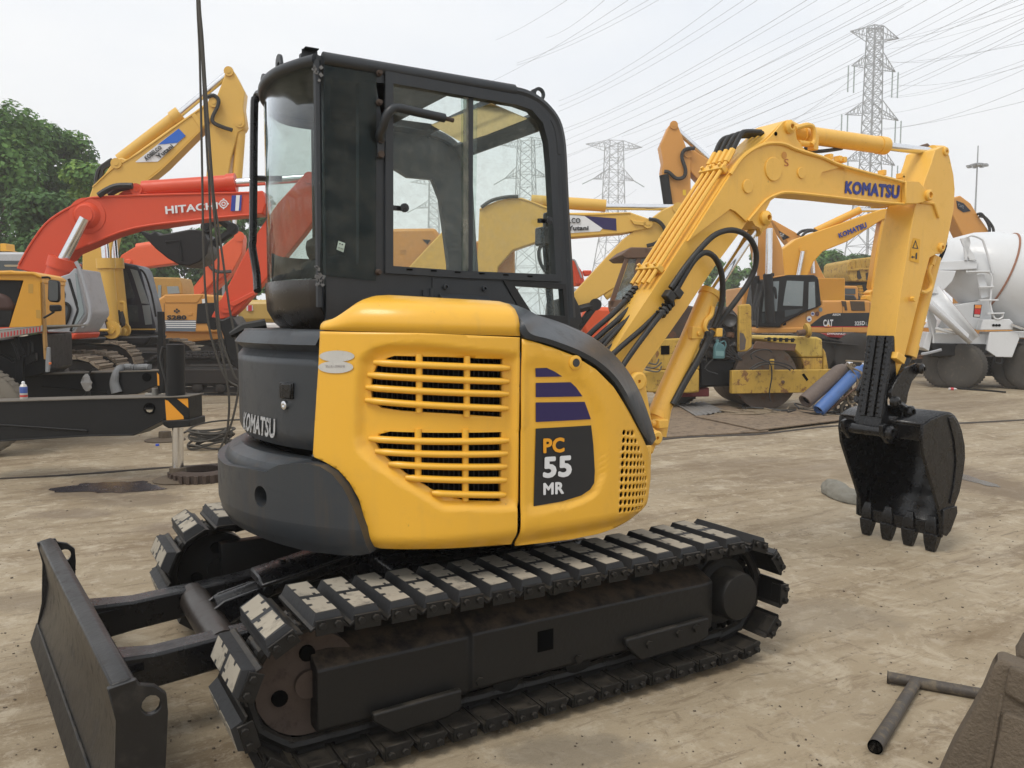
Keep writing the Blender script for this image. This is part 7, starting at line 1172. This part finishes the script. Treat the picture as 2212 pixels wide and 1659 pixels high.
o=mk('ground_crumbs',mb,mat('crumb',(.09,.07,.05),.9,0,.5,(.25,.2,.15))); o['kind']='stuff'; tag(o,'small dark crumbs of dirt scattered over the concrete yard','dirt')
mb=MB(); rr=random.Random(9)
for k in range(3200):
    u=rr.uniform(-50,2260); v=690+2841/(1.9+rr.random()**1.6*9); c=gr(u,v); s_=rr.uniform(.0015,.0045)*(1+(c-CAM).length*.09); r3=M.Rotation(rr.random()*3,3,'Z'); p=[c+r3@V((x*s_,y*s_*rr.uniform(.6,1.2),0)) for x,y in ((-1,-.6),(1,-.8),(.7,.9),(-.8,.7))]; t_=c+V((rr.uniform(-.3,.3)*s_,rr.uniform(-.3,.3)*s_,s_*.9)); mb.add(p+[t_],[(0,1,4),(1,2,4),(2,3,4),(3,0,4)])
o=mk('ground_grit',mb,mat('grit',(.22,.18,.13),.9,0,.6,(.09,.07,.05)),fix=False); o['kind']='stuff'; tag(o,'fine pale grit scattered over the concrete yard','grit')
# dirt-caked lump at the corner
DC=mat('caked_dirt',(.125,.098,.070),.95,0,.6,(.075,.06,.045),6,1.0,70,.25)
pz=Pl(2150,2.62,-30); bl=thing('caked_casting','dirt caked brown casting with a raised square pad at the lower right corner','casting',V((*pz(2170,1659).xy,0)))
def wz(l,o): return pz.P(PX('W',l),o)
mb=MB(); ol=[(1070,165),(1010,195),(945,290),(800,640),(640,930),(500,1170),(400,1350),(300,1560),(150,1900),(1900,1900),(1900,520),(1380,290)]; mb.prism(wz(ol,.0),pz.n*.10); o=mk('casting_body',mb,DC,bl,.02,seg=4)
mb=MB(); mb.prism(wz([(1085,930),(1130,915),(1420,1020),(1900,1200),(1900,1900),(880,1900),(960,1560)],-.022),pz.n*.04); mk('raised_pad',mb,DC,bl,.012,seg=4)
mb=MB(); mb.prism(wz([(1040,650),(1090,665),(1060,900),(960,1500),(880,1900),(800,1900),(900,1400),(1000,900)],-.006),pz.n*.02); mk('groove_rib',mb,DC,bl,.006)
mb=MB(); mb.prism(wz([(1090,640),(1350,800),(1900,990),(1900,560),(1380,330),(1180,260)],-.018),pz.n*.04); mk('upper_pad',mb,DC,bl,.014,seg=4)
mb=MB(); mb.prism(wz([(1330,210),(1230,150),(1290,90),(1370,-60),(1600,-200),(1900,-200),(1900,500)],.12),pz.n*.12); mk('far_lug',mb,DC,bl,.03,seg=4)
# ================================================================ trees
LEAF=[]
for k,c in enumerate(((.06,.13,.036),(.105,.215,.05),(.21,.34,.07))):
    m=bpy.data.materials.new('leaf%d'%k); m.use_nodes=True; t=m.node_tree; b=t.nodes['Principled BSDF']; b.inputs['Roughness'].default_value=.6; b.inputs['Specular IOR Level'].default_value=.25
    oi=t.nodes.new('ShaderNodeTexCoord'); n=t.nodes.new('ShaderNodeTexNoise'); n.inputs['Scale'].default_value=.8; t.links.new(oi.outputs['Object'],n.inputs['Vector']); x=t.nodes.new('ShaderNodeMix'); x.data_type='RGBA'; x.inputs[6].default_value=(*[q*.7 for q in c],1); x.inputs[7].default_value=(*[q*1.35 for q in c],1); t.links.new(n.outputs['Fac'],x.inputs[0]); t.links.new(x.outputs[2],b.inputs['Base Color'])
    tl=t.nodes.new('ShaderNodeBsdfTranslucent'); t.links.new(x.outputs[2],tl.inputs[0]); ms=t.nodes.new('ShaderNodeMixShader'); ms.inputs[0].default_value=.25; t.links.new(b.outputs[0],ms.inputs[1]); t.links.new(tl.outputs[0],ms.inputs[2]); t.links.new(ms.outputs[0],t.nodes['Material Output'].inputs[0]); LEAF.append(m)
BARK=mat('bark',(.09,.07,.05),.9,0,.4)
def tree(label,u,dep,top_v,half_w,seed,n=7000,ls=.16,tint=1,group=None,zmin=.18):
    rr=random.Random(seed); b=at(u,690,dep); b=V((b.x,b.y,0)); H=at(u,top_v,dep).z; W=half_w*dep/FP
    t=thing('tree',label,'tree',b,group); mb=MB(); mb.tube([b,b+UP*H*.3+V((.1,.1,0)),b+UP*H*.62],[.28,.2,.08],10)
    cl=[]
    for k in range(52):
        z=H*(zmin+(1-zmin)*rr.random()**.8); prof=math.sqrt(max(.05,1-((z/H-.55)/.5)**2)); a=rr.random()*6.28; r=W*prof*math.sqrt(rr.random())*.85; R=W*rr.uniform(.26,.44); z=min(z,H-R*.55); cl.append((b+V((r*math.cos(a),r*math.sin(a),z)),R,rr.random()))
    cl.append((b+UP*(H-W*.26),W*.3,.8))
    for c,R,_ in cl[:14]: mb.tube([b+UP*H*.28,b.lerp(c,.5)+UP*H*.1,c],[.1,.06,.02],5)
    mk('trunk',mb,BARK,t)
    mb=MB(); tot=sum(R*R for _,R,_ in cl); vs=[]; fs=[]; ms=[]
    for c,R,br in cl:
        for _ in range(int(n*1.5*R*R/tot)):
            d=V((rr.gauss(0,1),rr.gauss(0,1),rr.gauss(0,1)))
            if d.length<1e-3: continue
            d.normalize(); p=c+d*R*(rr.random()**.3)*V((1,1,1)).length/1.732; p.z=c.z+(p.z-c.z)*.8; nv=(d*1.2+UP*.8+V((rr.gauss(0,.5),rr.gauss(0,.5),rr.gauss(0,.5)))).normalized(); x=nv.orthogonal().normalized(); x=(M.Rotation(rr.random()*6.28,3,nv)@x); y=nv.cross(x); s_=ls*1.55*rr.uniform(.6,1.3); i=len(vs)
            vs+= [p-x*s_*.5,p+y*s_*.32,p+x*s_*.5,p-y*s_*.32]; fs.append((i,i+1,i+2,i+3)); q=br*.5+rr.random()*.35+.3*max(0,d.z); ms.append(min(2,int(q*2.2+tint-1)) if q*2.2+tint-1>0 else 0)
    off=t.location; me=bpy.data.meshes.new('crown'); me.from_pydata([tuple(p-off) for p in vs],[],fs); me.polygons.foreach_set('material_index',ms)
    for m in LEAF: me.materials.append(m)
    o=bpy.data.objects.new('crown',me); link(o,t); return t
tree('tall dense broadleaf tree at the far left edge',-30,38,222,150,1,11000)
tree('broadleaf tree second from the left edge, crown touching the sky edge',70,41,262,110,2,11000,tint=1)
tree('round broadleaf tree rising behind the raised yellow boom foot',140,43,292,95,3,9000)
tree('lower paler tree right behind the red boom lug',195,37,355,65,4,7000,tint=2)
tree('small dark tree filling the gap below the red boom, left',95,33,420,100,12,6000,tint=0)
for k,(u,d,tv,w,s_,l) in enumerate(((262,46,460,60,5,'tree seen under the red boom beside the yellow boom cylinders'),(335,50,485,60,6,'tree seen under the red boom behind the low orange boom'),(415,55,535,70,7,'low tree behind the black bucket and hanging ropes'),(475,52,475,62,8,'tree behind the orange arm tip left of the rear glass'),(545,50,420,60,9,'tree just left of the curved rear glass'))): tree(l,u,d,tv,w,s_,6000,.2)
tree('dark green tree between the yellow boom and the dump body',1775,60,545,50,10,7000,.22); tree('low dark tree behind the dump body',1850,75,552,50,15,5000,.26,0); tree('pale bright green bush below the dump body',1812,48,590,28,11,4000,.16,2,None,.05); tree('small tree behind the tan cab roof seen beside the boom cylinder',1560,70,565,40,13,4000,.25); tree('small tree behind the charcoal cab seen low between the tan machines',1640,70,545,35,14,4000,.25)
# ================================================================ pylons and power lines
STEEL=mat('pylon_steel',(.30,.315,.33),.6,.3,0,bump=0); WIRE=mat('line_grey',(.20,.21,.225),.7,0,0,bump=0)
INS=mat('insulator',(.28,.34,.33),.3,0,0,bump=0)
PYL=[]
def pylon(label,u,dep,top_v,yaw,arms,wb,wt,hang):
    b=at(u,690,dep); b=V((b.x,b.y,0)); H=at(u,top_v,dep).z; t=thing('pylon',label,'pylon',b,'lattice pylons'); a=math.radians(yaw); X=HR*math.cos(a)+HF*math.sin(a); Y=HF*math.cos(a)-HR*math.sin(a)
    def w(z): k=z/H; return wb+(wt-wb)*min(1,k/.55) if k<.55 else wt*(1-.25*(k-.55)/.45)
    k=dep/150; th=.11*k**.5; mb=MB(); zs=[0]; z=0
    while z<H*.99: z+=w(z)*1.5; zs.append(min(z,H*1.0))
    cor=[(-1,-1),(1,-1),(1,1),(-1,1)]
    def P(i,z): return b+X*cor[i][0]*w(z)+Y*cor[i][1]*w(z)+UP*z
    for i in range(4):
        mb.tube([P(i,z) for z in zs],th,4)
        for z0,z1 in zip(zs,zs[1:]):
            j=(i+1)%4; mb.tube([P(i,z0),P(j,z1)],th*.6,3); mb.tube([P(j,z0),P(i,z1)],th*.6,3); mb.tube([P(i,z1),P(j,z1)],th*.6,3)
    mk('lattice_mast',mb,STEEL,t); tips=[]
    for zf,half,up in arms:
        z=zf*H; wz_=w(z)
        for s_ in (-1,1):
            mb=MB(); tip=b+X*s_*half+UP*(z+up)
            for q in (-1,1):
                r0=b+X*s_*wz_+Y*q*wz_+UP*z; r1=b+X*s_*wz_+Y*q*wz_+UP*(z+H*.045); mb.tube([r0,tip],th*.7,3); mb.tube([r1,tip],th*.7,3)
                for f in (.2,.4,.6,.8): mb.tube([r0.lerp(tip,f),r1.lerp(tip,min(1,f+.1))],th*.45,3); mb.tube([r1.lerp(tip,f),r0.lerp(tip,min(1,f+.15))],th*.45,3)
            tips.append(tip); mk('cross_arm',mb,STEEL,t)
        if zf<.94:
            for tip in tips[-2:]:
                for q in ((-.4,.4) if hang else (0,)):
                    mb=MB(); d=-UP*H*.085 if hang else (X*(1 if tip==tips[-1] else -1)*H*.06-UP*H*.03); mb.tube([tip+X*q*k*1.6,tip+X*q*k*1.6+d],th*1.1,5); mk('insulator',mb,INS,t)
    PYL.append((b,H,X,tips)); return t
pylon('tall lattice pylon above the blue lettered boom, hanging insulators',1868,150,58,20,((.955,5.4,1.0),(.87,4.9,-.3),(.715,6.0,-.5),(.565,5.6,-.5)),3.8,1.25,True)
pylon('lattice pylon with dead-end insulators left of the tan raised arm',1322,235,306,15,((.955,8.4,1.2),(.80,6.2,-.3),(.58,7.0,-.4)),6.5,2.6,False)
pylon('lattice pylon seen through the right pane of the cab window',1135,235,300,-15,((.955,8.4,1.2),(.80,6.2,-.3),(.62,7.0,-.4)),6.0,2.6,False)
pylon('distant slim lattice pylon seen through the left cab pane',938,330,385,0,((.955,9,1.),(.8,7,-.3)),6.0,2.2,False)
def wire(a,b,sag=0.,r=.02,n=14,m=WIRE):
    A=at(*a); B=at(*b); mb=MB(); mb.tube([A.lerp(B,k/n)-UP*sag*4*(k/n)*(1-k/n) for k in range(n+1)],[r*(.55+.45*(A.lerp(B,k/n)-CAM).length/120) for k in range(n+1)],4); o=mk('power_line',mb,m); return tag(o,'thin grey power line running up across the pale sky','power line','power lines')
def zs_(x,y): return px('S',x,y)
lines=[((-60,180),(240,-20)),((-300,190),(130,-60)),((-200,300),(460,-20)),((-200,310),(500,-15)),((-400,420),(420,-60)),((0,480),(780,0)),((0,505),(880,0)),((0,530),(945,0)),((0,620),(1180,0)),((0,640),(1230,0)),((0,680),(1390,0)),((20,745),(1560,0)),((20,755),(1610,0)),((20,700),(1480,0)),((30,830),(1640,30)),((40,850),(1750,0)),((50,870),(1500,150)),((300,650),(1680,0)),((600,640),(1920,0)),((620,650),(1990,0)),((630,660),(2080,0)),((640,670),(2160,0)),((700,700),(2260,20)),((800,720),(2260,75)),((860,700),(1450,330)),((1100,570),(2260,60)),((1120,590),(2260,110)),((1150,600),(2260,130)),((1480,200),(2260,-30)),((1490,210),(2260,0)),((1560,235),(2260,50)),((1565,290),(2260,180)),((1570,460),(2260,270)),((1575,465),(2260,290)),((1570,400),(2260,300)),((1550,540),(2260,310)),((1510,610),(2260,400)),((1520,620),(2260,470)),((1560,300),(2260,200)),((1340,440),(850,690)),((1340,590),(1010,720)),((370,900),(120,960)),((40,960),(260,880))]
rr=random.Random(3)
for a,b in lines: wire((*zs_(*a),rr.uniform(150,210)),(*zs_(*b),rr.uniform(70,110)),rr.uniform(.4,1.2))
# floodlight mast and small lamps
fm=thing('floodlight_mast','slim floodlight mast with a ring of lamps at the right above the tan boom','light mast',V((*at(2096,690,90).xy,0))); b=fm.location.copy(); H=at(2098,352,90).z; mb=MB(); mb.tube([b,b+UP*(H+1.8)],[.16,.06],8); mk('mast',mb,STEEL,fm); mb=MB(); mb.lathe(b+UP*(H-.4),UP,[(.2,0),(.6,.2),(.62,.3),(.2,.4)],20); mk('lamp_ring',mb,STEEL,fm)
for k in range(8): a=k*.7854; mb=MB(); mb.box(b+V((.85*math.cos(a),.85*math.sin(a),H-.3)),(.35,.35,.2)); mk('floodlight',mb,STEEL,fm)
f2=thing('floodlight_mast','twin floodlights on a pole among the trees left of the cab','light mast',V((*at(484,690,40).xy,0))); b=f2.location.copy(); H=at(484,536,40).z; mb=MB(); mb.tube([b,b+UP*H],.07,8); mk('pole',mb,STEEL,f2)
for s_ in (-.35,.35): mb=MB(); mb.box(b+HR*s_+UP*H,(.5,.3,.28),M.Rotation(AL,3,'Z')); mk('floodlight',mb,GREYC,f2,.03)
# ================================================================ hazy air over the yard
m=bpy.data.materials.new('haze_air'); m.use_nodes=True; t=m.node_tree; t.nodes.clear(); o_=t.nodes.new('ShaderNodeOutputMaterial'); v_=t.nodes.new('ShaderNodeVolumePrincipled'); v_.inputs['Color'].default_value=(.97,.98,1,1); v_.inputs['Density'].default_value=.0014; v_.inputs['Anisotropy'].default_value=.0; t.links.new(v_.outputs[0],o_.inputs['Volume'])
mb=MB(); cz=CAM+HF*200; mb.box((cz.x,cz.y,44.5),(620,620,91),M.Rotation(AL,3,'Z')); hz_=mk('haze',mb,m); hz_['kind']='stuff'; tag(hz_,'pale hazy air over the machinery yard','haze')
